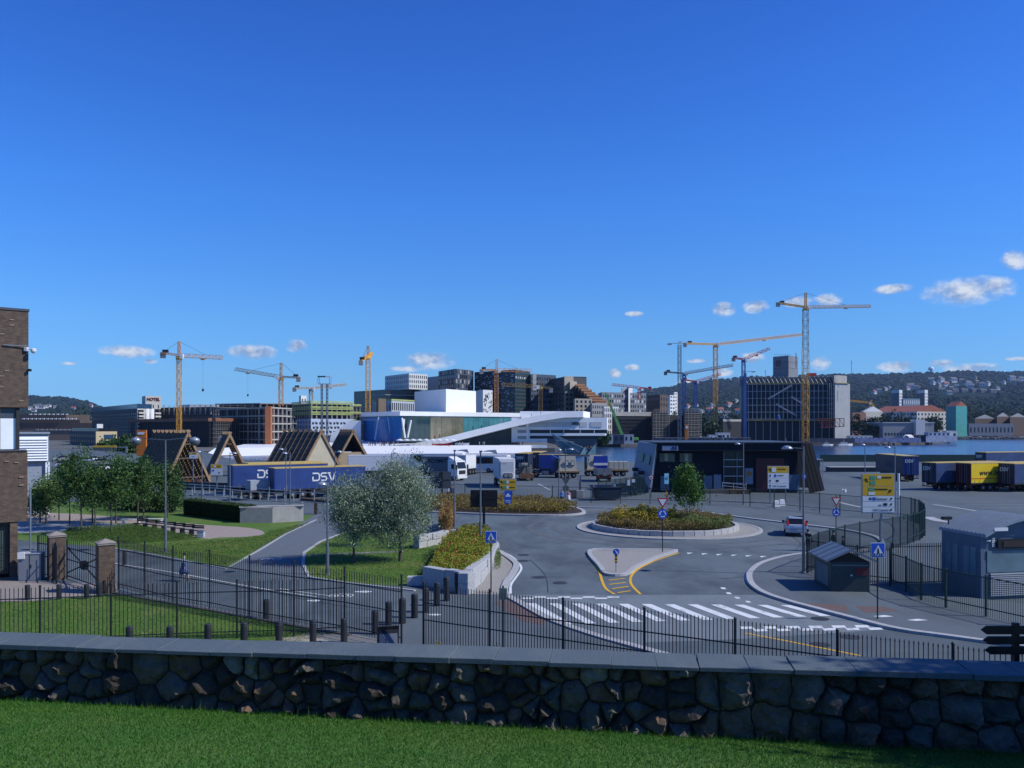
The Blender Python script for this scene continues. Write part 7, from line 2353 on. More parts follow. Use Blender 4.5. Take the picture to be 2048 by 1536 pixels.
# ================================================================== granite planters by the crossing
gpl = thing('granite_planter', 'pale granite block planter with flowers beside the crossing', 'planter', G(900, 1180))
def block_row(p0, p1, h0, h1, n, courses=2, parent=gpl, thick=.55, zz=0.0):
 d, n_, L_ = facing(p0, p1)
 for c in range(courses):
  for k in range(n):
   j = .3 * (c % 2)
   u0, u1 = L_ * (k - j) / n, L_ * (k + 1 - j) / n
   u0, u1 = max(0, u0) + .012, min(L_, u1 if k < n - 1 else L_) - .012
   if u1 - u0 < .1:
    continue
   f0, f1 = u0 / L_, u1 / L_
   za, zb_ = h0 + (h1 - h0) * f0, h0 + (h1 - h0) * f1
   e = random.uniform(-.03, .03)
   a, b = p0 + d * u0 + n_ * e, p0 + d * u1 + n_ * e
   q = [a, b, b - n_ * thick, a - n_ * thick]
   z0_, z1_ = zz + za * c / courses + .01, zz + zb_ * (c + 1) / courses - (.008 if c < courses - 1 else 0)
   MB().prism(q, z0_, z1_ + random.uniform(-.015, .015) * (c == courses - 1)).b('granite_block', GRANITE, parent, world=1, bevel=.025)
block_row(G(845, 1172), G(936, 1190), 1.05, 1.15, 2, 1)
block_row(G(936, 1190), G(962, 1168), 1.15, 1.2, 2, 2)
block_row(G(962, 1168), G(985, 1140), 1.2, 1.0, 3, 2)
block_row(G(985, 1140), G(998, 1108), 1.0, .8, 4, 2)
block_row(G(998, 1108), G(985, 1086), .8, .55, 4, 1)
block_row(G(813, 1172), G(846, 1172), .45, .5, 1, 1)
block_row(G(838, 1098), G(900, 1085), 1.0, .9, 4, 2)
block_row(G(862, 1092), G(898, 1080), .8, .8, 3, 2, zz=.0)
block_row(G(898, 1072), G(945, 1078), .55, .4, 4, 1)
MB().prism(GL([(850, 1170), (932, 1186), (958, 1166), (982, 1138), (993, 1106), (980, 1080), (930, 1078), (880, 1110)]), .01, .62).b('soil', mat('soil', (.05, .038, .028)), gpl, world=1)
# concrete ramp wall and railings behind the park
rw = thing('ramp_wall', 'pale concrete retaining wall beside the hedge', 'wall', G(550, 1046))
for (a, b, ha, hb) in (((480, 1046), (545, 1046), 1.3, 1.5), ((545, 1046), (607, 1042), 1.5, 1.5)):
 p0, p1 = G(*a), G(*b)
 d, n_, L_ = facing(p0, p1)
 MB().prism([p0, p1, p1 - n_ * .4, p0 - n_ * .4], 0, 1.45).b('wall_panel', CONC, rw, world=1)
MB().prism([G(478, 1046.6), G(608, 1042.6), G(608, 1040.2), G(478, 1043.5)], 1.452, 1.52).b('coping', CONC, rw, world=1)
def railing(label, pts, h, sp, z=0.0, m=None, deck=None):
 pts = [Vector(p) for p in pts]
 t = thing('railing', label, 'railing', (pts[0].x, pts[0].y, z))
 o0 = pts[0]
 m = m or STEEL
 for a, b in zip(pts, pts[1:]):
  d = b - a
  L_ = d.length
  d.normalize()
  n = max(1, int(L_ / sp))
  for k in range(n):
   q = a - o0 + d * (L_ * k / n)
   MB().bar((q.x, q.y, 0), (q.x, q.y, h), .07).b('post', m, t)
  for zz in (h, h * .1):
   MB().bar((a - o0).to_3d() + Vector((0, 0, zz)), (b - o0).to_3d() + Vector((0, 0, zz)), .08).b('rail', m, t)
 return t
railing('pale railing above the concrete ramp wall and hedge', [P3(362, 999, 100), P3(430, 1002, 97), P3(520, 1012, 92), P3(605, 1016, 86)], 1.0, 1.6, z=1.0)
railing('long pale railing along the footbridge behind the hedge', [P3(360, 986, 112), P3(480, 994, 108), P3(600, 1004, 103), P3(720, 1014, 98)], 1.25, 2.1, z=.35)
fb = thing('footbridge', 'dark low bridge wall with brown pier behind the park', 'bridge', P3(540, 990, 120))
a_, b_ = P3(340, 978, 124), P3(740, 992, 112)
MB().prism([(a_.x, a_.y), (b_.x, b_.y), (b_.x, b_.y + .4), (a_.x, a_.y + .4)], 0, 1.15).b('parapet', mat('dark_parapet', (.06, .06, .06), var=.15), fb, world=1)
a2, b2 = P3(600, 1010, 104), P3(730, 1018, 98)
MB().prism([(a2.x, a2.y), (b2.x, b2.y), (b2.x, b2.y + 1.5), (a2.x, a2.y + 1.5)], -.02, .34).b('deck_edge', mat('rust_brown', (.09, .06, .045)), fb, world=1)
MB().box(wx(628, 88), wx(634, 88), 88, 88.4, 0, 1.2).b('brown_pier', mat('rust_brown', (.09, .06, .045)), fb, world=1)
# ================================================================== park benches, litter
BW = mat('white_bench', (.7, .7, .7), var=.04)
def bench(px, py, label, w=1.8, m=BW, back=True, rz=0.0):
 t = thing('park_bench', label, 'bench', G(px, py), rz, 'benches in the park')
 for k in range(3):
  MB().box(-w / 2, w / 2, -.22 + k * .15, -.09 + k * .15, .42, .46).b('seat_slat', m, t)
 if back:
  for k in range(2):
   MB().box(-w / 2, w / 2, .26, .3, .58 + k * .15, .7 + k * .15).b('back_slat', m, t)
 for s in (-1, 1):
  MB().box(s * w * .42 - .04, s * w * .42 + .04, -.22, .28, 0, .419).b('leg', m if back else BW, t)
 return t
DKB = mat('dark_bench', (.02, .022, .026), rough=.5, var=0)
for i in range(7):
 bench(281 + i * 18.5, 1056.5 + i * 2.5, 'dark bench in the park row, %s from the left' % ORD[i], 1.15, DKB, True, R(-14))
bench(262, 1048, 'white bench, left of the pair by the pink path', 1.7, BW, False)
bench(306, 1047, 'white bench, right of the pair by the pink path', 1.8, BW, False)
bench(70, 1026, 'white bench beside the brick building', 1.6, BW, False)
t = thing('litter_bin', 'pale litter bin at the end of the dark bench row', 'bin', G(402, 1075))
MB().box(-.28, .28, -.2, .2, .02, .5).b('body', mat('pale_bin', (.4, .45, .52)), t, bevel=.02)
MB().box(-.3, .3, -.22, .22, .5, .54).b('rim', GREY, t)
# ================================================================== timber A-frames
TIMB = mat('raw_timber', (.30, .195, .11), rough=.8, var=.25, vs=1.5)
TIMD = mat('weathered_timber', (.11, .08, .058), rough=.85, var=.3, vs=1.2)
TARP = mat('dark_roof_sheet', (.05, .053, .046), rough=.7, var=.3, vs=.6)
def a_frame(label, BL, BR, h, Lv, ribs, style):
 BL, BR, Lv = Vector(BL), Vector(BR), Vector(Lv)
 c = (BL + BR) / 2
 t = thing('timber_a_frame', label, 'timber frame', c)
 ap = c + Vector((0, 0, h))
 up = Vector((0, 0, .55))
 for k in range(ribs):
  o_ = Lv * (k / (ribs - 1))
  front = k == 0
  for foot in (BL, BR):
   d = (ap - foot).normalized()
   MB().bar(foot + o_, ap + o_ + d * .55, .22 if front else .16, .42 if front else .3).b('rafter', TIMB if style == 'open' or front else TIMD, t, world=1)
 for s, foot in enumerate((BL, BR)):
  out = ((BL - BR) if s == 0 else (BR - BL)).normalized() * .15
  if style == 'open':
   n = 20
   for k in range(n):
    f = (k + .5) / n
    p = foot.lerp(ap, f) + out
    MB().bar(p, p + Lv, .09, .43).b('board', TIMD, t, world=1)
  else:
   MB().extrude([foot + out, ap + out, ap + out + Lv, foot + out + Lv], out * .5).b('roof_sheet', TARP if style == 'closed' else TIMD, t, world=1)
   for k in range(ribs):
    o_ = Lv * (k / (ribs - 1))
    d = (ap - foot).normalized()
    MB().bar(foot + out * 2 + o_, ap + out * 2 + o_ + d * .7, .14, .2).b('rib', TIMD, t, world=1)
   for k in range(1, 9):
    p = foot.lerp(ap, k / 9) + out * 1.6
    MB().bar(p, p + Lv, .05).b('batten', TARP, t, world=1)
 fin = Lv.normalized() * .12
 if style == 'closed':
  CRM = mat('cream_boards', (.50, .44, .32), rough=.8, var=.08, vs=.8)
  MB().extrude([BL + fin * 2, BR + fin * 2, ap + fin * 2], fin).b('gable', CRM, t, world=1)
  q = BL.lerp(ap, .12)
  r_ = BR.lerp(ap, .12)
  MB().bar(q, r_, .12).b('gable_rail', TIMD, t, world=1)
 elif style == 'half':
  q, r_ = BL.lerp(ap, .42), BR.lerp(ap, .42)
  MB().extrude([BL + fin * 2, BR + fin * 2, r_ + fin * 2, q + fin * 2], fin).b('gable', mat('tan_boards', (.36, .27, .17), rough=.8, var=.1), t, world=1)
  MB().extrude([q + fin * 30, r_ + fin * 30, ap + fin * 30], fin).b('inner_gable', INNER, t, world=1)
 else:
  for f in (.12, .5, .78):
   MB().bar(BL.lerp(ap, f) + fin, BR.lerp(ap, f) + fin, .1, .2).b('collar_beam', TIMD, t, world=1)
 return t
def gp_(px, Y):
 return (wx(px, Y), Y, 0)
a_frame('largest open timber A-frame, leftmost behind the park trees', gp_(330, 133), gp_(420, 141), 8.1, (-8.2, 6.5, 0), 9, 'open')
a_frame('narrow open timber A-frame, second from the left', gp_(418, 152), gp_(499, 158), 7.7, (-2.4, 4.0, 0), 4, 'open')
a_frame('dark ribbed A-frame hall with cream gable behind the blue trailer', gp_(600, 168), gp_(684, 176), 8.1, (-8.8, 5.0, 0), 8, 'closed')
a_frame('smaller dark ribbed A-frame with half open gable, rightmost', gp_(668, 192), gp_(744, 198), 8.0, (-3.8, 5.0, 0), 6, 'half')
# ================================================================== lorries
CHAS = mat('chassis_dark', (.02, .021, .024), rough=.6, var=.1)
TYRE = mat('tyre_rubber', (.014, .014, .015), rough=.8, var=0)
RIM = mat('wheel_rim', (.38, .38, .39), rough=.4, var=0, metal=.5)
LAMPR = mat('tail_lamp', (.4, .02, .02), rough=.3, var=0)
CB = mat('curtain_blue', (.022, .055, .21), rough=.5, var=.22, vs=.5, bump=.5, bs=1.1)
CBD = mat('curtain_dark', (.02, .028, .06), rough=.5, var=.12)
YTOP = mat('yellow_trim', (.60, .42, .10), rough=.5, var=.1)
_tm = MB().lathe([(.30, -.16), (.48, -.17), (.52, -.1), (.52, .1), (.48, .17), (.30, .16)], (0, 0, 0), 18, 'y').mesh('tyre', TYRE, True)
_rm = MB().lathe([(.08, -.2), (.28, -.13), (.31, -.165), (.31, .165), (.28, .13), (.08, .2)], (0, 0, 0), 14, 'y').mesh('rim', RIM, True)
def wheel(t, x, y, s=1.0):
 o = link('wheel', _tm, t, loc=(x, y, .52 * s), scale=(s, s, s))
 link('rim', _rm, o)
def dsv_logo(t, x0, z0, s, y, side=-1, m=None):
 """three block letters built as thick strokes"""
 m = m or SWHITE
 w = .20 * s
 def ribl(pts):
  for a, b in zip(pts, pts[1:]):
   MBX.bar((x0 + a[0] * s, y, z0 + a[1] * s), (x0 + b[0] * s, y, z0 + b[1] * s), .03, w)
 for L_ in ([[(0, 0), (0, .55)], [(-.05, 1.0), (.75, 1.0), (.95, .8), (.95, .2), (.75, 0), (-.05, 0)]],
   [[(2.0, 1.0), (1.35, 1.0), (1.2, .85), (1.2, .65), (1.35, .52), (1.85, .52), (2.0, .38), (2.0, .15), (1.85, 0), (1.2, 0)]],
   [[(2.15, 1.0), (2.6, 1.0)], [(2.35, 1.0), (2.75, 0), (2.95, 0), (3.3, 1.15)]]):
  MBX = MB()
  for seg in L_:
   for a, b in zip(seg, seg[1:]):
    MBX.bar((x0 + side * -1 * a[0] * s if side > 0 else x0 + a[0] * s, y, z0 + a[1] * s), (x0 + side * -1 * b[0] * s if side > 0 else x0 + b[0] * s, y, z0 + b[1] * s), .03, w)
  MBX.b('letter', m, t)
_strap = MB().box(-.03, .03, -.008, .008, 0, .55).mesh('strap', mat('strap_grey', (.12, .13, .16), var=0))
def trailer(label, loc, rz, side, rear, top=YTOP, L=13.4, H_=4.0, logo=None, rear_logo=None, legs=True, group=None, kind='trailer', floor=1.2):
 t = thing('semi_trailer', label, kind, loc, rz, group)
 W = 1.275
 MB().box(0.06, L - .05, -W, W, floor, H_ - .1).b('curtain_body', side, t, bevel=.03)
 MB().box(0, .055, -W + .01, W - .01, floor - .05, H_ - .12).b('rear_doors', rear, t)
 MB().box(-.012, -.001, -.02, .02, floor, H_ - .15).b('door_gap', SBLK, t)
 for y in (-.55, .55, -.25, .25):
  MB().bar((-.03, y, floor), (-.03, y, H_ - .2), .035).b('lock_rod', GREY, t)
 MB().box(-.02, L, -W - .015, W + .015, H_ - .098, H_).b('roof_trim', top, t)
 MB().box(L - .045, L, -W, W, floor, H_ - .1).b('front_wall', rear, t)
 MB().box(.05, L - .1, -W - .005, W + .005, floor - .16, floor - .002).b('side_rail', CHAS, t)
 for y in (-.45, .45):
  MB().box(.1, L - .2, y - .08, y + .08, .72, floor - .165).b('chassis_beam', CHAS, t)
 for k in range(3):
  for y in (-1.05, 1.05):
   wheel(t, 2.4 + k * 1.31, y)
 MB().box(.0, .1, -W, W, .5, .66).b('rear_bumper', CHAS, t)
 for y in (-1, 1):
  MB().box(-.03, -.001, y * .95 - .2, y * .95 + .2, .75, .92).b('tail_lamp', LAMPR, t)
  if legs:
   MB().bar((L - 3, y * .85, 0.02), (L - 3, y * .85, floor), .14).b('landing_leg', CHAS, t)
  MB().box(4.8, L - 4.0, y * 1.2 - .02, y * 1.2 + .02, .55, .95).b('side_guard', CHAS, t)
 for k in range(int(L / .95)):
  for y in (-1, 1):
   link('strap', _strap, t, loc=(.7 + k * .95, y * 1.279, floor - .12))
 if logo:
  dsv_logo(t, *logo)
 if rear_logo:
  text('DSV', .75, SWHITE, t, (-.06, .3, H_ - .9), (R(90), 0, R(-90)), ext=.01, bold=.02)
 return t
def place(p0, p1):
 """origin and heading of a body whose near side runs p0 (rear) to p1 (front)"""
 d = (Vector(p1) - Vector(p0))
 return math.atan2(d.y, d.x)
# two long blue curtain trailers on the left: seen on their right-hand side
pL, pR = Vector((wx(549, 106), 106, 0)), Vector((wx(731, 113), 113, 0))
rz = place(pL, pR)
n_ = Vector((-math.sin(rz), math.cos(rz), 0)) * 1.28
trailer('near long blue curtain trailer lettered DSV', pL + n_, rz, CB, CB, L=(pR - pL).length, H_=3.95, logo=(5.0, 2.2, .92, -1.3, -1))
pL2 = Vector((wx(466, 112), 112, 0))
trailer('far blue curtain trailer half hidden behind the near one', pL2 + n_, rz, CB, CB, L=13.2, H_=4.05, logo=(3.3, 2.3, .95, -1.3, -1))
trailer('third blue trailer, only its yellow roof edge showing', pL2 + n_ * 3.4 + Vector((2.6, 1.2, 0)), rz, CB, CB, L=10.5, H_=4.15)
t = thing('flatbed_load', 'pale grey box on a low flatbed before the far blue trailer', 'container', (wx(501, 106), 106, 0), rz)
MB().box(0, 2.5, 0, 2, 1.15, 2.35).b('box', mat('pale_grey_box', (.36, .39, .44)), t, bevel=.02)
MB().box(0, 2.6, 0, 2, .9, 1.148).b('deck', mat('red_oxide_steel', (.26, .05, .04)), t)
for x in (.6, 1.9):
 wheel(t, x, .1, .85)
t = thing('flatbed_trailer', 'low flatbed skeleton behind the landing legs left of the grey box', 'trailer', (wx(466, 104), 104, 0), rz)
MB().box(0, 6, 0, 2.2, .9, 1.1).b('deck', CHAS, t)
for x in (1, 2.2, 3.4):
 wheel(t, x, .1, .8)
# white box trailer behind
trailer('plain white box trailer beyond the near blue trailer', (wx(693, 152), 154, 0), R(4), WHITE, FG, top=WHITE, L=9.3, H_=4.0, legs=False)
def tractor(label, loc, rz, body, accent=None, h=3.6):
 t = thing('lorry_tractor', label, 'lorry', loc, rz)
 W = 1.25
 # x forward; cab from x=3.6 to 5.9
 MB().add([(3.7, -W, .75), (5.85, -W, .75), (5.85, W, .75), (3.7, W, .75), (3.7, -W, h - .2), (5.45, -W * .95, h - .35), (5.45, W * .95, h - .35), (3.7, W, h - .2), (5.88, -W, 2.0), (5.88, W, 2.0)],
   [(0, 3, 2, 1), (0, 1, 8, 5, 4), (3, 7, 6, 9, 2), (1, 2, 9, 8), (8, 9, 6, 5), (4, 5, 6, 7), (0, 4, 7, 3)]).b('cab', body, t, bevel=.06)
 MB().add([(5.90, -1.08, 2.06), (5.90, 1.08, 2.06), (5.56, 1.0, h - .55), (5.56, -1.0, h - .55), (5.86, -1.08, 2.06), (5.86, 1.08, 2.06), (5.52, 1.0, h - .55), (5.52, -1.0, h - .55)],
   [(0, 1, 2, 3), (4, 7, 6, 5), (0, 3, 7, 4), (1, 5, 6, 2), (3, 2, 6, 7), (0, 4, 5, 1)]).b('windscreen', GD, t)
 for y in (-1, 1):
  MB().box(4.5, 5.3, y * 1.262 - .01, y * 1.262 + .01, 2.0, 2.8).b('side_window', GD, t)
  MB().box(5.75, 5.95, y * 1.42 - .12, y * 1.42 + .12, 1.9, 2.7).b('mirror', CHAS, t)
  MB().box(5.86, 5.9, y * .95 - .2, y * .95 + .2, .85, 1.05).b('headlamp', SWHITE, t)
  wheel(t, 4.85, y * 1.02)
  wheel(t, 1.0, y * .95)
  MB().box(2.0, 3.3, y * 1.0 - .22, y * 1.0 + .22, .55, 1.1).b('fuel_tank', GREY, t)
 MB().box(5.87, 5.95, -1.2, 1.2, .4, .8).b('bumper', accent or body, t)
 MB().box(5.89, 5.93, -.8, .8, 1.15, 1.75).b('grille', CHAS, t)
 MB().box(.0, 3.7, -.45, .45, .75, 1.0).b('chassis', CHAS, t)
 MB().add([(3.7, -1.1, h - .19), (5.2, -1.1, h - .29), (5.2, 1.1, h - .29), (3.7, 1.1, h - .19), (3.7, -1.0, h + .35), (3.7, 1.0, h + .35)], [(0, 1, 4), (1, 2, 5, 4), (2, 3, 5), (0, 4, 5, 3), (0, 3, 2, 1)]).b('roof_deflector', body, t)
 return t
t = trailer('grey trailer lettered SCHMITZ left of the white lorry', (wx(846, 150), 150, 0), R(-10), mat('grey_curtain', (.15, .165, .19), var=.08), FG, top=FG, L=5.2, H_=4.0, legs=False)
text('SCHMITZ', 1.0, SBLK, t, (3.3, -1.3, 3.15), (R(90), 0, 0), ext=.01, bold=.02)
tractor('white lorry cab parked in front of the grey lettered trailer', (wx(873, 147), 147.5, 0), R(-38), WHITE, h=3.7)
t = trailer('pale box body with white door behind the white lorry cab', (wx(918, 158), 160, 0), R(70), WHITE, FW, top=FW, L=5.0, H_=3.8, legs=False)
def coach(label, loc, rz):
 t = thing('coach', label, 'coach', loc, rz)
 W = 1.27
 MB().add([(0, -W, .4), (11.6, -W, .4), (11.9, -W, 1.6), (11.2, -W, 3.5), (0, -W, 3.55), (0, W, .4), (11.6, W, .4), (11.9, W, 1.6), (11.2, W, 3.5), (0, W, 3.55)],
   [(0, 1, 2, 3, 4), (9, 8, 7, 6, 5), (0, 5, 6, 1), (1, 6, 7, 2), (2, 7, 8, 3), (3, 8, 9, 4), (4, 9, 5, 0)]).b('body', WHITE, t, bevel=.12)
 for y in (-1, 1):
  MB().extrude([(.5, y * 1.28, 1.9), (10.2, y * 1.28, 1.7), (10.9, y * 1.28, 2.4), (10.6, y * 1.28, 3.1), (.5, y * 1.28, 3.1)], (0, y * .015, 0)).b('window_band', GD, t)
  for k in range(6):
   MB().box(1.8 + k * 1.5, 1.86 + k * 1.5, y * 1.298 - .004, y * 1.298 + .004, 1.85, 3.1).b('window_pillar', SBLK, t)
  for x in (2.6, 3.9, 9.0):
   wheel(t, x, y * 1.13, .95)
 MB().add([(11.93, -1.15, 1.5), (11.93, 1.15, 1.5), (11.28, 1.1, 3.35), (11.28, -1.1, 3.35), (11.85, -1.15, 1.5), (11.85, 1.15, 1.5), (11.2, 1.1, 3.35), (11.2, -1.1, 3.35)],
   [(0, 1, 2, 3), (7, 6, 5, 4), (0, 3, 7, 4), (1, 5, 6, 2), (3, 2, 6, 7), (0, 4, 5, 1)]).b('windscreen', GD, t)
 MB().box(11.5, 12.1, -1.6, -1.3, 2.5, 2.9).b('mirror', SBLK, t)
 return t
coach('white coach with dark windows facing left in the lorry yard', (wx(1018, 166), 169, 0), R(164))
coach('white coach half hidden behind the grey lettered trailer', (wx(926, 176), 180, 0), R(170))
# white cooling trailer seen from its front
t = thing('cooling_trailer', 'white refrigerated trailer front with two round cooling fans', 'trailer', (wx(1014, 126), 126, 0), R(6))
MB().box(-1.25, 1.25, .3, 10, 1.35, 4.35).b('box_body', mat('warm_white_panel', (.66, .66, .66), var=.05), t, bevel=.1)
MB().box(-1.05, 1.1, -.12, .29, 1.3, 4.05).b('cooling_unit', mat('pale_panel', (.55, .56, .58), var=.05), t, bevel=.12)
MB().extrude([(-.55, -.15, 1.35), (.75, -.15, 1.35), (.95, -.15, 1.6), (.95, -.15, 2.1), (.75, -.15, 2.35), (-.55, -.15, 2.35), (-.75, -.15, 2.1), (-.75, -.15, 1.6)], (0, .05, 0)).b('fan_frame', WHITE, t)
MB().extrude([(-.48, -.17, 1.45), (.68, -.17, 1.45), (.84, -.17, 1.65), (.84, -.17, 2.05), (.68, -.17, 2.25), (-.48, -.17, 2.25), (-.64, -.17, 2.05), (-.64, -.17, 1.65)], (0, .018, 0)).b('fan_panel', mat('fan_grey', (.10, .11, .12)), t)
for x in (-.22, .44):
 MB().lathe([(.27, -.03), (.29, 0), (.1, .03)], (x, -.2, 1.85), 16, 'y').b('fan', mat('fan_disc', (.2, .21, .22)), t)
 MB().lathe([(.1, -.04), (.1, .0)], (x, -.21, 1.85), 12, 'y').b('fan_hub', FG, t)
MB().box(-.7, -.1, -.13, -.121, 3.6, 3.7).b('label_strip', FG, t)
MB().box(-1.0, 1.0, .5, 10, .8, 1.34).b('chassis', CHAS, t)
for k in range(3):
 for s in (-1, 1):
  o = link('wheel', _tm, t, loc=(s * 1.0, 6.5 + k * 1.3, .52), rot=(0, 0, R(90)))
  link('rim', _rm, o)
for s in (-1, 1):
 MB().bar((s * .8, 2.2, 0.02), (s * .8, 2.2, 1.2), .14).b('landing_leg', CHAS, t)
# flatbed with machine parts seen from behind
t = thing('machine_flatbed', 'rusty low loader carrying grey machine parts seen from behind', 'trailer', (wx(1054, 143), 143, 0), R(3))
RUS = mat('rusty_deck', (.17, .09, .05), var=.4, vs=2)
MB().box(-1.2, 1.2, 0, 9, .85, 1.15).b('deck', RUS, t)
MB().box(-1.2, 1.2, -.1, 0, .4, .85).b('rear_bumper', RUS, t)
MA = mat('machine_grey', (.16, .17, .16), var=.3, vs=2)
rm_ = random.Random(12)
for k in range(14):
 x, y, z = rm_.uniform(-.9, .9), rm_.uniform(.3, 6), 1.2 + rm_.uniform(0, 1.2)
 w, d, h = rm_.uniform(.3, .8), rm_.uniform(.4, 1.0), rm_.uniform(.3, .9)
 MB().box(x - w / 2, x + w / 2, y, y + d, 1.16, 1.16 + z * .6 + h * .5).b('machine_part', MA, t, bevel=.08)
MB().lathe([(.4, -.5), (.45, 0), (.4, .5)], (-.3, 1.2, 2.6), 12, 'x').b('drum', MA, t)
for k in range(3):
 for s in (-1, 1):
  o = link('wheel', _tm, t, loc=(s * .95, 1.2 + k * 1.3, .45), rot=(0, 0, R(90)), scale=(.85, .85, .85))
  link('rim', _rm, o)
trailer('dark blue trailer left of the blue lorry cab', (wx(1043, 162), 163, 0), R(78), CBD, CBD, L=10, H_=4.05, rear_logo=True)
trailer('second dark blue trailer directly behind the blue lorry cab', (wx(1068, 165), 168, 0), R(80), CBD, CBD, L=10, H_=4.1, rear_logo=True)
tractor('blue lorry tractor facing right beside the concrete wall elements', (wx(1062, 155), 155, 0), R(-6), mat('lorry_blue', (.02, .05, .26), rough=.35, var=.05), h=3.7)
t = trailer('blue curtain trailer with white swirl behind the blue lorry tractor', (wx(1078, 161), 162, 0), R(-3), mat('lorry_blue', (.02, .05, .26)), CB, L=5.4, H_=3.9, legs=False)
ring = MB()
for a, b in (((3.4, 2.3), (4.0, 2.8)), ((4.0, 2.8), (4.6, 2.8)), ((4.6, 2.8), (4.9, 3.4)), ((3.9, 3.4), (4.5, 3.5)), ((3.3, 2.2), (4.8, 2.2)), ((3.9, 3.4), (4.0, 2.9))):
 ring.bar((a[0], -1.3, a[1]), (b[0], -1.3, b[1]), .03, .32)
ring.b('swirl_mark', SWHITE, t)
PRE = mat('precast_concrete', (.50, .47, .38), var=.08, vs=1)
def element_flatbed(label, px0, px1, Y, load, rz=0.0):
 t = thing('element_flatbed', label, 'trailer', (wx(px0, Y), Y, 0), rz)
 L_ = (px1 - px0) / F * Y
 MB().box(0, L_, -1.2, 1.2, 1.0, 1.25).b('deck', mat('timber_deck', (.3, .2, .09), var=.2), t)
 MB().box(0, L_, -.5, .5, .7, .999).b('chassis', CHAS, t)
 for k in range(3):
  for s in (-1, 1):
   wheel(t, L_ - 1.0 - k * 1.25, s * 1.0, .9)
 if load == 'wall':
  MB().extrude([(.3, -.6, 1.26), (L_ * .9, -.6, 1.26), (L_ * .84, -.2, 3.9), (.9, -.2, 3.9)], (0, .25, 0)).b('wall_element', PRE, t)
  MB().extrude([(.3, .6, 1.26), (L_ * .9, .6, 1.26), (L_ * .84, .2, 3.9), (.9, .2, 3.9)], (0, -.25, 0)).b('wall_element', PRE, t)
  for f in (.38, .64):
   MB().box(L_ * f, L_ * f + .6, -.62, -.45, 2.2, 3.1).b('window_opening', SBLK, t)
   MB().box(L_ * f + .08, L_ * f + .52, -.64, -.621, 2.3, 3.0).b('window_pane', FW, t)
  MB().box(-.05, .25, -1.1, 1.1, 1.26, 3.6).b('headboard', SBLK, t)
 else:
  for k in range(4):
   MB().box(.3 + k * L_ * .23, .3 + (k + .9) * L_ * .23, -1, 1, 1.26, 2.7).b('concrete_block', PRE, t, bevel=.03)
 return t
element_flatbed('flatbed with leaning concrete wall elements beside the blue lorry', 1112, 1158, 152, 'wall')
element_flatbed('flatbed with concrete wall elements in front of the water', 1170, 1212, 158, 'wall')
element_flatbed('flatbed stacked with pale concrete blocks before the leaning wing', 1214, 1256, 158, 'blocks')
t = thing('tipper_trailer', 'trailer seen from behind with blue headboard and grey tailgate', 'trailer', (wx(1209, 140), 140, 0), R(0))
MB().box(-1.2, 1.2, 6, 6.2, 1.2, 4.1).b('headboard', mat('headboard_blue', (.015, .05, .36)), t)
MB().box(-1.2, 1.2, 0, 6, 1.2, 1.4).b('deck', FG, t)
for s in (-1, 1):
 MB().box(s * .61 - .58, s * .61 + .58, -.08, 0, 1.25, 2.3).b('tailgate', mat('tailgate_grey', (.2, .21, .23)), t)
 MB().box(s * 1.2 - .04, s * 1.2 + .04, .02, 6, 1.4, 2.2).b('side_board', FG, t)
 for k in range(2):
  o = link('wheel', _tm, t, loc=(s * .95, 1.0 + k * 1.3, .5), rot=(0, 0, R(90)))
  link('rim', _rm, o)
 MB().box(s * .9 - .2, s * .9 + .2, -.1, -.02, .75, .95).b('tail_lamp', LAMPR, t)
MB().box(-1.1, 1.1, -.05, 0, .5, 1.0).b('rear_bumper', CHAS, t)
MB().box(-1.2, 1.2, 5.9, 5.99, 2.5, 2.9).b('headboard_stripe', FW, t)
# the row of trailers at the right, parked side by side
RZ = R(20.5)
def row_trailer(label, corner_px, Y, side, rear, H_=4.0, L=13.4, rl=True):
 c = Vector((wx(corner_px, Y), Y, 0))
 yv = Vector((-math.sin(RZ), math.cos(RZ), 0))
 return trailer(label, c + yv * 1.275, RZ, side, rear, L=L, H_=H_, rear_logo=rl, group='trailers parked in a row on the right')
CBR = mat('curtain_blue_right', (.035, .065, .17), rough=.5, var=.25, vs=.5, bump=.5, bs=1.1)
row_trailer('blue curtain trailer, leftmost of the right hand row', 1872, 121, CBR, CBD)
ty = row_trailer('bright yellow curtain trailer with dark red rear in the right hand row', 1942, 119, mat('curtain_yellow', (.80, .55, .015), rough=.5, var=.05), mat('dark_red_doors', (.085, .018, .02)), rl=False)
text('www.bre', 1.15, SBLK, ty, (1.5, -1.29, 2.6), (R(90), 0, 0), ext=.008, shear=.25, bold=.02, align='LEFT')
MB().box(.1, 13, -1.283, -1.277, 1.75, 1.86).b('red_stripe', SRED, ty)
row_trailer('blue curtain trailer cut by the right frame edge', 2029, 118, CBR, CBD)
row_trailer('blue trailer with pale roof behind the yellow one', 1972, 172, CBR, CBD, H_=4.0)
c = Vector((wx(1806, 141), 141, 0))
rz2 = R(85)
t = trailer('dark blue trailer standing alone with DSV on its rear doors', c + Vector((math.sin(rz2), -math.cos(rz2), 0)) * 1.275, rz2, CBD, CB, L=13.4, H_=4.3, rear_logo=True)
dsv_logo(t, 8.2, 2.2, .9, 1.3, 1, mat('faint_letter', (.09, .10, .15), var=0))
t = thing('glass_shelter', 'small glass shelter at the water edge beside the customs hall', 'shelter', (wx(1635, 150), 150, 0))
for x in (-.9, .9):
 for y in (0, 1.2):
  MB().bar((x, y, 0), (x, y, 3.3), .09).b('post', FG, t)
MB().box(-.95, .95, -.05, 1.25, 3.3, 3.42).b('roof', FG, t)
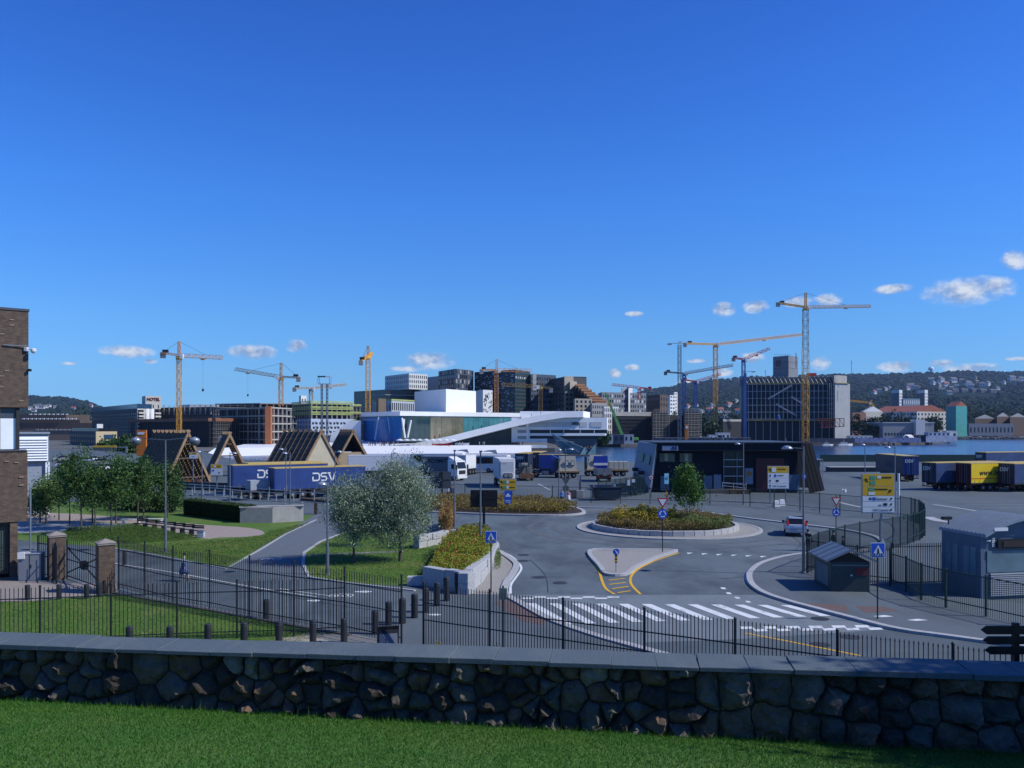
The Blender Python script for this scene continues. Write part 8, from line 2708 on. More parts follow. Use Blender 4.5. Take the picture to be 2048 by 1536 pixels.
for z in (.3, 1.8):
 MB().box(-.82, .82, 1.17, 1.2, z, z + 1.35).b('glass_pane', GB, t)
t = thing('quay_fence', 'long dark green fence along the water edge of the yard', 'fence', (wx(1800, 222), 222, 0))
for k in range(22):
 x = wx(1640, 222) + k * 2.9
 MB().box(x, x + 2.86, 222, 222.1, .05, 1.9).b('fence_panel', DGREEN, t, world=1)
t = thing('kerb_island', 'low dark planter kerb in the yard by the customs hall', 'kerb', (wx(1710, 170), 170, 0))
MB().box(wx(1662, 172), wx(1757, 172), 172, 175, 0, .9).b('wall', mat('dark_planter', (.05, .06, .065)), t, world=1)
MB().box(wx(1660, 172), wx(1759, 172), 171.8, 175.2, .901, 1.0).b('coping', CONC, t, world=1)
t = thing('traffic_light', 'traffic signal with dark head on the kerb by the give way sign', 'traffic light', G(1689, 985))
MB().tube([(0, 0, 0), (0, 0, .5)], .05, 6).b('post', GREY, t)
MB().box(-.3, .3, -.03, .03, .02, .5, Matrix.Rotation(-.3, 4, 'X')).b('white_panel', SWHITE, t)
t['label'] = 'bright white plate lying tilted on the yard'
t['category'] = 'plate'
t.name = 'reflective_plate'
# orange cone, barriers
for px, py, lb in ((1187, 964, 'orange traffic cone on the dark concrete block'),):
 t = thing('traffic_cone', lb, 'cone', G(px, 996) + Vector((0, -.02, 1.0)))
 MB().box(-.2, .2, -.2, .2, 0, .05).b('base', mat('cone_orange', (.55, .16, .05), var=0), t)
 MB().lathe([(.15, .05), (.03, .75)], (0, 0, 0), 12).b('cone', mat('cone_orange', (.55, .16, .05)), t)
for k, (px, py) in enumerate(((384, 958), (398, 958))):
 t = thing('orange_barrier', 'orange road barrier, %s of the two by the first timber frame' % ('left', 'right')[k], 'barrier', (wx(px, 132), 131, 0))
 MB().box(-.75, .75, -.1, .1, .45, .95).b('board', mat('cone_orange', (.55, .16, .05)), t)
 for s in (-1, 1):
  MB().box(s * .6 - .05, s * .6 + .05, -.25, .25, 0, .449).b('foot', BLACK2, t)
# ================================================================== cars
def car(label, loc, rz, body, name='parked_car', group=None):
 t = thing(name, label, 'car', loc, rz, group)
 # x forward, length 4.2; rear at x=0
 def sect(prof, w0, w1, zb):
  pass
 prof = [(0.08, .35), (0.0, .7), (.05, .98), (.28, 1.02), (3.0, .98), (3.95, .82), (4.18, .6), (4.12, .32)]
 n = len(prof)
 vs = [(x, s * (.86 if z < .9 else .80), z) for s in (-1, 1) for x, z in prof]
 mid = [(x, s * .70, z + (.02 if z > .9 else 0)) for s in (-1, 1) for x, z in prof]
 fs = [tuple(range(n - 1, -1, -1)), tuple(range(n, 2 * n))] + [(i, (i + 1) % n, (i + 1) % n + n, i + n) for i in range(n)]
 MB().add(vs, fs).b('body', body, t, bevel=.07)
 gh_ = [(.22, 1.0), (.55, 1.44), (.9, 1.5), (1.9, 1.5), (2.35, 1.42), (3.05, .99)]
 m_ = len(gh_)
 MB().add([(x, s * (.79 - max(0, z - 1) * .34), z) for s in (-1, 1) for x, z in gh_], [tuple(range(m_ - 1, -1, -1)), tuple(range(m_, 2 * m_))] + [(i, (i + 1) % m_, (i + 1) % m_ + m_, i + m_) for i in range(m_)]).b('greenhouse', GD, t, bevel=.03)
 MB().add([(x, s * .61, z) for s in (-1, 1) for x, z in ((.5, 1.45), (.88, 1.52), (1.95, 1.52), (2.38, 1.43))] , [(0, 1, 5, 4), (1, 2, 6, 5), (2, 3, 7, 6), (4, 5, 6, 7, 3, 2, 1, 0)]).b('roof', body, t)
 for s in (-1, 1):
  MB().add([(.02, s * .62, .95), (.02, s * .84, .95), (.12, s * .8, 1.08), (.42, s * .68, 1.36), (.38, s * .6, 1.36), (.1, s * .58, 1.06), (.25, s * .70, 1.06)], [(0, 1, 2, 5), (5, 2, 3, 4), (1, 0, 5, 6), (2, 6, 3), (6, 5, 4, 3)]).b('tail_lamp', LAMPR, t)
  MB().box(2.55, 2.8, s * .95 - .1, s * .95 + .1, .92, 1.08).b('wing_mirror', SBLK, t, bevel=.03)
  for x in (.75, 3.3):
   o = link('wheel', _tm, t, loc=(x, s * .76, .31), scale=(.6, .6, .6))
   link('rim', _rm, o)
  MB().box(4.02, 4.12, s * .6 - .16, s * .6 + .16, .6, .74).b('headlamp', SWHITE, t)
 MB().box(-.05, .06, -.84, .84, .34, .55).b('rear_bumper', body, t, bevel=.03)
 MB().box(-.02, .02, -.26, .26, .72, .84).b('number_plate', SWHITE, t)
 return t
SILV2 = mat('silver_car_paint', (.50, .54, .62), rough=.25, var=.03, metal=.35)
car('silver hatchback seen from behind on the roundabout exit', G(1594, 1074), R(75), SILV2, 'silver_car')
car('dark blue car behind the mesh gate bay', G(1222, 990), R(20), mat('dark_blue_car', (.015, .03, .08), rough=.25, var=0), 'blue_car')
rcar = random.Random(17)
for i, (px, Y, m) in enumerate(((98, 185, WHITE), (110, 190, SILV2), (124, 182, FD), (195, 176, WHITE), (213, 205, FG), (228, 198, NAVY), (160, 215, SILV2), (176, 222, WHITE), (140, 228, FG), (262, 170, FD))):
 car('%s car in the traffic behind the park trees, %s counted from the left' % ({'white_paint': 'white', 'silver_car_paint': 'silver', 'charcoal_facade': 'black', 'grey_facade': 'grey', 'navy_container': 'navy'}[m.name], ORD[sorted([98, 110, 124, 195, 213, 228, 160, 176, 140, 262]).index(px)]), (wx(px, Y), Y, 0), R(rcar.choice([30, 200, 25, 205])), m, 'traffic_car', 'cars in the traffic on the left')
# ================================================================== people
SKIN = (.42, .26, .19)
def person_mat(key, top, legs, arms=None, shoes=(.03, .03, .03), knee=.5, hip=.93):
 m = bpy.data.materials.new(key)
 m.use_nodes = True
 nt = m.node_tree
 b = nt.nodes['Principled BSDF']
 b.inputs['Roughness'].default_value = .8
 tc = nt.nodes.new('ShaderNodeTexCoord')
 sp_ = nt.nodes.new('ShaderNodeSeparateXYZ')
 nt.links.new(tc.outputs['Object'], sp_.inputs[0])
 mr = nt.nodes.new('ShaderNodeMath')
 mr.operation = 'DIVIDE'
 mr.inputs[1].default_value = 2.0
 nt.links.new(sp_.outputs[2], mr.inputs[0])
 rp_ = nt.nodes.new('ShaderNodeValToRGB')
 rp_.color_ramp.interpolation = 'CONSTANT'
 st = [(0, shoes), (.045, SKIN if legs is None else legs), (hip / 2, top), (1.43 / 2, SKIN)]
 while len(rp_.color_ramp.elements) < len(st):
  rp_.color_ramp.elements.new(.5)
 for i, (p_, c_) in enumerate(st):
  rp_.color_ramp.elements[i].position = p_
  rp_.color_ramp.elements[i].color = (*c_, 1)
 nt.links.new(mr.outputs[0], rp_.inputs[0])
 nt.links.new(rp_.outputs[0], b.inputs['Base Color'])
 return m
def person(label, loc, rz, m, hair=(.03, .02, .015), skirt=None, bag=None, stride=.22, h=1.0, group=None, long_hair=False, arm=.15):
 t = thing('person', label, 'person', loc, rz, group)
 t.scale = (h, h, h)
 # skeleton, x forward, y left
 J = {'pel': (0, 0, .95, .135), 'wai': (0, 0, 1.1, .12), 'che': (.01, 0, 1.3, .15), 'nec': (.01, 0, 1.45, .055), 'hd0': (.03, 0, 1.55, .085), 'hd1': (.035, 0, 1.66, .08)}
 E = [('pel', 'wai'), ('wai', 'che'), ('che', 'nec'), ('nec', 'hd0'), ('hd0', 'hd1')]
 for s, n in ((1, 'l'), (-1, 'r')):
  st = stride * s
  J['hip' + n] = (0, .09 * s, .9, .105)
  J['kne' + n] = (st * .55 + .04, .095 * s, .5, .068)
  J['ank' + n] = (st * 1.0 - .03, .095 * s, .09, .045)
  J['toe' + n] = (st * 1.0 + .14, .10 * s, .04, .04)
  J['sho' + n] = (0, .18 * s, 1.36, .065)
  J['elb' + n] = (-st * .4, .24 * s, 1.08, .045)
  J['wri' + n] = (-st * .7 + arm * .6, .25 * s, .86, .034)
  J['han' + n] = (-st * .75 + arm * .75, .25 * s, .77, .036)
  E += [('pel', 'hip' + n), ('hip' + n, 'kne' + n), ('kne' + n, 'ank' + n), ('ank' + n, 'toe' + n), ('che', 'sho' + n), ('sho' + n, 'elb' + n), ('elb' + n, 'wri' + n), ('wri' + n, 'han' + n)]
 keys = list(J)
 me = bpy.data.meshes.new('body')
 me.from_pydata([J[k][:3] for k in keys], [(keys.index(a), keys.index(b)) for a, b in E], [])
 me.materials.append(m)
 o = link('body', me, t)
 sk = o.modifiers.new('skin', 'SKIN')
 if not me.skin_vertices:
  bpy.context.view_layer.objects.active = o
  bm = bmesh.new()
  bm.from_mesh(me)
  bm.verts.layers.skin.verify()
  bm.to_mesh(me)
  bm.free()
 for i, k in enumerate(keys):
  r = J[k][3]
  me.skin_vertices[0].data[i].radius = (r, r)
 me.skin_vertices[0].data[0].use_root = True
 o.modifiers.new('subsurf', 'SUBSURF').levels = 1
 o.modifiers['subsurf'].render_levels = 1
 hm = mat('hair_%d' % int(hair[0] * 1000), hair, rough=.7, var=0)
 MB().ell((.0, 0, 1.655), .105, .095, .10, 10, 6).b('hair', hm, t, smooth=True)
 if long_hair:
  MB().ell((-.06, 0, 1.52), .06, .085, .16, 10, 6).b('hair', hm, t, smooth=True)
 if skirt:
  MB().lathe([(.16, 1.12), (.19, .95), (.25, .7), (.28, .48), (.25, .5), (.15, .95)], (0.02, 0, 0), 14).b('skirt', mat('skirt_%d' % int(skirt[2] * 1000), skirt, var=0), t, smooth=True)
 if bag:
  MB().box(-.12, .16, -.42, -.30, .62, .92).b('handbag', mat('bag_%d' % int(bag[0] * 1000), bag, var=0), t, bevel=.03)
 return t
person('woman in blue grey dress with bag walking on the cycle road', G(369, 1163), R(190), person_mat('clothes_blue_grey', (.13, .16, .22), None), skirt=(.07, .10, .22), bag=(.1, .06, .04), h=.97)
person('man in blue shirt and dark trousers walking beside a companion in pink', G(1123, 1009), R(-110), person_mat('clothes_blue', (.10, .26, .55), (.02, .025, .04)), h=1.0)
person('person in pink top and white skirt walking beside the blue shirted man', G(1137, 1009), R(-110), person_mat('clothes_pink', (.6, .36, .38), None), skirt=(.65, .6, .62), h=.97, hair=(.12, .07, .03))
person('dark dressed person, taller of two behind the green fence by the kiosk', G(1667, 1112), R(180), person_mat('clothes_black', (.012, .012, .014), (.015, .015, .018)), h=1.05)
person('dark dressed shorter person, right of the two behind the green fence', G(1686, 1114), R(160), person_mat('clothes_brown', (.03, .014, .014), (.02, .02, .024)), h=.85)
person('dark dressed person walking behind the tall lamp post', G(1616, 1108), R(60), person_mat('clothes_dark', (.015, .017, .022), (.012, .012, .015)), h=1.02)
person('person in white top with dark bag by the yard fence', G(900, 998), R(-60), person_mat('clothes_white', (.6, .58, .56), (.03, .03, .05)), bag=(.02, .02, .03))
person('person in navy top beside the one in white by the yard fence', G(904.5, 998), R(-60), person_mat('clothes_navy', (.03, .04, .10), (.02, .02, .03)))
person('lone dark figure walking near the first timber frame', G(393, 975), R(100), person_mat('clothes_charcoal', (.02, .02, .024), (.015, .018, .03)))
# strollers on the white roof and quay: small, kept simple but each one a figure
_pb = MB().tube([(-.08, 0, 0), (-.07, 0, .5), (0, 0, .95), (0, 0, 1.4), (0, 0, 1.5), (0, 0, 1.72)], [.06, .08, .16, .2, .06, .11], 6).tube([(.1, 0, 0), (.07, 0, .5), (0, 0, .92)], [.05, .08, .12], 6).tube([(0, .2, 1.4), (.05, .25, .85)], [.06, .04], 5).tube([(0, -.2, 1.4), (-.05, -.25, .85)], [.06, .04], 5)
_pms = [_pb.mesh('person', mat('stroller_%d' % i, c, var=0)) for i, c in enumerate(((.02, .02, .03), (.3, .05, .05), (.05, .07, .2), (.4, .38, .35)))]
rp2 = random.Random(6)
for i in range(56):
 if i < 30:
  px, Y, z = rp2.uniform(735, 800), rp2.uniform(374, 378), .95
  lb, gr = 'tiny stroller on the white quay below the opera foyer', 'strollers on the opera quay'
 elif i < 42:
  px, Y, z = rp2.uniform(905, 1050), rp2.uniform(383, 384), .95
  lb, gr = 'tiny figure on the quay below the opera workshops', 'figures on the quay below the workshops'
 else:
  px = rp2.uniform(860, 1160)
  Y = 382 + (px - 742) * .04
  py = interp([(742, 896), (830, 886), (900, 872), (960, 857), (1030, 840), (1085, 829), (1130, 822.5), (1166, 822)], px)
  z = wz(py, Y) - .1
  Y += 3
  lb, gr = 'tiny walker on the sloping opera roof', 'walkers on the opera roof'
 o = link('person', _pms[rp2.randrange(4)], loc=(wx(px, Y), Y, z), rot=(0, 0, rp2.uniform(0, 6)))
 tag(o, lb, 'person', gr)
# ================================================================== trees, shrubs, flowers
rt = np.random.default_rng(9)
def leaf_quads(c, size, aspect=.5, flat=.0):
 """one small leaf quad at each point of c"""
 n = len(c)
 a = rt.normal(0, 1, (n, 3))
 a[:, 2] *= (1 - flat)
 a /= np.linalg.norm(a, axis=1)[:, None]
 b = rt.normal(0, 1, (n, 3))
 b -= (b * a).sum(1)[:, None] * a
 b /= np.linalg.norm(b, axis=1)[:, None]
 s = (size * rt.uniform(.6, 1.35, n))[:, None]
 V = np.stack([c - a * s, c - b * s * aspect, c + a * s, c + b * s * aspect], 1)
 return V
def cluster_points(rx, ry, rz, n_cl, per, spread, seed_bias=.55, shape='round'):
 u = rt.normal(0, 1, (n_cl, 3))
 u /= np.linalg.norm(u, axis=1)[:, None]
 r = rt.random(n_cl) ** (seed_bias) * rt.choice([.8, 1.0, 1.0, 1.18], n_cl)
 c = u * r[:, None] * np.array([rx, ry, rz])
 if shape == 'oval':
  c[:, :2] *= (1.0 - .45 * np.clip(c[:, 2:3] / rz, -1, 1))
 pts = np.repeat(c, per, 0) + rt.normal(0, 1, (n_cl * per, 3)) * spread * np.repeat(rt.uniform(.45, 1.6, n_cl), per)[:, None]
 return pts
def tree(label, loc, h, trunk_h, rx, rz, lm, n_cl=70, per=60, leaf=.09, spread=.3, tm=None, name='park_tree', tr=.10, group=None, shape='round', aspect=.5, lean=0.0):
 t = thing(name, label, 'tree', loc, rt.uniform(0, 6), group)
 tm = tm or mat('bark', (.10, .085, .07), rough=.9, var=.3, vs=5)
 mb = MB()
 cz = h - rz
 mb.tube([(0, 0, 0), (.02, .01, trunk_h * .5), (lean, 0, trunk_h), (lean * 1.5, .03, cz + rz * .55)], [tr, tr * .8, tr * .65, tr * .15], 8)
 mb.b('trunk', tm, t)
 for k in range(6):
  a = k * 1.05 + rt.uniform(-.3, .3)
  z0 = trunk_h + (cz - trunk_h + rz * .2) * rt.uniform(0, .8)
  e = Vector((math.cos(a) * rx * .7, math.sin(a) * rx * .7, min(h - .4, z0 + rz * rt.uniform(.25, .7))))
  MB().tube([(lean, 0, z0), (e.x * .5, e.y * .5, (z0 + e.z) / 2 - .1), e], [tr * .45, tr * .3, tr * .08], 5).b('limb', tm, t)
 pts = cluster_points(rx, rx, rz, n_cl, per, spread, shape=shape)
 pts[:, 2] += cz
 pts = pts[pts[:, 2] > trunk_h * .55]
 o = link('crown', tri_mesh('crown', leaf_quads(pts, leaf, aspect), lm, 4), t)
 return t
WILLOW = leaf_mat('silver_willow_leaf', [(.12, .16, .10), (.19, .25, .15), (.29, .36, .24), (.45, .52, .40)], transl=.2, patch=(1.3, (.55, .6, .55)))
PARKL = leaf_mat('park_leaf', [(.018, .05, .014), (.03, .075, .018), (.045, .10, .022), (.07, .13, .035)], transl=.2, patch=(1.3, (1.7, 1.6, 1.4)))
LIMEL = leaf_mat('light_leaf', [(.06, .12, .02), (.09, .17, .03), (.13, .21, .05), (.2, .26, .12)], transl=.3)
YOUNG = leaf_mat('young_maple_leaf', [(.02, .06, .012), (.035, .095, .018), (.06, .14, .025), (.10, .2, .04)], transl=.25, patch=(1.3, (1.6, 1.5, 1.3)))
# silver willows
tree('slimmer silver leaved willow, left of the pair by the cycle path', G(707, 1127), 5.7, 1.7, 1.8, 2.05, WILLOW, 260, 90, .085, .30, name='willow_tree', aspect=.28)
tree('broad silver leaved willow, right of the pair by the cycle path', G(800, 1123), 6.9, 1.4, 2.2, 2.85, WILLOW, 420, 92, .085, .32, name='willow_tree', tr=.14, aspect=.28)
tree('small silver willow sapling hidden between the two willows', G(760, 1092), 4.2, 1.2, 1.3, 1.4, WILLOW, 40, 50, .085, .3, name='willow_tree', tr=.05, aspect=.28)
# park trees
for px, py, top, rx, lm, lb in ((92, 1048, 955, 1.9, LIMEL, 'light green young tree next to the brick building'), (139, 1053, 912, 2.2, PARKL, 'dark park tree, second trunk from the brick building'),
        (162, 1062, 905, 2.2, PARKL, 'dark park tree in front of the gantry, third from the brick building'), (190, 1058, 925, 1.9, PARKL, 'dark park tree with low crown in the middle of the group'),
        (222, 1070, 898, 2.4, PARKL, 'tallest dark park tree in front of the orange pillar'), (232, 1047, 915, 2.0, PARKL, 'dark park tree behind the tallest one'),
        (276, 1052, 905, 2.4, PARKL, 'dark park tree right of the orange pillar'), (287, 1040, 920, 2.2, PARKL, 'dark park tree behind the white benches'),
        (335, 1036, 925, 2.3, LIMEL if False else PARKL, 'rightmost dark park tree beside the twin headed lamp'), (185, 1046, 930, 2.1, PARKL, 'dark park tree at the back of the group'),
        (118, 1040, 950, 2.2, LIMEL, 'light green tree behind the first dark park tree'), (80, 1046, 985, 1.5, LIMEL, 'low pale flowering shrub tree at the brick corner')):
 p = G(px, py)
 h = wz(top, p.y)
 tree(lb, p, h, h * .36, rx * .68, h * .35, lm, 62, 55, .11, .30, name='park_tree', tr=.08, group='young trees in the park')
# young tree on the roundabout and its neighbours
p = Vector((wx(1374, 74.5), 74.5, .6))
tree('single young maple standing on the roundabout planter', p, wz(922, 74.5) - .6, 1.0, 1.25, 1.95, YOUNG, 95, 60, .10, .25, name='maple_tree', tr=.06, shape='oval')
# hedge
hg = thing('hedge', 'clipped dark green hedge in front of the pale railing', 'hedge', G(430, 1040))
pA_, pB_ = G(366, 1030), G(490, 1046)
d, n_, L_ = facing(pA_, pB_)
MB().prism([pA_ + n_ * -.1, pB_ + n_ * -.1, pB_ - n_ * 1.2, pA_ - n_ * 1.2], .02, 1.55).b('hedge_core', mat('hedge_core', (.012, .025, .008), var=.3, vs=4), hg, world=1)
u = rt.random((14000, 3))
side = rt.random(14000)
q = np.zeros((14000, 3))
top_ = side < .4
dep = np.where(top_, u[:, 1] * 1.3, rt.random(14000) * .1)
zz = np.where(top_, 1.55 + rt.normal(0, .05, 14000), u[:, 2] * 1.6)
q[:, 0] = pA_.x + d.x * u[:, 0] * L_ - n_.x * dep
q[:, 1] = pA_.y + d.y * u[:, 0] * L_ - n_.y * dep
q[:, 2] = zz
o = link('hedge_leaves', tri_mesh('hedge_leaves', leaf_quads(q, .07), leaf_mat('hedge_leaf', [(.02, .045, .01), (.03, .065, .014), (.05, .09, .02)]), 4), hg, world=1)
tag(o, kind='stuff')
def bed(name, label, poly, z0, hgt, lm, n, leaf, aspect=.35, mound=True, flat=.2, parent=None):
 """low planting over a ground outline: stems and leaves in tufts"""
 P_ = np.array([(p[0], p[1]) for p in poly])
 mn, mx = P_.min(0), P_.max(0)
 pts = rt.uniform(mn, mx, (n * 3, 2))
 ins = np.zeros(len(pts), bool)
 j = len(P_) - 1
 for i in range(len(P_)):
  xi, yi, xj, yj = *P_[i], *P_[j]
  ins ^= ((yi > pts[:, 1]) != (yj > pts[:, 1])) & (pts[:, 0] < (xj - xi) * (pts[:, 1] - yi) / (yj - yi + 1e-9) + xi)
  j = i
 pts = pts[ins][:n]
 k = len(pts)
 hv = np.array([.55 + .6 * mnoise.noise(Vector((x * .55, y * .55, 3))) + .35 * mnoise.noise(Vector((x * 1.9, y * 1.9, 7))) for x, y in pts])
 z = z0 + hgt * np.clip(hv + .45, .25, 1.4) * rt.random(k) ** .55
 c = np.stack([pts[:, 0], pts[:, 1], z], 1)
 o = link(name, tri_mesh(name, leaf_quads(c, leaf, aspect), lm, 4))
 return tag(o, label=label, kind='stuff')
AUT = leaf_mat('autumn_bed_leaf', [(.08, .13, .02), (.17, .12, .035), (.22, .13, .05), (.32, .25, .05), (.14, .07, .05), (.10, .14, .03)], transl=.15)
YEL = leaf_mat('yellow_bed_leaf', [(.14, .17, .02), (.34, .26, .03), (.48, .34, .035), (.22, .19, .03)], transl=.2)
GRB = leaf_mat('green_bed_leaf', [(.06, .11, .02), (.10, .17, .03), (.15, .21, .05), (.16, .13, .06)], transl=.15)
LIMEB = leaf_mat('lime_flower_leaf', [(.10, .17, .02), (.18, .24, .025), (.30, .30, .03), (.40, .36, .04)], transl=.25)
REDF = leaf_mat('red_flower', [(.25, .05, .02), (.35, .09, .02), (.30, .14, .03)], transl=.15)
RAD = 6.0
cpl = circle(rp, RAD, 40)
bed('roundabout_plants', 'brown and green perennials filling the roundabout planter', cpl, .48, .66, AUT, 26000, .085)
bed('roundabout_plants', 'yellow leaved perennials on the left of the roundabout planter', [(rp.x + math.cos(a) * 2.9 - 1.9, rp.y + math.sin(a) * 2.4 - .6) for a in np.linspace(0, 6.28, 24)], .6, 1.15, YEL, 9000, .095)
bed('roundabout_plants', 'green grasses on the right front of the roundabout planter', [(rp.x + math.cos(a) * 2.6 + 2.6, rp.y + math.sin(a) * 2.6 - 2.9) for a in np.linspace(0, 6.28, 24)], .48, .75, GRB, 9000, .10, .15)
bed('bed_plants', 'reddish brown perennials in the long planting bed', [(p[0], p[1]) for p in catmull(GL([(825, 1019), (900, 1024), (1000, 1028), (1090, 1029), (1140, 1027), (1152, 1022), (1085, 1007), (1000, 1003), (900, 1002), (825, 1005)]), 3, True)], .12, .85, AUT, 34000, .10)
bed('bed_plants', 'yellow green clumps along the front of the long planting bed', GL([(1000, 1024), (1120, 1028), (1140, 1024), (1060, 1018), (980, 1018)]), .12, .75, YEL, 6000, .10)
pb_ = GL([(855, 1168), (930, 1182), (955, 1163), (979, 1136), (990, 1108), (975, 1084), (930, 1080), (884, 1112)])
bed('planter_flowers', 'lime and yellow flowering plants in the granite planter', pb_, .6, .62, LIMEB, 26000, .07)
bed('planter_flowers', 'red flower heads dotted over the granite planter', pb_, .85, .55, REDF, 700, .06, .8)
bed('planter_plants', 'green leaves at the back of the granite planter', GL([(895, 1108), (960, 1104), (988, 1100), (975, 1078), (925, 1076)]), .55, .6, GRB, 7000, .08)
bed('orange_shrub', 'rust orange grasses behind the silver willow', GL([(876, 1066), (905, 1068), (912, 1052), (885, 1048)]), .0, 1.7, leaf_mat('rust_grass', [(.30, .17, .06), (.36, .22, .07), (.26, .13, .05)], transl=.2), 7000, .13, .18)
bed('verge_weeds', 'dark green creeper hanging on the kerb side of the granite planter', GL([(985, 1136), (999, 1142), (1003, 1128), (996, 1110)]), .0, .6, GRB, 900, .06)
bed('meadow_strip', 'taller rough grass strip in front of the dark benches', GL([(140, 1062), (270, 1054), (400, 1080), (300, 1086), (232, 1090), (120, 1078)]), .0, .38, leaf_mat('meadow_grass', [(.04, .085, .015), (.06, .12, .02), (.10, .15, .03)], transl=.2), 30000, .09, .12)
TUFT = leaf_mat('lawn_tuft', [(.045, .12, .012), (.075, .16, .02), (.11, .19, .035), (.19, .2, .07)], patch=(.5, (1.5, 1.15, 1.2)))
bed('lawn_tufts', 'uneven tufts over the small lawn behind the fence', GL([(-60, 1210), (60, 1204), (228, 1189), (420, 1223), (610, 1258), (680, 1268), (560, 1290), (-60, 1300)]), 0, .07, TUFT, 32000, .045, .2)
bed('lawn_tufts', 'uneven tufts over the willow lawn', GL([(690, 1066), (642, 1087), (614, 1107), (610, 1128), (622, 1150), (700, 1162), (800, 1168), (846, 1160), (880, 1120), (870, 1075), (760, 1060)]), 0, .09, TUFT, 22000, .06, .2)
bed('lawn_tufts', 'uneven tufts over the park lawn beside the cycle path', GL([(420, 1082), (529, 1072), (540, 1062), (620, 1046), (565, 1072), (502, 1107), (450, 1132), (300, 1104), (232, 1093)]), 0, .09, TUFT, 22000, .06, .2)
# weeds along the fence foot, seen over the coping
for px, Y, s, lb in ((881, 32.0, .7, 'yellow green weed tuft at the fence foot right of the gap'), (935, 31.4, .7, 'second yellow green weed tuft at the fence foot'), (993, 31.2, .5, 'small weed at the green post foot'),
     (1752, 24.3, 1.0, 'yellow weed at the fence before the right kerb'), (1823, 23.9, .8, 'dry brown weed near the right fence post'), (1420, 26.6, .7, 'dry grass tuft at the middle fence post'), (1352, 27.4, .6, 'dry grass tuft beside the middle fence post')):
 t = thing('weed', lb, 'weed', (wx(px, Y), Y, 0))
 yb = YH + (HC) * F / Y
 hvis = 1.15 + s * .35 if px > 1100 else .85
 c = cluster_points(.25, .25, hvis / 2, 14, 22, .09)
 c[:, 2] += hvis / 2
 link('leaves', tri_mesh('leaves', leaf_quads(c, .06, .3), YEL if 'yellow' in lb else leaf_mat('dry_grass', [(.25, .18, .09), (.3, .22, .1), (.16, .12, .06)]), 4), t)
 MB().tube([(0, 0, 0), (.05, 0, hvis)], [.02, .008], 5).b('stem', mat('bark', (.10, .085, .07)), t)
# low garden behind the wall left and shrubs behind the park
SHR = leaf_mat('shrub_leaf', [(.02, .05, .012), (.035, .075, .018), (.06, .11, .025)], transl=.2)
for px, py, w, h, lb in ((60, 1022, 2.4, 3.2, 'light shrub against the brick corner'), (262, 1020, 3.0, 2.2, 'dense shrub between park trees and hedge'), (300, 1022, 3.2, 2.6, 'dense shrub left of the hedge end'), (345, 1024, 2.6, 2.6, 'dense shrub touching the hedge end'), (210, 1012, 3.5, 2.4, 'dense shrub at the back of the park')):
 t = thing('shrub', lb, 'shrub', G(px, py))
 c = cluster_points(w, w * .8, h * .55, 60, 50, .32)
 c[:, 2] = np.abs(c[:, 2] + h * .5)
 link('foliage', tri_mesh('foliage', leaf_quads(c, .12), LIMEL if px == 60 else SHR, 4), t)
 for k in range(4):
  MB().tube([(0, 0, 0), (math.cos(k * 1.6) * w * .4, math.sin(k * 1.6) * w * .4, h * .6)], [.05, .02], 5).b('stem', mat('bark', (.10, .085, .07)), t)
# distant individual trees
FART = leaf_mat('far_tree_leaf', [(.012, .028, .010), (.02, .04, .013), (.03, .055, .018)], transl=.05)
def far_tree(px, py_top, Y, w, label, group=None, z0=-.3, lm=FART, name='distant_tree'):
 h = wz(py_top, Y) - z0
 t = thing(name, label, 'tree', (wx(px, Y), Y, z0), 0, group)
 MB().tube([(0, 0, 0), (0, 0, h * .7)], [.4, .12], 6).b('trunk', mat('bark', (.10, .085, .07)), t)
 c = cluster_points(w, w, h * .45, 42, 22, .9)
 c[:, 2] += h * .55
 link('crown', tri_mesh('crown', leaf_quads(c, .75, .7), lm, 4), t)
GT_ = 'dark trees along the right quay road'
for i, (px, tp, Y, w) in enumerate(((1712, 832, 700, 5), (1725, 828, 705, 6), (1742, 834, 690, 5), (1757, 831, 700, 6), (1772, 825, 710, 6), (1788, 824, 700, 7), (1803, 826, 705, 6), (1818, 825, 700, 6), (1862, 826, 720, 6), (1875, 832, 715, 5), (1735, 845, 660, 4), (1752, 850, 650, 3))):
 far_tree(px, tp, Y, w, 'dark tree in the quay row right of the pylon, %s from the left' % ORD[i], GT_)
for i, (px, tp, Y, w) in enumerate(((1850, 812, 1050, 9), (1870, 806, 1060, 10), (1890, 802, 1080, 11), (1915, 800, 1090, 12), (1940, 803, 1060, 12), (1965, 800, 1080, 12), (1990, 805, 1060, 11), (2015, 806, 1050, 11), (2038, 803, 1060, 11), (1955, 815, 980, 9), (1985, 818, 980, 9), (2020, 820, 975, 8), (2045, 815, 980, 9))):
 far_tree(px, tp, Y, w, 'broad dark tree on the wooded shore behind the quay sheds, %s from the left' % ORD[i], 'trees on the right wooded shore')
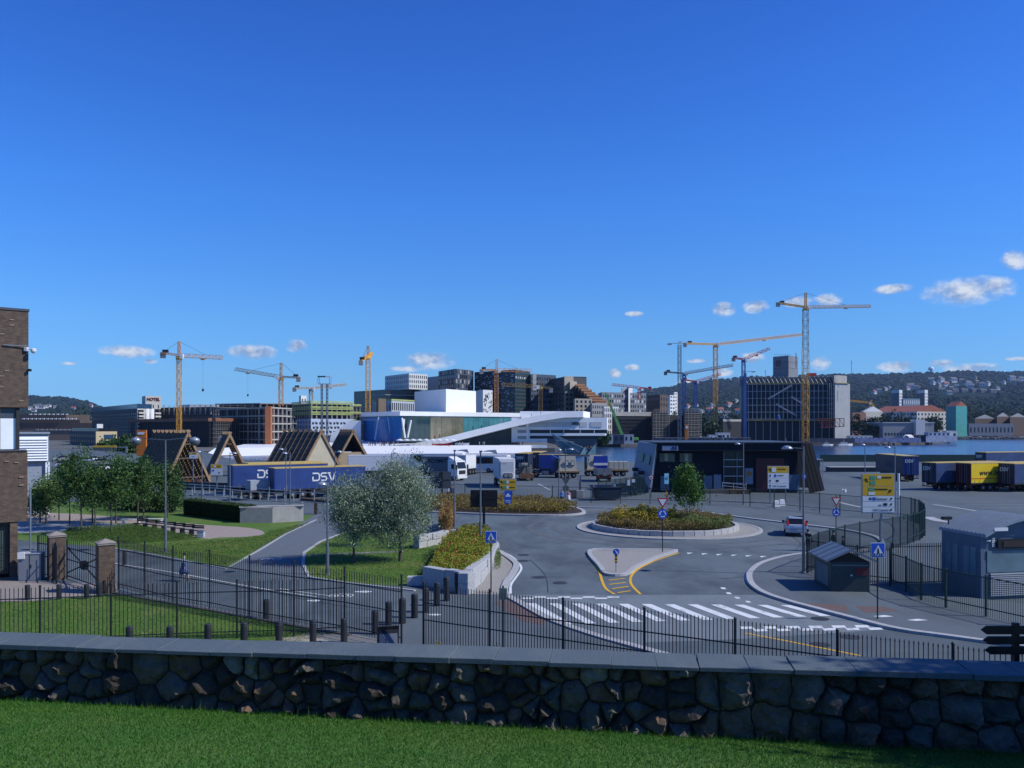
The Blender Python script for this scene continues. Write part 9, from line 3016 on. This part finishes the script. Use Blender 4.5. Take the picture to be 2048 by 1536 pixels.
for i, (px, tp, Y, w) in enumerate(((1355, 822, 760, 6), (1375, 820, 780, 7), (1405, 828, 740, 6), (1420, 832, 720, 6), (1445, 825, 780, 7), (1465, 824, 770, 7), (1482, 830, 760, 6), (1437, 846, 620, 5), (1418, 850, 610, 5))):
 far_tree(px, tp, Y, w, 'dark tree behind the far quay cabins, %s from the left' % ORD[i], 'trees behind the quay cabins')
for i, (px, tp, Y, w) in enumerate(((120, 822, 760, 8), (140, 818, 780, 8), (158, 816, 790, 9), (175, 820, 770, 8), (105, 830, 740, 6))):
 far_tree(px, tp, Y, w, 'dark tree behind the station hall, %s from the left' % ORD[i], 'trees behind the station')
for i, (px, tp, Y, w) in enumerate(((240, 880, 330, 4), (255, 885, 320, 4), (268, 888, 300, 3.4), (215, 888, 340, 4))):
 far_tree(px, tp, Y, w, 'green street tree before the hotel wing, %s from the left' % ORD[i], 'street trees before the hotel', lm=SHR, z0=0)
for i in range(14):
 px = 1128 + i * 6.2
 far_tree(px, 866 + 3 * math.sin(i * 2.1), 466, 1.6, 'small bush above the navy containers, %s from the left' % ORD[i], 'bushes above the containers', lm=SHR, name='distant_bush')
# tall tree standing out of frame on the right: its shade falls over the wall end
tree('tall broad tree on the lawn just outside the right frame edge', (17.9, 9.6, 5.2), 11, 3.5, 2.6, 3.4, PARKL, 260, 60, .14, .5, name='shade_tree', tr=.28)
# ================================================================== the air over the fjord
hz_ = MB().box(-5200, 5200, -60, 7600, -4, 345).b('haze', None)
hm_ = bpy.data.materials.new('pale_air')
hm_.use_nodes = True
hn = hm_.node_tree
hn.nodes.remove(hn.nodes['Principled BSDF'])
pv = hn.nodes.new('ShaderNodeVolumePrincipled')
pv.inputs['Color'].default_value = (.42, .62, 1.0, 1)
pv.inputs['Density'].default_value = 0.000042
pv.inputs['Anisotropy'].default_value = 0.2
hn.links.new(pv.outputs[0], hn.nodes['Material Output'].inputs['Volume'])
hz_.data.materials.append(hm_)
tag(hz_, label='thin blue air lying over the harbour and the hills', kind='stuff')
